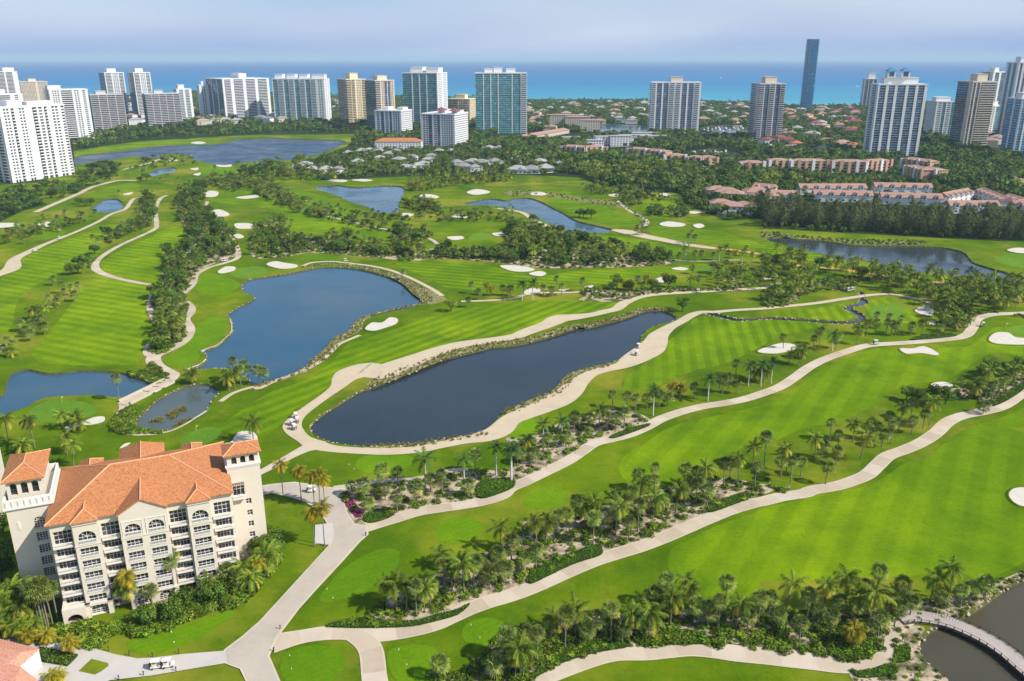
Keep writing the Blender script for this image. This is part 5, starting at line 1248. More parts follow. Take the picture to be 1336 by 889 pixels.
# clubhouse in the lower left corner
ch = thing('clubhouse', 'low white building with salmon tile roof in the bottom corner', 'building', (0, 0, 0))
cp = [G('z', a, b) for a, b in ((30, 300), (290, 375), (85, 555), (290, 640), (-150, 700), (-200, 300))]
def wpt(u, v, z):
    return ground(*px('z', u, v), z)
rz = 4.4
a_, b_, c_ = wpt(30, 305, rz), wpt(292, 372, rz), wpt(85, 556, rz)
d_ = wpt(290, 610, rz); e_ = wpt(200, 800, rz); f_ = wpt(-250, 700, rz); g_ = wpt(-200, 260, rz)
def prism(name, pts, z0, z1, mat, parent):
    if area(pts) < 0: pts = pts[::-1]
    n = len(pts); v2, f2 = cdt_sheet(pts, [])
    mb = MB(); mb.v = [(x, y, z1) for x, y in v2]; mb.f = f2
    o = len(mb.v); mb.v += [(x, y, z0) for x, y in pts] + [(x, y, z1) for x, y in pts]
    mb.f += [(o + i, o + (i + 1) % n, o + n + (i + 1) % n, o + n + i) for i in range(n)]
    return link(name, mb.mesh(name, mat), parent)
outl = [a_, b_, c_, d_, e_, f_, g_]
ctr = (sum(p[0] for p in outl) / 7, sum(p[1] for p in outl) / 7)
prism('wall', [(ctr[0] + (p[0] - ctr[0]) * 0.95, ctr[1] + (p[1] - ctr[1]) * 0.95) for p in outl], 0, rz - 0.05, M['white_paint'], ch)
M['salmon'] = tile_roof('salmon_tile', (0.42, 0.16, 0.10), (0.58, 0.26, 0.17), (0.66, 0.34, 0.24))
rr = MB(); n = 7
rr.v = [(p[0], p[1], rz) for p in outl] + [(ctr[0] + (p[0] - ctr[0]) * 0.45, ctr[1] + (p[1] - ctr[1]) * 0.45, rz + 1.7) for p in outl]
rr.f = [(i, (i + 1) % n, n + (i + 1) % n, n + i) for i in range(n)] + [tuple(range(n, 2 * n))]
rr.f = [f[::-1] for f in rr.f] if area(outl) < 0 else rr.f
link('roof', rr.mesh('roof', M['salmon']), ch)
sk = MB(); q = [wpt(a, b, 6.0) for a, b in ((5, 362), (75, 380), (10, 440), (-60, 420))]
sk.v = [(x, y, 6.02) for x, y in q] + [(x, y, 5.2) for x, y in q]; sk.f = [(0, 1, 2, 3), (0, 4, 5, 1), (1, 5, 6, 2), (2, 6, 7, 3), (3, 7, 4, 0)]
link('skylight_kerb', sk.mesh('skylight_kerb', M['white_trim']), ch)
# lamp of the corner: small window on its white wall
m_ = ((c_[0] + b_[0]) / 2, (c_[1] + b_[1]) / 2)
# ------------------------------------------------------------------ towers
def tower(name, label, L, Rr, depth, top, spec, wall='white_paint', glass='glass_blue', fl=3.1, right=None, left=None, pent=None, slab=0.9, group='waterfront apartment towers', proud=1.3, ph_h=6.0, cap=1.6, pents=None, rot=None):
    """L, Rr: foot of the facade in photo pixels; top: roof line pixel. spec: facade strips 'w' wall pier, 'b' balconies, 'g' glass, 'p' punched windows with widths"""
    a, b = Vector(ground(*L)), Vector(ground(*Rr))
    if rot is None:
        wid = (b - a).length; ang = math.atan2(b.y - a.y, b.x - a.x)
    else:                       # L, Rr mark the whole outline; rot turns the block about its nearest corner
        vm = max(L[1], Rr[1]); a, b = Vector(ground(L[0], vm)), Vector(ground(Rr[0], vm)); tot = b.x - a.x; ang = R(rot); yb = a.y
        sn, cs = math.sin(ang), math.cos(ang); depth = min(depth, tot * 0.55 / max(abs(sn), 0.2))
        wid = (tot - depth * abs(sn)) / cs; ax = a.x + (depth * sn if rot > 0 else 0)
        uL, uR = (L[0] - PW / 2) / FOCAL, (Rr[0] - PW / 2) / FOCAL
        def corner_us(ax, w):
            ay = yb + (0 if rot >= 0 else -w * sn)
            cs_ = [(ax, ay), (ax + w * cs, ay + w * sn), (ax - depth * sn, ay + depth * cs), (ax + w * cs - depth * sn, ay + w * sn + depth * cs)]
            us = [x / (y * _c + CAM_H * _s) for x, y in cs_]
            return min(us), max(us)
        D_ = yb * _c + CAM_H * _s
        for _ in range(40):      # fit the block so that its outline spans the surveyed width
            l, q = corner_us(ax, wid); ax += (uL - l) * D_ * 0.8; wid = max(8.0, wid + ((uR - uL) - (q - l)) * D_ * 0.6)
        a = Vector((ax, yb + (0 if rot >= 0 else -wid * sn)))
        b = a + Vector((cs, sn)) * wid
    mid = (a + b) / 2
    near = a if a.y < b.y else b
    H = height_to(near.x, near.y, top)
    t = thing(name, label, 'tower', (a.x, a.y, 0), ang, group)
    nf = max(3, int(round(H / fl))); fh = H / nf
    W = M[wall]
    mb = MB(); mb.box(0.6, wid - 0.6, 0.6, depth - 0.6, 0, H - 0.3); link('glazing', mb.mesh('glazing', M[glass]), t)
    # one storey: spandrels and balcony slabs, shared by all storeys
    st = MB(); piers = []
    def face(spec, length, tr):
        ws = [float(s[1:]) for s in spec.split()]; tot = sum(ws); x = 0.0
        for s, w in zip(spec.split(), ws):
            w = w / tot * length; k = s[0]
            if k == 'w': piers.append((tr, x, x + w, -0.15))
            elif k == 'b':
                tr(st, x, x + w, -proud, 0.75, -0.14, 0.14); tr(st, x, x + w, -proud, -proud + 0.12, 0.14, 0.95)
            elif k == 'g':
                tr(st, x, x + w, 0.25, 0.75, -0.12, 0.16)
            elif k == 'h':
                tr(st, x, x + w, 0.1, 0.75, -0.2, 1.25)
            elif k == 'p':
                tr(st, x, x + w, 0.0, 0.75, -0.45, 0.9)
                n = max(1, int(w / 3.2))
                for i in range(n + 1):
                    c = x + w * i / n; piers.append((tr, max(x, c - 0.55), min(x + w, c + 0.55), 0.02))
            x += w
    def front(m, x0, x1, y0, y1, z0, z1): m.box(x0, x1, y0, y1, z0, z1)
    def rightf(m, x0, x1, y0, y1, z0, z1): m.box(wid - y1, wid - y0, x0, x1, z0, z1)
    def leftf(m, x0, x1, y0, y1, z0, z1): m.box(y0, y1, depth - x1, depth - x0, z0, z1)
    face(spec, wid, front)
    face(right or spec, depth, rightf); face(left or right or spec, depth, leftf)
    sm_ = st.mesh('storey', W)
    for i in range(1, nf): link('storey', sm_, t, (0, 0, i * fh))['kind'] = 'stuff'
    for tr, x0, x1, y0 in piers:
        mb = MB(); tr(mb, x0, x1, y0, 0.72, 0, H - 0.2); link('pier', mb.mesh('pier', W), t)
    mb = MB(); mb.box(-0.4, wid + 0.4, -0.4, depth + 0.4, H - 0.2, H + cap); link('roof', mb.mesh('roof', W), t)
    for (fx0, fx1, hh) in (pents or [(0.36, 0.64, ph_h)]):
        mb = MB(); mb.box(wid * fx0, wid * fx1, depth * 0.3, depth * 0.75, H + cap, H + cap + hh); mb.box(wid * fx0 - 0.6, wid * fx1 + 0.6, depth * 0.3 - 0.6, depth * 0.75 + 0.6, H + cap + hh, H + cap + hh + 0.6)
        link('penthouse', mb.mesh('penthouse', M[pent or wall]), t)
    t['h'] = H
    return t, wid, depth, H
A0 = lambda x, y: px('A', x, y)
B0 = lambda x, y: px('B', x, y)
C0 = lambda x, y: px('C', x, y)
D0 = lambda x, y: px('D', x, y)
TW = 'apartment_tower'
tower(TW, 'bulky white slab tower with slotted facade nearest the golf course on the left', A0(66, 692), A0(380, 648), 26, A0(0, 318)[1], 'w2 p4 w1 b2 w3 p4 w5 b3 w1 p3 w1 b2 w3 p5 w1.5 p3', glass='glass_grey', right='p10', left='w1 b2 w1 b2 w1', pents=[(0.2, 0.42, 5), (0.5, 0.9, 3)])
tower(TW, 'white tower peeking from behind the slotted white slab', A0(-90, 465), A0(150, 465), 50, A0(0, 252)[1], 'w2 b5 w2 b5 w2 p2 w2', glass='glass_grey', right='p6', rot=40)
tower(TW, 'pale stepped tower at the far left edge against the sea', A0(-40, 328), A0(120, 328), 50, A0(0, 133)[1], 'b4 w1 b4 w1 b4 w3', glass='glass_grey', right='w1 p3 w1', pents=[(0.55, 0.95, 8)], rot=40)
tower(TW, 'squat beige block at the far left behind the slotted white slab', A0(100, 310), A0(260, 310), 50, A0(0, 184)[1], 'p6 w1 p4', wall='beige_paint', glass='glass_grey', right='p4', rot=40)
tower(TW, 'white tower with tall ribs right of the slotted white slab', A0(262, 478), A0(478, 478), 30, A0(0, 226)[1], 'w1.4 p4 w1 b3 b3 w1 p3 w1.6 p2 w1.2', glass='glass_grey', right='w1 p4 w1', left='b4 w1 b4', pents=[(0.02, 0.35, 5)], rot=42)
tower(TW, 'wide grey-beige block with close balcony lines', A0(466, 428), A0(646, 428), 24, A0(0, 250)[1], 'b4 w.4 b4 w.4 b4 w.4 b4', wall='taupe_paint', glass='glass_grey', right='w1 p3', left='g4 w1', pents=[(0.2, 0.5, 5)], rot=38)
tower(TW, 'left one of the two slim white towers standing before the sea', A0(525, 342), A0(652, 342), 44, A0(0, 138)[1], 'w.7 b4 w.7 p4 w.7 b3 w.6', glass='glass_blue', right='p4', left='g4', pents=[(0.25, 0.7, 8)], rot=42)
tower(TW, 'right one of the two slim white towers standing before the sea', A0(668, 348), A0(784, 348), 42, A0(0, 138)[1], 'w.7 b4 w.7 p4 w.7 b3 w.6', glass='glass_blue', right='p4', left='g4', pents=[(0.25, 0.7, 8)], rot=42)
tower(TW, 'broad grey tower with close balcony lines and dark left flank', A0(735, 412), A0(925, 412), 22, A0(0, 246)[1], 'b3 w.3 b3 w.3 b3 w.3 b3 w.3 b3', wall='taupe_paint', glass='glass_blue', right='p4', left='g4', pents=[(0.3, 0.55, 5)], rot=38)
tower(TW, 'narrow white tower attached behind the broad grey tower', A0(893, 392), A0(984, 392), 26, A0(0, 222)[1], 'w1.2 b2 w1 b2 w1.2', glass='glass_teal', right='w1 p2 w1', pents=[(0.2, 0.6, 7)], rot=35)
tower(TW, 'narrow white tower left of the dark blue slab', A0(1010, 370), A0(1068, 370), 26, A0(0, 200)[1], 'w1 p2 w1.5', glass='glass_grey', right='w1', rot=30)
tower(TW, 'wide slab with dark blue left half and white right half', A0(1057, 378), B0(97, 378), 84, A0(0, 170)[1], 'w.6 b2 w1 b3 w1 b3 w1 b3 w.8', glass='glass_blue', right='p4', left='w.4 g3 w.5 g3 w.5 g3 w.4', pents=[(0.47, 0.63, 9)], rot=42)
tower(TW, 'white and teal slab with four rooftop blocks', B0(112, 380), B0(398, 380), 34, B0(0, 170)[1], 'w.4 g2 w.5 b2 w.4 g2 w.5 b2 w.4 g2 w.5 b2 w.4 g2 w.5 b2 w1 p2 w1', glass='glass_teal', right='w2 p3 w2 p3 w2', left='g4', pents=[(0.03, 0.18, 8), (0.26, 0.42, 8), (0.5, 0.66, 8), (0.74, 0.98, 8)], rot=-6)
tower(TW, 'sand coloured tower with white rooftop drum', B0(436, 402), B0(580, 402), 42, B0(0, 172)[1], 'b3 w.4 b2 w1 p3 w.6 b2 w.6', wall='sand_paint', glass='glass_grey', right='p5', left='g4', pents=[(0.35, 0.75, 10)], rot=36)
tower(TW, 'sand coloured tower with dark glass bays right of its taller twin', B0(574, 424), B0(722, 424), 42, B0(0, 178)[1], 'b3 w.6 p2 g1.5 w.4 g1.5 p2 w.6', wall='beige_paint', glass='glass_blue', right='p5', left='g4', pents=[(0.3, 0.8, 7)], rot=36)
tower(TW, 'teal glass tower with white right flank and jagged white top', B0(762, 418), B0(985, 418), 60, B0(0, 140)[1], 'g3 w.3 g2 w.3 g2 w.3 g3 w.3', glass='glass_teal', right='w1 p5 w2 p5 w1', left='g4', pents=[(0.15, 0.5, 9), (0.6, 0.95, 8)], rot=-13)
tower('apartment_block', 'white midrise behind the white midrise with maroon caps', B0(618, 450), B0(806, 450), 44, B0(0, 332)[1], 'w1 p2 w.6 g2 w.6 p2 w.6 g1.5 w.6 p4 w1', glass='glass_blue', right='p4', pents=[(0.2, 0.4, 4), (0.75, 0.95, 4)], group='white midrise blocks', rot=-18)
tb, tw_, td_, th_ = tower('apartment_block', 'white midrise with small maroon roof caps in front of the teal towers', B0(850, 515), B0(1087, 515), 54, B0(0, 350)[1], 'w1 p3 g2 w.6 p2 g1.5 w.6 p6 w1', glass='glass_blue', right='p4', pents=[(0.4, 0.6, 4), (0.8, 0.97, 3)], group='white midrise blocks', rot=-18)
for fx in (0.5, 0.885):
    c = tw_ * fx; q = 7.0; z = th_ + 1.6 + (4.6 if fx < 0.6 else 3.6)
    mb = MB(); mb.add([(c - q, 6, z), (c + q, 6, z), (c + q, 24, z), (c - q, 24, z), (c, 15, z + 4)], [(0, 1, 4), (1, 2, 4), (2, 3, 4), (3, 0, 4)]); link('roof_cap', mb.mesh('roof_cap', M['maroon_tile']), tb)
tower(TW, 'butter yellow terraced block between the two teal towers', B0(985, 400), B0(1126, 400), 40, B0(0, 272)[1], 'p2 w.5 b3 w.5 p2 w.5 b3 w.6', wall='sand_paint', glass='glass_grey', right='p4', pents=[(0.3, 0.7, 7)], rot=-15)
tower(TW, 'large teal glass tower with bowed centre', C0(-152, 446), C0(104, 446), 34, C0(0, 140)[1], 'g3 w.3 g2.5 w.3 g2.5 w.3 g2 g3 w.3 g3 w.4 b2', glass='glass_teal', right='b3 w.4 g3', left='g4', pents=[(0.18, 0.34, 6), (0.36, 0.52, 8), (0.6, 0.78, 6)], rot=0)
tower(TW, 'blue-grey slab with white piers beside the canal', C0(715, 442), C0(968, 442), 28, C0(0, 188)[1], 'b1.5 w.5 g1.8 w.6 g1.8 w.6 b1.5 w.8 b1.5 w.6 g1.8 w.6 g1.8 w.6 b1.5 w.6', wall='white_paint', glass='glass_blue', right='w1 p2 w1', left='b3 w1', pents=[(0.4, 0.64, 8)], pent='beige_paint', rot=-3)
tower(TW, 'dark grey-blue tower with beige roof block left of the leaning blue tower', D0(-85, 560), D0(85, 560), 44, D0(0, 272)[1], 'b2 w.4 g2 w.5 b2 w.5 g2 w.4 b2', wall='taupe_paint', glass='glass_blue', right='b3 w.6 b3', left='b3', pents=[(0.3, 0.75, 9)], pent='beige_paint', rot=2)
tower(TW, 'slim dark blue glass tower rising above the horizon', D0(180, 410), D0(244, 410), 36, D0(0, 45)[1], 'b3 w.15 b3', wall='blue_roof', glass='glass_navy', fl=4.2, proud=0.9, cap=0.6, pents=[(0.0, 0.01, 0.1)], group=None, rot=2)
tt, tw_, td_, th_ = tower(TW, 'big white ribbed tower with two blue pyramid cupolas', D0(498, 634), D0(775, 634), 30, D0(0, 276)[1], 'w.5 g2 w.9 g2 w.9 g2.6 w.9 g2.3 w.9 g2 w.9', glass='glass_blue', right='w1 p3 w1', left='w1 b2 w1', pents=[(0.15, 0.85, 7)], rot=-5)
for fx in (0.27, 0.56):
    c = tw_ * fx; mb = MB(); z = th_ + 9.0; q = 5.0
    mb.box(c - q, c + q, 6, 6 + 2 * q, z, z + 8); link('cupola', mb.mesh('cupola', M['white_paint']), tt)
    mb = MB(); mb.box(c - q * .6, c + q * .6, 5.9, 5.995, z + 1.5, z + 7); link('cupola_window', mb.mesh('cupola_window', M['glass_blue']), tt)
    q = 6.0; z += 8
    mb = MB(); mb.add([(c - q, 11 - q, z), (c + q, 11 - q, z), (c + q, 11 + q, z), (c - q, 11 + q, z), (c, 11, z + 5)], [(0, 1, 4), (1, 2, 4), (2, 3, 4), (3, 0, 4), (3, 2, 1, 0)]); link('cupola_roof', mb.mesh('cupola_roof', M['blue_roof']), tt)
tower(TW, 'blue tower half hidden behind the big white ribbed tower', D0(482, 400), D0(555, 400), 30, D0(0, 246)[1], 'g2 w.3 g2 w.5 g2', glass='glass_blue', right='w1 g2 w1', pents=[(0.3, 0.9, 14)], rot=-10)
tower(TW, 'low white and teal block right of the big white ribbed tower', D0(800, 552), D0(935, 552), 40, D0(0, 362)[1], 'w1 p3 w.5 g2.5 w.5 p3 w.6 g2', glass='glass_teal', right='p4', pents=[(0.1, 0.9, 5)], rot=-6)
tower(TW, 'beige tower with close balcony rings and square roof block', D0(925, 600), D0(1120, 600), 40, D0(0, 262)[1], 'g1.5 w.6 g1.5 w.8 b8', wall='beige_paint', glass='glass_blue', right='b6 w.5', left='g3 w1', pents=[(0.35, 0.78, 9)], rot=3)
tower(TW, 'tall white tower with blue glass stripes at the right edge', D0(1160, 560), D0(1300, 560), 40, D0(0, 165)[1], 'w1 g1.5 w1.4 g1.5 w1.4 g1.5 w1.4 g1', glass='glass_blue', right='w1 g1 w1', left='w1 g1.5 w1 g1.5 w1', pents=[(0.3, 0.7, 7)], rot=-6)
tower(TW, 'low white block behind the beige ringed tower', D0(1105, 540), D0(1215, 536), 30, D0(0, 385)[1], 'p3 w.5 g2 w.5 p3', glass='glass_teal', right='p4')
tower(TW, 'pale blue glass tower cut by the right border', D0(1185, 645), D0(1420, 645), 40, D0(0, 350)[1], 'g1.5 w.5 g2 w.6 g2 w.6 g2 w1', glass='glass_navy', right='w1 g2', left='g2 w.5 g2 w.5', pents=[(0.1, 0.9, 6)], rot=-6)
tower(TW, 'slender blue and white tower behind the tall striped one', D0(1110, 500), D0(1180, 498), 30, D0(0, 212)[1], 'w1 g2 w1 g2 w1', glass='glass_blue', right='w1 g2 w1')

# ------------------------------------------------------------------ houses
HOUSES = []
def house(name, label, x, y, w, d, h, ang, wall, rf_, cat='house', group=None, pitch=0.42, windows=True, gable=False, over=0.6):
    t = thing(name, label, cat, (x, y, 0), ang, group)
    mb = MB(); mb.box(-w / 2, w / 2, -d / 2, d / 2, 0, h); link('wall', mb.mesh('wall', M[wall]), t)
    a, b = w / 2 + over, d / 2 + over; rh = min(a, b) * pitch
    rx = max(0.1, a - b) if not gable else a
    ry = max(0.1, b - a) if (b > a and not gable) else 0
    if b > a and not gable: v = [(-a, -b, h), (a, -b, h), (a, b, h), (-a, b, h), (0, -ry, h + rh), (0, ry, h + rh)]; f = [(0, 1, 4), (1, 2, 5, 4), (2, 3, 5), (3, 0, 4, 5)]
    else: v = [(-a, -b, h), (a, -b, h), (a, b, h), (-a, b, h), (-rx, 0, h + rh), (rx, 0, h + rh)]; f = [(0, 1, 5, 4), (1, 2, 5), (2, 3, 4, 5), (3, 0, 4)]
    roof('roof', v, f, t, 0.35, rf_)
    if windows:
        n = max(2, int(w / 4.0)); fls = max(1, int(h / 3.0))
        for j in range(fls):
            for i in range(n):
                cx = -w / 2 + w * (i + 0.5) / n; mb = MB(); z = j * 3.0 + 0.9
                mb.box(cx - 0.8, cx + 0.8, -d / 2 - 0.05, -d / 2 + 0.1, z, z + 1.5); link('window', mb.mesh('window', M['glass_blue']), t)
    HOUSES.append((x, y, max(w, d) / 2 + 1.5))
    return t
# white hip-roofed villas
VILLA = "B 235,625,1.2 265,615,1.2 300,640,1.3 370,640,1.3 430,640,1.1 480,555,1 550,545,1.2 590,540,1 640,545,1 690,560,1.2 740,590,1.2 770,630,1.2 830,620,1.2 860,610,1 900,570,1 940,545,1 800,575,1 640,580,1 530,600,1.1 1030,605,1.3 1060,625,1.3 1110,600,1.3 1150,605,1.4 1220,600,1.6 1120,630,1.2 1190,530,1.4 1240,530,1.2 1000,545,1 880,590,1 720,545,1 C 60,590,1.5 110,575,1.5 60,640,1.6 130,640,1.6 200,635,1.8 270,615,1.4 170,600,1.4"
r = random.Random(5); f = 'B'
VROW = [(533, 'at the back of the leafy estate'), (585, 'in the middle rows of the leafy estate'), (9999, 'in the front row of the leafy estate')]
for t in VILLA.split():
    if t in FR: f = t; continue
    q = [float(k) for k in t.split(',')]; x, y = G(f, q[0], q[1])
    house('villa', 'white hip-roofed villa ' + next(w for lim, w in VROW if q[1] < lim), x, y, 13 * q[2] * r.uniform(.85, 1.1), 11 * q[2], 4.8, r.uniform(-.5, .5), 'white_paint', r.choice(['roof_white', 'roof_grey', 'roof_white']), group='white villas in the leafy estate')
# low white hotel with orange roof
a, b = Vector(ground(*B0(615, 525))), Vector(ground(*B0(850, 520))); c = (a + b) / 2
house('guest_house', 'long white three-storey house with orange tile roof below the white midrises', c.x, c.y + 8, (b - a).length, 20, 11, 0.0, 'white_paint', 'terracotta', 'building')
# salmon and ochre apartment rows
APT = [("D 30,712 130,712 0,0", 'pink_paint'), ("D 140,715 320,715 0,0", 'yellow_paint'), ("D 348,718 510,720 0,0", 'pink_paint'), ("D 515,720 640,712 0,0", 'yellow_paint'), ("D 705,740 790,765 0,0", 'pink_paint'), ("D 770,750 860,768 0,0", 'yellow_paint'), ("D 690,700 830,720 0,0", 'pink_paint'),
       ("C 278,548 400,556 0,0", 'pink_paint'), ("C 400,556 510,552 0,0", 'yellow_paint'), ("C 610,560 700,568 0,0", 'pink_paint'), ("C 700,570 800,580 0,0", 'yellow_paint'), ("C 800,600 905,600 0,0", 'pink_paint'), ("C 912,608 985,612 0,0", 'pink_paint'), ("C 985,612 1065,610 0,0", 'yellow_paint'), ("C 1185,640 1300,640 0,0", 'yellow_paint')]
adesc = ['salmon block left of the big row behind the townhouses', 'ochre block beside the leftmost salmon one of the big row', 'salmon block in the middle of the big row', 'ochre block right of the middle salmon one in the big row', 'salmon block at the angled end of the row', 'ochre block at the angled end of the row', 'salmon block behind the angled row end',
         'salmon block left of the white marina houses', 'ochre block below the white marina houses', 'small salmon block below the canal tower', 'small ochre block below the canal tower', 'low salmon block facing the marina wood', 'salmon block left of the ochre corner house by the marina', 'ochre corner block by the boats', 'ochre block right of the boat basin']
for (s, wl_), ds in zip(APT, adesc):
    f, p1_, p2_, _ = s.split(); p1_ = [float(k) for k in p1_.split(',')]; p2_ = [float(k) for k in p2_.split(',')]
    a, b = Vector(G(f, *p1_)), Vector(G(f, *p2_)); mid = (a + b) / 2; ang = math.atan2(b.y - a.y, b.x - a.x); w = (b - a).length; n_ = Vector((-math.sin(ang), math.cos(ang)))
    h = 12.5 if f == 'D' else 11.0
    t = house('apartment_house', ds, mid.x + n_.x * 8, mid.y + n_.y * 8, w, 15, h, ang, wl_, 'pink_tile', 'building', 'salmon and ochre apartment houses', 0.25, False)
    n = max(2, int(w / 7)); 
    for i in range(n + 1):     # projecting bays and window bands
        cx = -w / 2 + w * i / n
        mb = MB(); mb.box(cx - 1.6, cx + 1.6, -9.0, -7.3, 0, h + (1.8 if i % 2 else 0.4)); link('bay', mb.mesh('bay', M['white_paint' if i % 3 == 0 else ('yellow_paint' if wl_ == 'pink_paint' else 'pink_paint')]), t)
    for j in range(int(h / 3.2)):
        for i in range(n):
            cx = -w / 2 + w * (i + 0.5) / n; mb = MB(); mb.box(cx - 1.7, cx + 1.7, -7.56, -7.3, 1 + j * 3.2, 2.7 + j * 3.2); link('window', mb.mesh('window', M['glass_dark']), t)
# pink-roofed townhouse rows
TOWN = [("H 185,212 520,212", 'rear townhouse row on the left behind the tree belt'), ("H 255,245 550,252", 'front townhouse row on the left behind the tree belt'), ("H 562,205 850,210", 'rear townhouse row on the right behind the tree belt'), ("H 592,258 900,268", 'front townhouse row on the right behind the tree belt'),
        ("H 935,260 1060,235", 'short townhouse row angled towards the road'), ("H 1060,225 1190,280", 'townhouse row running away to the right'), ("H 940,305 1190,305", 'townhouse row low behind the trees at right'), ("H 1190,260 1330,300", 'townhouse row with white walls cut by the right border'), ("H 1250,300 1400,310", 'lower townhouse row cut by the right border'), ("H -60,205 40,215", 'townhouse left of the long rows'), ("H -20,245 170,250", 'low townhouse row left of the front row'), ("H 1250,180 1380,190", 'pale house in the wood at the right border')]
for s, ds in TOWN:
    a, b = [Vector(q) for q in trace(s)]; mid = (a + b) / 2; ang = math.atan2(b.y - a.y, b.x - a.x); w = (b - a).length; n_ = Vector((-math.sin(ang), math.cos(ang)))
    t = house('townhouse_row', 'pink-roofed ' + ds, mid.x + n_.x * 7, mid.y + n_.y * 7, w, 13, 6.5, ang, 'white_paint', 'pink_tile', 'townhouses', 'pink-roofed townhouse rows', 0.5, False, True)
    n = max(2, int(w / 9))
    for i in range(n):
        cx = -w / 2 + w * (i + 0.5) / n
        mb = MB(); mb.box(cx - 1.7, cx + 1.7, -7.3, -3.0, 5.0, 8.1); link('dormer', mb.mesh('dormer', M['white_paint']), t)
        mb = MB(); mb.add([(cx - 2.1, -7.7, 8.1), (cx + 2.1, -7.7, 8.1), (cx + 2.1, -1, 8.1), (cx - 2.1, -1, 8.1), (cx, -7.7, 9.1), (cx, -1, 9.1)], [(0, 1, 4), (1, 2, 5, 4), (3, 0, 4, 5), (2, 3, 5)]); link('dormer_roof', mb.mesh('dormer_roof', M['pink_tile']), t)
        for z, hh in ((1.0, 1.7), (5.6, 1.6)):
            mb = MB(); mb.box(cx - 1.1, cx + 1.1, -7.36 if z > 4 else -6.56, -6.3, z, z + hh); link('window', mb.mesh('window', M['glass_blue']), t)
HH = "G 1060,215,1.3 1110,225,1.4 1140,235,1.3 1260,225,1.5 1300,245,1.5 1080,285,1.2 1130,300,1.3 1200,300,1.3 1250,305,1.2"
for t in HH.split()[1:]:
    q = [float(k) for k in t.split(',')]; x, y = G('G', q[0], q[1])
    house('townhouse', 'single pink-tiled house among the trees above the far fairway', x, y, 15 * q[2], 11 * q[2], 6.5, r.uniform(-.5, .3), 'white_paint', 'pink_tile', group='pink-tiled single houses')
# white marina houses and quay blocks
for k, (u, v, w, d, h) in enumerate([(450, 505, 24, 20, 9), (490, 500, 26, 20, 13), (530, 500, 26, 20, 13), (575, 505, 30, 20, 15), (605, 500, 18, 18, 12), (650, 470, 50, 20, 7), (700, 455, 50, 22, 6), (740, 475, 40, 20, 7), (330, 485, 30, 20, 8)]):
    x, y = G('C', u, v)
    t = house('marina_house', 'flat white house on the quay by the canal', x, y, w, d, h, 0.1 * (k % 3), 'white_paint', 'roof_white', group='white quay houses', pitch=0.08)
# pinkish long building left
a, b = Vector(G('C', 70, 480)), Vector(G('C', 300, 440)); c = (a + b) / 2
house('long_house', 'long pink-roofed building left of the cream canal block', c.x, c.y, (b - a).length, 15, 6, math.atan2(b.y - a.y, b.x - a.x), 'beige_paint', 'pink_tile', 'building')
for k, (u, v, w, h) in enumerate([(290, 415, 50, 24), (360, 420, 44, 22), (425, 432, 34, 20)]):
    x, y = G('C', u, v)
    t = house('canal_block', 'cream seven-storey block with flat pink roof by the canal', x, y, w, 26, h, -0.1, 'beige_paint', 'pink_tile', 'building', 'cream canal blocks', 0.12)
# island houses
ISL = []
rI = random.Random(11)
for s, n, md, wmix in (("C 105,300 700,295 700,395 480,398 240,430 105,430", 64, 36, 'isl'), ("D 90,400 480,400 480,620 110,620 0,600", 55, 32, 'red'), ("C 980,300 1210,305 1210,395 985,405", 22, 36, 'isl'), ("B 400,270 750,290 740,400 580,400 410,350", 40, 34, 'isl'), ("A 640,260 1000,270 1000,370 660,400", 30, 34, 'isl'), ("D 820,490 1300,480 1300,600 1130,600", 26, 34, 'red'), ("B -320,330 380,340 390,372 -300,420", 30, 34, 'isl')):
    poly = trace(s)
    for (x, y) in zone_points(poly, n, md, rI.randrange(9999)):
        if wmix == 'red': rf_, wl_ = rI.choice(['red_tile', 'pink_tile', 'pink_tile', 'maroon_tile', 'roof_white']), rI.choice(['white_paint', 'beige_paint'])
        else: rf_, wl_ = rI.choice(['roof_white', 'roof_white', 'roof_grey', 'roof_white', 'pink_tile', 'pink_tile']), rI.choice(['white_paint', 'white_paint', 'beige_paint'])
        lab = 'far white house with %s roof among trees near the sea' % {'roof_white': 'white', 'roof_grey': 'grey', 'pink_tile': 'pink tile', 'terracotta': 'orange tile', 'red_tile': 'red tile', 'maroon_tile': 'maroon'}[rf_]
        if wl_ == 'beige_paint': lab = lab.replace('white house', 'beige house')
        house('island_house', lab, x, y, rI.uniform(14, 26), rI.uniform(12, 18), rI.choice([5, 7, 8, 10]), rI.uniform(-.6, .6), wl_, rf_, group=lab.replace('far ', '').replace('house', 'houses'), windows=False)
print('HOUSES', len(HOUSES))
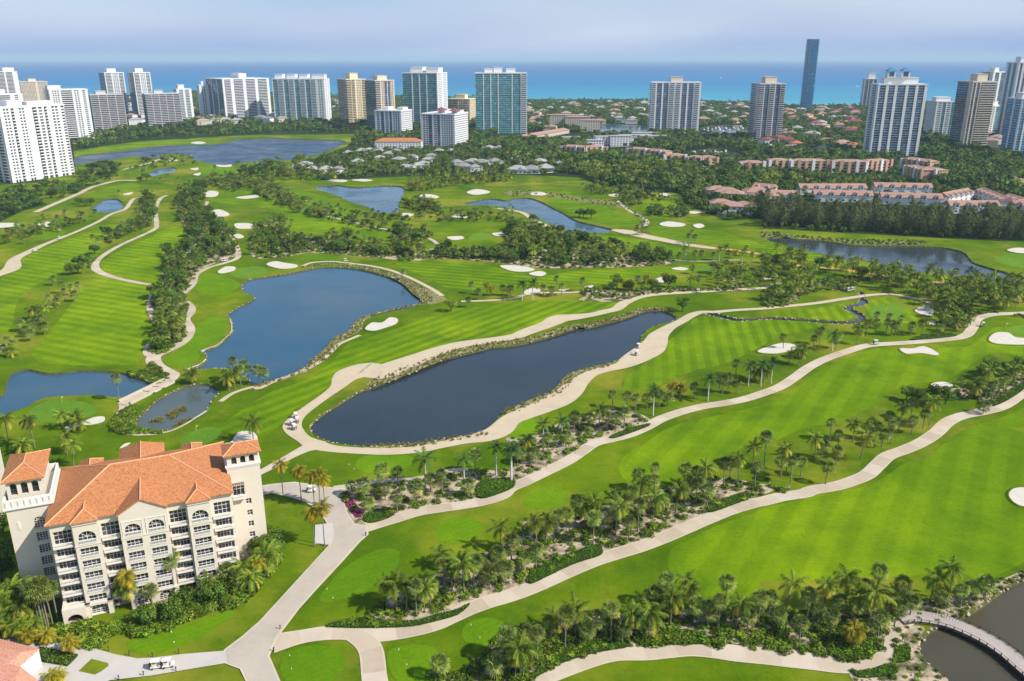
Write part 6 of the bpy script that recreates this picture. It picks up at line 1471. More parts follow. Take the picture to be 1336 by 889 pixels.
# ------------------------------------------------------------------ far woods now that footprints are known
cellH = {}
for (x, y, q) in HOUSES: cellH.setdefault((int(x // 60), int(y // 60)), []).append((x, y, q))
def free(x, y):
    c = (int(x // 60), int(y // 60))
    return not any((hx - x) ** 2 + (hy - y + 3) ** 2 < (q + 3) ** 2 for a in (-1, 0, 1) for b in (-1, 0, 1) for hx, hy, q in cellH.get((c[0] + a, c[1] + b), ()))
w1, w2_, w3 = [], [], []
for (x, y, s0, s1, k) in WPTS:
    if not free(x, y): continue
    s = rnd.uniform(s0, s1); u = rnd.random()
    lime = any(inside((x, y), z) for z in LIME_Z)
    if lime and u < 0.75: w2_.append((x, y, -0.8, s))
    elif u < 0.16 and k not in (12,): w3.append((x, y, 0, s * 1.1))
    elif u > 0.95: w2_.append((x, y, -0.8, s))
    else: w1.append((x, y, -0.8, s))
for x, y in zone_points(trace("B 210,600 480,535 740,530 1260,510 1300,620 C 300,600 280,650 60,660 B 1000,650 700,655 420,660 240,655"), 800, 4.6, 1999):
    if all((hx - x) ** 2 + (hy - y) ** 2 > (q * 0.62) ** 2 for hx, hy, q in HOUSES if abs(hx - x) < 25 and abs(hy - y) < 25): (w3 if rnd.random() < 0.5 else w1).append((x, y, -0.3, rnd.uniform(0.55, 1.25)))
scatter('grove_undergrowth', UNDER, 'far', FAR, 'low bushy growth under the palm groves')
scatter('grove_young_palms', UNDERP, 'farp', FARP, 'young palms filling the groves')
scatter('woods', w1, 'far', FAR, 'dark green woods between the far buildings')
scatter('lime_woods', w2_, 'farl', FARL, 'bright green woods behind the villas')
scatter('palm_woods', w3, 'farp', FARP, 'far palms mixed into the woods')
print('WOODS', len(w1), len(w2_), len(w3))
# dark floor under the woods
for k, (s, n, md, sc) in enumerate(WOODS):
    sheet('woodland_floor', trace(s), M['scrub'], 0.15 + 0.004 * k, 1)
# ------------------------------------------------------------------ shrubs, hedges and shore plants
def in_any(p, polys): return any(inside(p, q) for q in polys)
KEEP = []
def shrub_pts(poly, n, md, s0, s1, seed, z=0.1):
    return [(x, y, z, rnd.uniform(s0, s1)) for x, y in zone_points(poly, n, md, seed)]
sh = []
for k, n, md, s0, s1 in (('road', 300, 1.3, 0.3, 1.6), ('middle', 480, 1.3, 0.3, 1.6), ('lower', 560, 1.2, 0.3, 1.6), ('pond_end', 90, 1.6, 0.4, 1.0), ('pond_point', 60, 2.0, 0.4, 1.0), ('east_grove', 120, 1.6, 0.5, 1.4),
                         ('hotel_front', 620, 1.2, 0.8, 1.7), ('creek', 520, 2.2, 0.6, 1.8), ('long_strip', 260, 2.8, 0.8, 1.8), ('north_strip', 360, 2.0, 0.8, 2.0), ('north_mid', 120, 2.4, 0.8, 1.8), ('west_band', 190, 1.6, 0.7, 1.9),
                         ('west_wood', 260, 2.6, 0.8, 2.0), ('pond_west', 70, 1.2, 0.7, 1.6), ('bridge_foot', 90, 1.1, 0.7, 1.6), ('mid_strip', 200, 2.2, 0.6, 1.6), ('far_bank', 160, 3, 0.6, 1.6), ('far_strip', 120, 3.5, 0.6, 1.6)):
    for p in shrub_pts(bed_polys[k], n, md, s0, s1, 700 + len(sh)):
        if k == 'hotel_front':
            dx, dy = p[0] - HO[0], p[1] - HO[1]; lx, ly = dx * math.cos(HA) + dy * math.sin(HA), -dx * math.sin(HA) + dy * math.cos(HA)
            if -9.3 < lx < 48 and ly > (-3.9 if 0 < lx < 41 else 8.5): continue
        sh.append(p)
# keep the paths clear
def near_path(p, pts, m):
    return any((p[0] - a) ** 2 + (p[1] - b) ** 2 < (w / 2 + m) ** 2 for a, b, w in pts)
sh = [p for p in sh if not near_path(p, A_, 0.6) and not near_path(p, B_, 0.6)]
scatter('shrubbery', sh, 'shrub', CROWN['shrub'], 'mixed green shrubs filling the planted beds')
def dome_hedge(poly, h, seed, mat, name, label, cat, size=0.17, dens=9.0):
    """clipped planting: leafy top and sides following an outline"""
    r = random.Random(seed); mb = MB(); xs = [p[0] for p in poly]; ys = [p[1] for p in poly]
    n = int(abs(area(poly)) * dens)
    core = []
    while len(mb.f) < n:
        p = (r.uniform(min(xs), max(xs)), r.uniform(min(ys), max(ys)))
        if not inside(p, poly): continue
        z = h * r.uniform(0.75, 1.08); nn = Vector((r.uniform(-.7, .7), r.uniform(-.7, .7), 1)).normalized()
        t1 = nn.cross(Vector((r.uniform(-1, 1), r.uniform(-1, 1), 0.1))).normalized(); t2 = nn.cross(t1); s = size * r.uniform(0.7, 1.5); c = Vector((p[0], p[1], z)); o = len(mb.v)
        mb.v += [tuple(c + t1 * s), tuple(c + t2 * s * .7), tuple(c - t1 * s), tuple(c - t2 * s * .7)]; mb.f.append((o, o + 1, o + 2, o + 3)); mb.t.append(r.uniform(0, 0.7))
    m = len(poly)
    for i in range(m):
        a, b = Vector(poly[i]), Vector(poly[(i + 1) % m]); k = int((b - a).length * dens * h * 1.3)
        for _ in range(k):
            q = a.lerp(b, r.random()); c = Vector((q.x + r.uniform(-.12, .12), q.y + r.uniform(-.12, .12), h * r.uniform(0.02, 0.95))); t1 = Vector((r.uniform(-1, 1), r.uniform(-1, 1), r.uniform(-1, 1))).normalized(); t2 = t1.cross(Vector((0.3, 0.2, 1))).normalized(); s = size * r.uniform(0.7, 1.5); o = len(mb.v)
            mb.v += [tuple(c + t1 * s), tuple(c + t2 * s * .7), tuple(c - t1 * s), tuple(c - t2 * s * .7)]; mb.f.append((o, o + 1, o + 2, o + 3)); mb.t.append(r.uniform(0, 0.7))
    t = thing(name, label, cat); link('foliage', mb.mesh('foliage', mat), t)
    pr = [(x, y) for x, y in poly]
    prism('stem_mass', pr, 0.05, h * 0.72, M['scrub'], t)
    return t
HEDGE = [("7 98,440 130,400 250,340 400,285 428,300 422,328 300,368 150,440 110,455", 1.0, 'bright green hedge strip along the middle of the lower path'),
 ("7 905,125 940,95 1060,50 1098,66 1000,108 920,135", 0.8, 'bright green hedge strip at the upper end of the sandy strip'),
 ("6 330,615 420,585 560,580 760,590 880,560 1000,530 1060,500 1000,555 880,590 760,615 600,622 450,622", 0.7, 'low groundcover hedge where the path leaves the road fork'),
 ("7 120,868 200,780 320,720 480,700 560,735 400,765 250,812 150,866", 0.8, 'low groundcover hedge along the bottom path'),
 ("7 600,735 660,680 800,665 920,700 940,735 880,727 720,730", 0.8, 'broad groundcover hedge beside the bottom path bend'),
 ("8 300,775 310,740 480,700 508,710 500,765 455,792 380,795", 0.9, 'rounded groundcover hedge at the boardwalk turn'),
 ("8 408,850 480,840 570,812 605,840 580,860 480,875 415,870", 0.5, 'small low hedge on the sandy point'),
 ("8 585,780 600,740 640,730 660,760 640,800 600,808", 0.6, 'small rounded hedge beside the pond end path'),
 ("3 1085,600 1100,560 1200,540 1259,545 1259,580 1180,615 1100,635", 1.0, 'green hedge mass along the upper lower path'),
 ("3 530,740 560,700 660,680 680,715 580,752", 0.6, 'groundcover hedge beside the flower bed'),
 ("5 1110,480 1150,450 1259,365 1259,400 1180,455 1120,482", 0.7, 'hedge at the foot of the right-hand palm grove'),
 ("5 715,158 760,145 900,135 930,145 800,160 720,164", 0.7, 'low hedge beside the far bend of the path'),
 ("4 500,632 560,605 680,570 690,580 600,615 520,640", 0.5, 'low grassy hedge on the path curve')]
for k, (s, h, lab) in enumerate(HEDGE):
    p = smooth(trace(s), True, 3)
    if area(p) < 0: p = p[::-1]
    dome_hedge(p, h, 900 + k, M['leaf_hedge'], 'hedge', lab, 'hedge')
dome_hedge(trace("z 290,372 568,427 490,504 272,466"), 0.9, 950, M['leaf_shrub'], 'hedge', 'dark clipped hedge block on the forecourt', 'hedge')
dome_hedge(trace("3 440,650 450,632 470,625 485,650 520,690 525,725 500,728 470,695"), 0.6, 951, M['leaf_flower'], 'flower_bed', 'magenta bougainvillea bed at the road junction', 'flower bed', 0.2)
# bushes against the hotel
TEMP = [("i 790,640,2.3 860,600,2.6 700,620,2.0 620,640,1.9 540,620,2.2 1010,540,2.2 1080,470,2.4 1150,440,2.2 1200,380,2.4 1120,560,1.7 960,620,1.7 1180,300,2.3 1240,330,2.0 1130,330,2.1 1230,240,2.0 480,690,1.5 600,720,1.3 840,690,1.3 920,680,1.2", 'leafy green bush crowding the foot of the hotel')]
rB = random.Random(21)
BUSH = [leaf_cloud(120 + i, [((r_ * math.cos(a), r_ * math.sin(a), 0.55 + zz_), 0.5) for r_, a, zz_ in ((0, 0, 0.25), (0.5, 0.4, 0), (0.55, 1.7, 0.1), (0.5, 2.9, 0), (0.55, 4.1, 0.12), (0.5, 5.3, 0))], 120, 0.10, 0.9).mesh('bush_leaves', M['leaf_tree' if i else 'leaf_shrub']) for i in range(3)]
mb = MB(); mb.tube([(0, 0, 0), (0.05, 0, 0.4), (0, 0.05, 0.8)], [0.08, 0.06, 0.03], 5); BST = mb.mesh('bush_stem', M['bark'], True)
for s, lab in TEMP:
    f = 'p'
    for t in s.split():
        if t in FR: f = t; continue
        q = [float(k) for k in t.split(',')]; x, y = G(f, q[0], q[1])
        o = thing('bush', lab, 'bush', (x, y, 0.1), rB.uniform(0, 6), 'bushes at the foot of the hotel'); link('stem', BST, o, None, None, q[2]); link('crown', BUSH[rB.randrange(3)], o, None, None, (q[2], q[2], q[2] * rB.uniform(1.0, 1.5)))
for lab, kd, s in (('in front of the hotel facade', 't', "i 150,850,.6 220,865,.55 430,830,.75 500,760,.8 640,700,.7 760,680,.75"), ('at the hotel right end', 't', "i 1160,330,.95 1210,260,.9 1120,250,.85 1250,320,.9 1220,400,.8 1150,440,.75 1250,220,.85 1090,480,.7"), ('on the shaded lawn left of the hotel', 't', "h 40,700,.8 120,760,.8 220,800,.8 20,500,.9 60,330,.9 30,100,.8 20,800,.8 150,840,.7")):
    f = 'p'
    for t in s.split():
        if t in FR: f = t; continue
        q = t.split(','); x, y = G(f, float(q[0]), float(q[1])); plant(K1[kd], x, y, lab, None, float(q[2]))
for lab, s in (('close to the hotel facade', "i 475,610,s,11.5 440,640,s,10 h 1100,740,g,9.5 i 80,700,c,6 250,720,s,5 700,640,c,4.5 880,560,s,5"), ('in the clump at the hotel left corner', "h 360,889,s,11 405,889,s,11.5 440,870,s,9.5 482,830,s,9 330,870,s,10 130,800,c,8 60,860,c,6.5 290,850,s,10.5 380,860,s,8.5 200,870,c,6 250,840,g,6"), ('at the hotel right corner', "i 1010,560,c,6 1130,530,g,6.5 1180,480,c,6.5 985,280,s,5 1050,600,c,4.5 1220,430,c,6 950,600,s,5"),
              ('on the forecourt edge', "z 200,345,g,3.2 222,350,g,3 505,408,g,3.6 530,418,g,3.2 345,335,g,2.6 100,310,g,3.5 60,300,c,4 380,640,g,2.5 440,620,g,2.2 150,300,c,4 20,280,c,4 300,290,c,3.5")):
    f = 'p'
    for t in s.split():
        if t in FR: f = t; continue
        q = t.split(','); x, y = G(f, float(q[0]), float(q[1])); plant(K1[q[2]], x, y, lab, float(q[3]), 0.8 if 'forecourt' in lab else None)
# reeds and rocks along the water
def tuft(seed):
    r = random.Random(seed); mb = MB()
    for i in range(26):
        a = r.uniform(0, 6.28); l = r.uniform(0.6, 1.2); d = r.uniform(0.15, 0.6); b = Vector((r.uniform(-.25, .25), r.uniform(-.25, .25), 0)); t = b + Vector((math.cos(a) * d, math.sin(a) * d, l)); s = Vector((-math.sin(a), math.cos(a), 0)) * 0.07
        o = len(mb.v); mb.v += [tuple(b - s), tuple(b + s), tuple(t)]; mb.f.append((o, o + 1, o + 2)); mb.t.append(r.uniform(0, 1))
    return mb.mesh('reed_tuft', M['leaf_reed'])
REED = [tuft(i) for i in range(3)]
def rock_mesh(seed):
    bm = bmesh.new(); bmesh.ops.create_icosphere(bm, subdivisions=1, radius=0.5); r = random.Random(seed)
    for v in bm.verts: v.co *= r.uniform(0.7, 1.2); v.co.z *= 0.7
    me = bpy.data.meshes.new('shore_rock'); bm.to_mesh(me); bm.free(); me.materials.append(M['rock']); return me
ROCK = [rock_mesh(i) for i in range(4)]
reeds, rocks = [], []
for k, s in band_r.items():
    pts = ribbon_pts(s, 5, 8)
    for i in range(len(pts) - 1):
        (x0, y0, w), (x1, y1, _) = pts[i], pts[i + 1]; l = math.hypot(x1 - x0, y1 - y0); nx, ny = -(y1 - y0) / (l or 1), (x1 - x0) / (l or 1)
        for _ in range(int(l * w * (0.5 if k != 'south' else 0.6)) + 1):
            t = rnd.random(); o = rnd.uniform(-.55, .5) * w
            q = (x0 + (x1 - x0) * t + nx * o, y0 + (y1 - y0) * t + ny * o)
            if rnd.random() < 0.72: reeds.append((q[0], q[1], 0.1, rnd.uniform(0.5, 1.25)))
            else: rocks.append((q[0], q[1], 0.1, rnd.uniform(0.4, 1.3)))
for key, stp in (('north', 2.6), ('centre', 3.0), ('far_mid', 4), ('far_north', 5), ('corner', 2.0), ('creek', 1.6), ('bridge', 2.0), ('east', 6)):
    p = pond_polys[key]
    for i in range(len(p)):
        a, b = Vector(p[i - 1]), Vector(p[i]); n = max(1, int((b - a).length / stp))
        for j in range(n):
            q = a.lerp(b, (j + rnd.random()) / n); rocks.append((q.x + rnd.uniform(-.6, .6), q.y + rnd.uniform(-.6, .6), -0.2, rnd.uniform(0.4, 1.2 if key != 'creek' else 1.6)))
            if rnd.random() < 0.3: reeds.append((q.x, q.y, -0.1, rnd.uniform(0.4, 0.9)))
for key, n in (('creek', 150), ('north_shore_rocks', 130), ('pond_end', 70), ('pond_point', 30), ('middle', 120), ('road', 110), ('lower', 90), ('far_bank', 90)):
    for x, y in zone_points(bed_polys[key], n, 0.9, 1200 + n): rocks.append((x, y, 0.15, rnd.uniform(0.25, 0.9)))
for x, y in zone_points(trace("2 780,300 850,270 940,240 960,265 900,300 820,325"), 0, 1, 3): pass
for x, y in [G('2', *q) for q in ((870, 275), (895, 265), (920, 250), (935, 245), (800, 305), (820, 300), (910, 262), (880, 285), (955, 310), (935, 318), (975, 305), (915, 325), (945, 318))]:
    for _ in range(7): reeds.append((x + rnd.uniform(-1.4, 1.4), y + rnd.uniform(-1.4, 1.4), WATER_Z, rnd.uniform(1.0, 1.8)))
scatter('reeds', reeds, 'reed', REED, 'yellowish reed tufts along the pond banks')
scatter('shore_stones', rocks, 'rock', ROCK, 'pale rocks lining the pond banks')

# ------------------------------------------------------------------ stone bridge with two arches
ba, bb = Vector(G('2', 868, 112)), Vector(G('2', 640, 224))
bl_ = (bb - ba).length; bang = math.atan2(bb.y - ba.y, bb.x - ba.x)
br = thing('bridge', 'pale stone bridge with two round arches over the pool', 'bridge', (ba.x, ba.y, 0), bang)
def arch_wall(length, holes, z0, z1):
    v2, f2 = cdt_sheet([(0, z0), (length, z0), (length, z1), (0, z1)], holes); mb = MB(); mb.v = [(x, 0, z) for x, z in v2]; mb.f = f2; return mb
hl = [arch_loop(bl_ * 0.28 - 1.3, bl_ * 0.28 + 1.3, -1.25, -0.7, 8), arch_loop(bl_ * 0.5 - 1.3, bl_ * 0.5 + 1.3, -1.25, -0.7, 8)]
BW = 2.6
for y in (-BW, BW):
    for dy in (-0.2, 0.2):
        mb = arch_wall(bl_, hl, -1.28, 1.0); mb.v = [(a, y + dy, c) for a, b, c in mb.v]; link('side_wall', mb.mesh('side_wall', M['stone']), br)
    mb = MB(); mb.box(-0.2, bl_ + 0.2, y - 0.3, y + 0.3, 1.0, 1.2); link('coping', mb.mesh('coping', M['stone']), br)
for h in hl:
    mb = MB(); n = len(h); mb.v = [(x, -BW + 0.19, z) for x, z in h] + [(x, BW - 0.19, z) for x, z in h]; mb.f = [(i, i + 1, n + i + 1, n + i) for i in range(1, n - 1)]
    link('vault', mb.mesh('vault', M['dark_wood']), br)
mb = MB(); mb.box(-1.5, bl_ + 1.5, -BW + 0.21, BW - 0.21, 0.38, 0.42); link('deck', mb.mesh('deck', M['path']), br)
# ------------------------------------------------------------------ curved boardwalk over the corner pond
bw = smooth([(x, y) for x, y in trace("8 600,612 660,604 740,612 830,632 920,668 1010,714 1090,768 1160,828 1230,889 1290,950")], False, 8)
bd = thing('boardwalk', 'curved wooden boardwalk bridge over the corner pond', 'boardwalk')
def offset_line(pts, o):
    out = []
    for i, p in enumerate(pts):
        a, b = pts[max(0, i - 1)], pts[min(len(pts) - 1, i + 1)]; dx, dy = b[0] - a[0], b[1] - a[1]; l = math.hypot(dx, dy); out.append((p[0] - dy / l * o, p[1] + dx / l * o))
    return out
# resample to planks
cum = [0]
for a, b in zip(bw, bw[1:]): cum.append(cum[-1] + math.hypot(b[0] - a[0], b[1] - a[1]))
def along(d):
    for i in range(len(cum) - 1):
        if cum[i + 1] >= d:
            t = (d - cum[i]) / (cum[i + 1] - cum[i]); a, b = bw[i], bw[i + 1]; return (a[0] + (b[0] - a[0]) * t, a[1] + (b[1] - a[1]) * t), math.atan2(b[1] - a[1], b[0] - a[0])
    a, b = bw[-2], bw[-1]; return bw[-1], math.atan2(b[1] - a[1], b[0] - a[0])
mb = MB(); mb.box(-0.135, 0.135, -2.1, 2.1, -0.05, 0.05); plank = mb.mesh('plank', M['wood_deck'])
d = 0.3; n = 0
while d < cum[-1] - 0.3:
    p, a = along(d); link('plank', plank, bd, (p[0], p[1], 0.50 + 0.006 * (n % 3)), a); d += 0.29; n += 1
for o in (-2.2, 2.2):
    q = offset_line(bw, o); mb = MB()
    for i in range(len(q) - 1):
        pass
    mb.tube([(x, y, 0.2) for x, y in q], [0.22] * len(q), 4); link('edge_beam', mb.mesh('edge_beam', M['dark_wood']), bd)
    mb = MB(); mb.tube([(x, y, 1.15) for x, y in q], [0.06] * len(q), 4); link('handrail', mb.mesh('handrail', M['dark_wood']), bd)
pm = MB(); pm.box(-0.09, 0.09, -0.09, 0.09, -1.6, 1.2); pm = pm.mesh('post', M['dark_wood'])
d = 1.0
while d < cum[-1]:
    p, a = along(d)
    for o in (-2.2, 2.2): link('post', pm, bd, (p[0] - math.sin(a) * o, p[1] + math.cos(a) * o, 0), a)
    d += 2.0
# ------------------------------------------------------------------ seawalls of the tee by the blue pond
for s, lab in (("E 1012,690 1050,676 1090,662 1130,630 1165,592 1168,560 1160,530", 'white slatted seawall round the tee in the blue pond'), ("E 945,782 975,770 1000,762 1025,745 1038,732", 'short white slatted seawall at the lower corner of the tee')):
    pts = smooth(trace(s), False, 6); sw = thing('seawall', lab, 'wall')
    mb = MB(); q = offset_line(pts, -0.25)
    mb.v = [(x, y, z) for x, y in pts for z in (-1.2, 0.12)] + [(x, y, 0.12) for x, y in q]; m = len(pts)
    mb.f = [(2 * i, 2 * i + 2, 2 * i + 3, 2 * i + 1) for i in range(m - 1)] + [(2 * i + 1, 2 * i + 3, 2 * m + i + 1, 2 * m + i) for i in range(m - 1)]
    link('wall_face', mb.mesh('wall_face', M['stone']), sw)
    for i in range(0, m, 1):
        a = pts[max(0, i - 1)]; b = pts[min(m - 1, i + 1)]; ps = MB(); ps.box(-0.14, 0.14, -0.14, 0.14, -1.3, 0.35); link('pile', ps.mesh('pile', M['white_trim']), sw, (pts[i][0], pts[i][1], 0), math.atan2(b[1] - a[1], b[0] - a[0]))
# ------------------------------------------------------------------ golf carts
def cart_meshes():
    d = {}
    mb = MB()   # body: side profile extruded
    prof = [(-1.15, 0.32), (1.2, 0.32), (1.25, 0.6), (1.05, 0.85), (0.55, 0.92), (0.5, 0.42), (-0.2, 0.42), (-0.25, 0.75), (-1.1, 0.78), (-1.2, 0.5)]
    n = len(prof); mb.v = [(x, -0.58, z) for x, z in prof] + [(x, 0.58, z) for x, z in prof]
    mb.f = [(i, (i + 1) % n, n + (i + 1) % n, n + i) for i in range(n)]
    mb.f += [(0, 6, 5, 1), (1, 5, 4, 2), (2, 4, 3), (0, 9, 8, 7), (0, 7, 6)]
    mb.f += [tuple(k + n for k in reversed(f)) for f in ((0, 6, 5, 1), (1, 5, 4, 2), (2, 4, 3), (0, 9, 8, 7), (0, 7, 6))]
    d['body'] = mb.mesh('cart_body', M['white_paint'])
    mb = MB(); mb.box(-0.75, -0.2, -0.52, 0.52, 0.76, 0.9); mb.box(-0.9, -0.74, -0.52, 0.52, 0.8, 1.3); d['seat'] = mb.mesh('cart_seat', M['seat_vinyl'])
    mb = MB(); mb.box(-1.1, 0.75, -0.62, 0.62, 1.86, 1.93); mb.box(-1.0, 0.65, -0.55, 0.55, 1.93, 1.97); d['canopy'] = mb.mesh('cart_canopy', M['white_paint'])
    mb = MB(); mb.tube([(-0.95, 0, 0.75), (-1.0, 0, 1.87)], [0.03, 0.03], 4); d['post_rear'] = mb.mesh('cart_post', M['dark_metal'])
    mb = MB(); mb.tube([(0.75, 0, 0.9), (0.55, 0, 1.87)], [0.03, 0.03], 4); d['post_front'] = mb.mesh('cart_post', M['dark_metal'])
    mb = MB(); mb.tube([(0, -0.09, 0), (0, 0.09, 0)], [0.23, 0.23], 10); d['wheel'] = mb.mesh('cart_wheel', M['black_plastic'])
    mb = MB(); mb.tube([(-1.25, -0.3, 0.5), (-1.35, -0.3, 1.25)], [0.14, 0.17], 7); mb.tube([(-1.25, 0.3, 0.5), (-1.35, 0.3, 1.25)], [0.14, 0.17], 7); d['golf_bags'] = mb.mesh('golf_bags', M['black_plastic'])
    return d
CM = cart_meshes()
def cart(u, v, ang, label, bags=True):
    x, y = ground(u, v); o = thing('golf_cart', label, 'golf cart', (x, y, 0.36), ang, 'golf carts')
    link('body', CM['body'], o); link('seat', CM['seat'], o); link('canopy', CM['canopy'], o)
    for s in (-0.5, 0.5): link('canopy_post', CM['post_rear'], o, (0, s, 0)); link('canopy_post', CM['post_front'], o, (0, s, 0))
    for a in (-0.8, 0.85):
        for s in (-0.52, 0.52): link('wheel', CM['wheel'], o, (a, s, 0.23))
    if bags: link('bag_rack', CM['golf_bags'], o)
    return o
for u, v, a, lab in ((205, 873, 0.25, 'white golf cart on the forecourt, the left one of the pair'), (220, 871.5, 0.3, 'golf cart with tan seats on the forecourt, the right one of the pair'),
                     (381, 555, 2.0, 'golf cart parked on the path bend by the dark pond, leftmost of four'), (386, 546, 1.8, 'golf cart parked on the path bend by the dark pond, topmost of four'), (388, 552, 1.9, 'golf cart parked on the path bend by the dark pond, rightmost of four'), (384, 561, 2.2, 'golf cart parked on the path bend by the dark pond, lowest of four'),
                     (407, 643, 0.1, 'dark-fronted golf cart driving on the road past the golden palms'), (831, 464, 0.9, 'golf cart on the sand path right of the dark pond, lower one'), (833, 454.5, 1.0, 'golf cart on the sand path right of the dark pond, upper one'),
                     (1142.5, 450, 0.2, 'golf cart driving on the long upper path'), (1282, 426.5, 1.4, 'golf cart on the grass by the far right bunker'), (78, 313, 0.5, 'golf cart on the pale path at far left, upper one'), (46, 329, 0.4, 'golf cart on the pale path at far left, lower one'), (451, 342, 0.2, 'golf cart on the sandy rim of the blue pond'),
                     (911, 382.5, 0.2, 'golf cart on the pale path above the creek'), (956, 368, 0.2, 'golf cart beside the red shrub on the middle strip'), (1107, 381, 0.3, 'golf cart by the creek rocks, left one'), (1112, 380, 0.3, 'golf cart by the creek rocks, right one'), (291, 342, 0.3, 'golf cart at the head of the left path, left one'), (295, 341.5, 0.3, 'golf cart at the head of the left path, right one')):
    cart(u, v, a, lab)
# flags on the greens
for u, v, lab in ((81, 525, 'yellow flagstick on the green by the left pond'), (256.5, 563, 'yellow flagstick on the green behind the hotel'), (1155, 408, 'yellow flagstick on the green by the creek'), (1312, 428, 'yellow flagstick on the far right green'), (924, 350, 'yellow flagstick on the middle strip green')):
    x, y = ground(u, v); o = thing('flagstick', lab, 'flag', (x, y, 0.09))
    mb = MB(); mb.tube([(0, 0, 0), (0, 0, 2.3)], [0.03, 0.03], 5); link('pole', mb.mesh('pole', M['white_trim']), o)
    mb = MB(); mb.box(0.03, 0.75, -0.02, 0.02, 1.75, 2.28); link('cloth', mb.mesh('cloth', M['flag_yellow']), o)
# tee markers
TM = "6 147,762 157,830 367,470 337,425 700,732 740,808 1066,607 1110,672 z 1245,255 1265,328 3 465,470 490,492 7 545,10 4 585,770"
f = 'p'; mk = MB(); mk.tube([(0, 0, 0), (0, 0, 0.28), (0, 0, 0.36)], [0.11, 0.1, 0.05], 7); mk = mk.mesh('tee_marker', M['white_trim'])
for t in TM.split():
    if t in FR: f = t; continue
    q = [float(k) for k in t.split(',')]; x, y = G(f, *q); o = link('tee_marker', mk, None, (x, y, 0.09)); tag(o, 'small white tee marker on a mown tee', 'tee marker', 'white tee markers')
# path bollards and lamp posts
BOL = "6 535,155 68,740 318,232 100,628 z 340,372 790,388 940,420 1110,432 1300,408 865,600 1045,570 1280,538 3 545,815 683,715"
f = 'p'; b1 = MB(); b1.tube([(0, 0, 0), (0, 0, 0.9)], [0.09, 0.09], 6); b1 = b1.mesh('post', M['dark_metal']); b2 = MB(); b2.tube([(0, 0, 0.9), (0, 0, 1.0), (0, 0, 1.2), (0, 0, 1.28)], [0.08, 0.17, 0.17, 0.05], 8); b2 = b2.mesh('lamp_head', M['dark_metal'])
for t in BOL.split():
    if t in FR: f = t; continue
    q = [float(k) for k in t.split(',')]; x, y = G(f, *q); o = thing('bollard_light', 'short black bollard light beside the paved road', 'bollard', (x, y, 0), 0, 'black bollards along the paving'); link('post', b1, o); link('lamp_head', b2, o)
# ------------------------------------------------------------------ boats
hb = MB(); L_, W_ = 9.0, 1.7
st_ = [(-L_, W_ * .85, 1.6), (-L_ * .3, W_, 1.7), (L_ * .4, W_ * .8, 1.9), (L_, 0.05, 2.3)]
for (x, w, z) in st_: hb.v += [(x, -w, z), (x, w, z), (x * 0.92, w * 0.55, 0), (x * 0.92, -w * 0.55, 0)]
for i in range(3):
    for k in range(4): hb.f.append((4 * i + k, 4 * i + (k + 1) % 4, 4 * i + 4 + (k + 1) % 4, 4 * i + 4 + k))
hb.f.append((0, 3, 2, 1)); HB = hb.mesh('hull', M['white_paint'])
cb = MB(); cb.box(-5.5, 2.5, -1.25, 1.25, 1.7, 3.2); cb.box(-4.5, 0.8, -1.05, 1.05, 3.2, 4.4); CB = cb.mesh('cabin', M['white_paint'])
gb = MB(); gb.box(-5.0, 2.53, -1.28, 1.28, 2.2, 2.8); GBm = gb.mesh('cabin_window', M['glass_blue'])
k = 0
for s in ("C 905,540 1000,532 1110,530 1120,560 1000,572 915,560", "C 620,455 800,470 800,500 640,490", "C 985,415 1190,405 1195,440 990,445"):
    for (x, y) in zone_points(trace(s), 30, 13, 1500 + k, False):
        if not any(inside((x, y), pond_polys[q]) for q in ('marina', 'canal_one', 'canal_two')): continue
        o = thing('motor_yacht', 'white motor yacht moored in the far boat basin', 'boat', (x, y, WATER_Z), 1.4 + rnd.uniform(-.3, .3), 'yachts in the boat basin'); sc = rnd.uniform(0.5, 0.95)
        link('hull', HB, o, None, None, sc); link('cabin', CB, o, None, None, sc); link('cabin_window', GBm, o, None, None, sc); k += 1
print('BOATS', k)
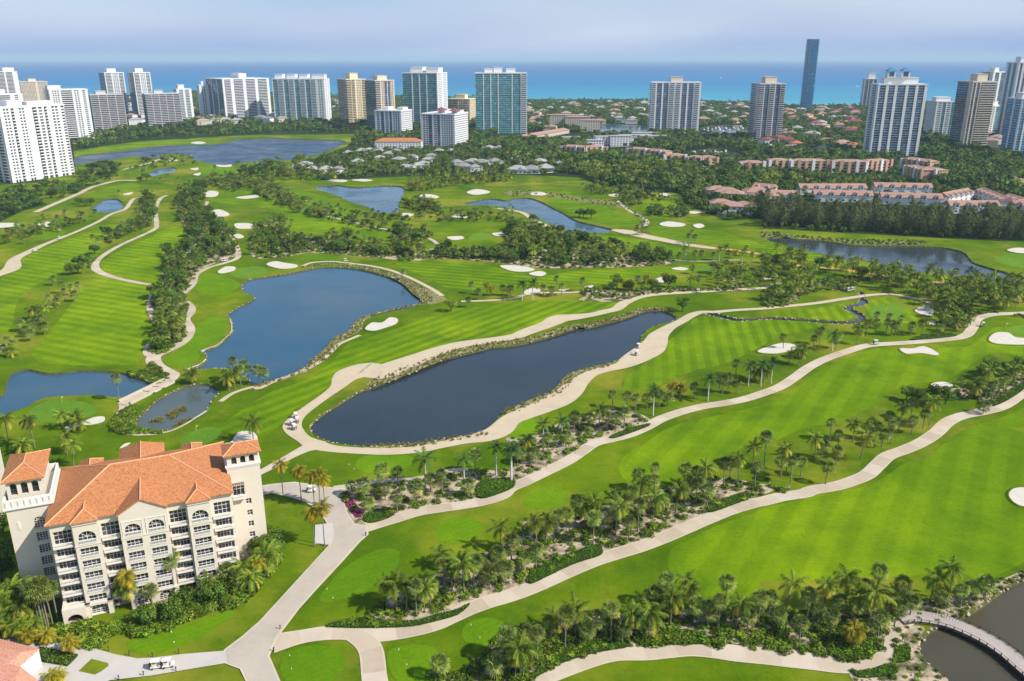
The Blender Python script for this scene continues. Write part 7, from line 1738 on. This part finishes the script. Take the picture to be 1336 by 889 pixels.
sb = thing('motor_boat', 'tiny white motor boat far out at sea', 'boat', (ground(1118, 113)[0], ground(1118, 113)[1], -1), 0.1); link('hull', HB, sb); link('cabin', CB, sb)
sb = thing('sail_boat', 'tiny white sailing boat far out at sea', 'boat', (ground(940, 103)[0], ground(940, 103)[1], -1), 0.1); link('hull', HB, sb)
mb = MB(); mb.add([(0, 0, 2), (0, 0.1, 16), (5, 0, 3), (0.1, 0.2, 2)], [(0, 2, 1), (3, 1, 2)]); link('sail', mb.mesh('sail', M['white_paint']), sb)
# ------------------------------------------------------------------ say which one: position within its clump
def screen_u(o): 
    x, y, z = o.location; return x / (y * _c + (CAM_H - z) * _s)
fam = {}
for o in SC.objects:
    if o.parent is None and o.get('group') and o.get('label'): fam.setdefault(o['label'], []).append(o)
ORD = ['leftmost', 'second from left', 'third from left', 'fourth from left', 'fifth from left', 'sixth from left', 'seventh from left', 'eighth from left']
for lab, os_ in fam.items():
    n = len(os_)
    if n < 2: continue
    os_.sort(key=screen_u)
    if n <= 8: tags_ = [ORD[i] if i < n - 1 else 'rightmost' for i in range(n)]
    else: tags_ = [('left end', 'left part', 'middle', 'right part', 'right end')[min(4, i * 5 // n)] for i in range(n)]
    ym = sorted(o.location.y for o in os_)[n // 2]
    for o, w in zip(os_, tags_):
        dp = '' if n <= 8 else ('rear ' if o.location.y > ym else 'front ')
        for c in (lab + ', ' + dp + w, lab + ', ' + w):
            if len(c.split()) <= 16: o['label'] = c; break
# ------------------------------------------------------------------ haze
mb = MB(); mb.box(-62000, 62000, -900, 60000, -4, 205)
hz = link('haze', mb.mesh('haze', None)); stuff(hz)
hm = bpy.data.materials.new('haze_air'); hm.use_nodes = True; nt = hm.node_tree
for n in list(nt.nodes):
    if n.type != 'OUTPUT_MATERIAL': nt.nodes.remove(n)
pv = nt.nodes.new('ShaderNodeVolumePrincipled'); pv.inputs['Color'].default_value = (0.62, 0.84, 1.0, 1); pv.inputs['Density'].default_value = HAZE; pv.inputs['Anisotropy'].default_value = 0.0
nt.links.new(pv.outputs[0], nt.nodes['Material Output'].inputs['Volume'])
hz.data.materials.clear(); hz.data.materials.append(hm)
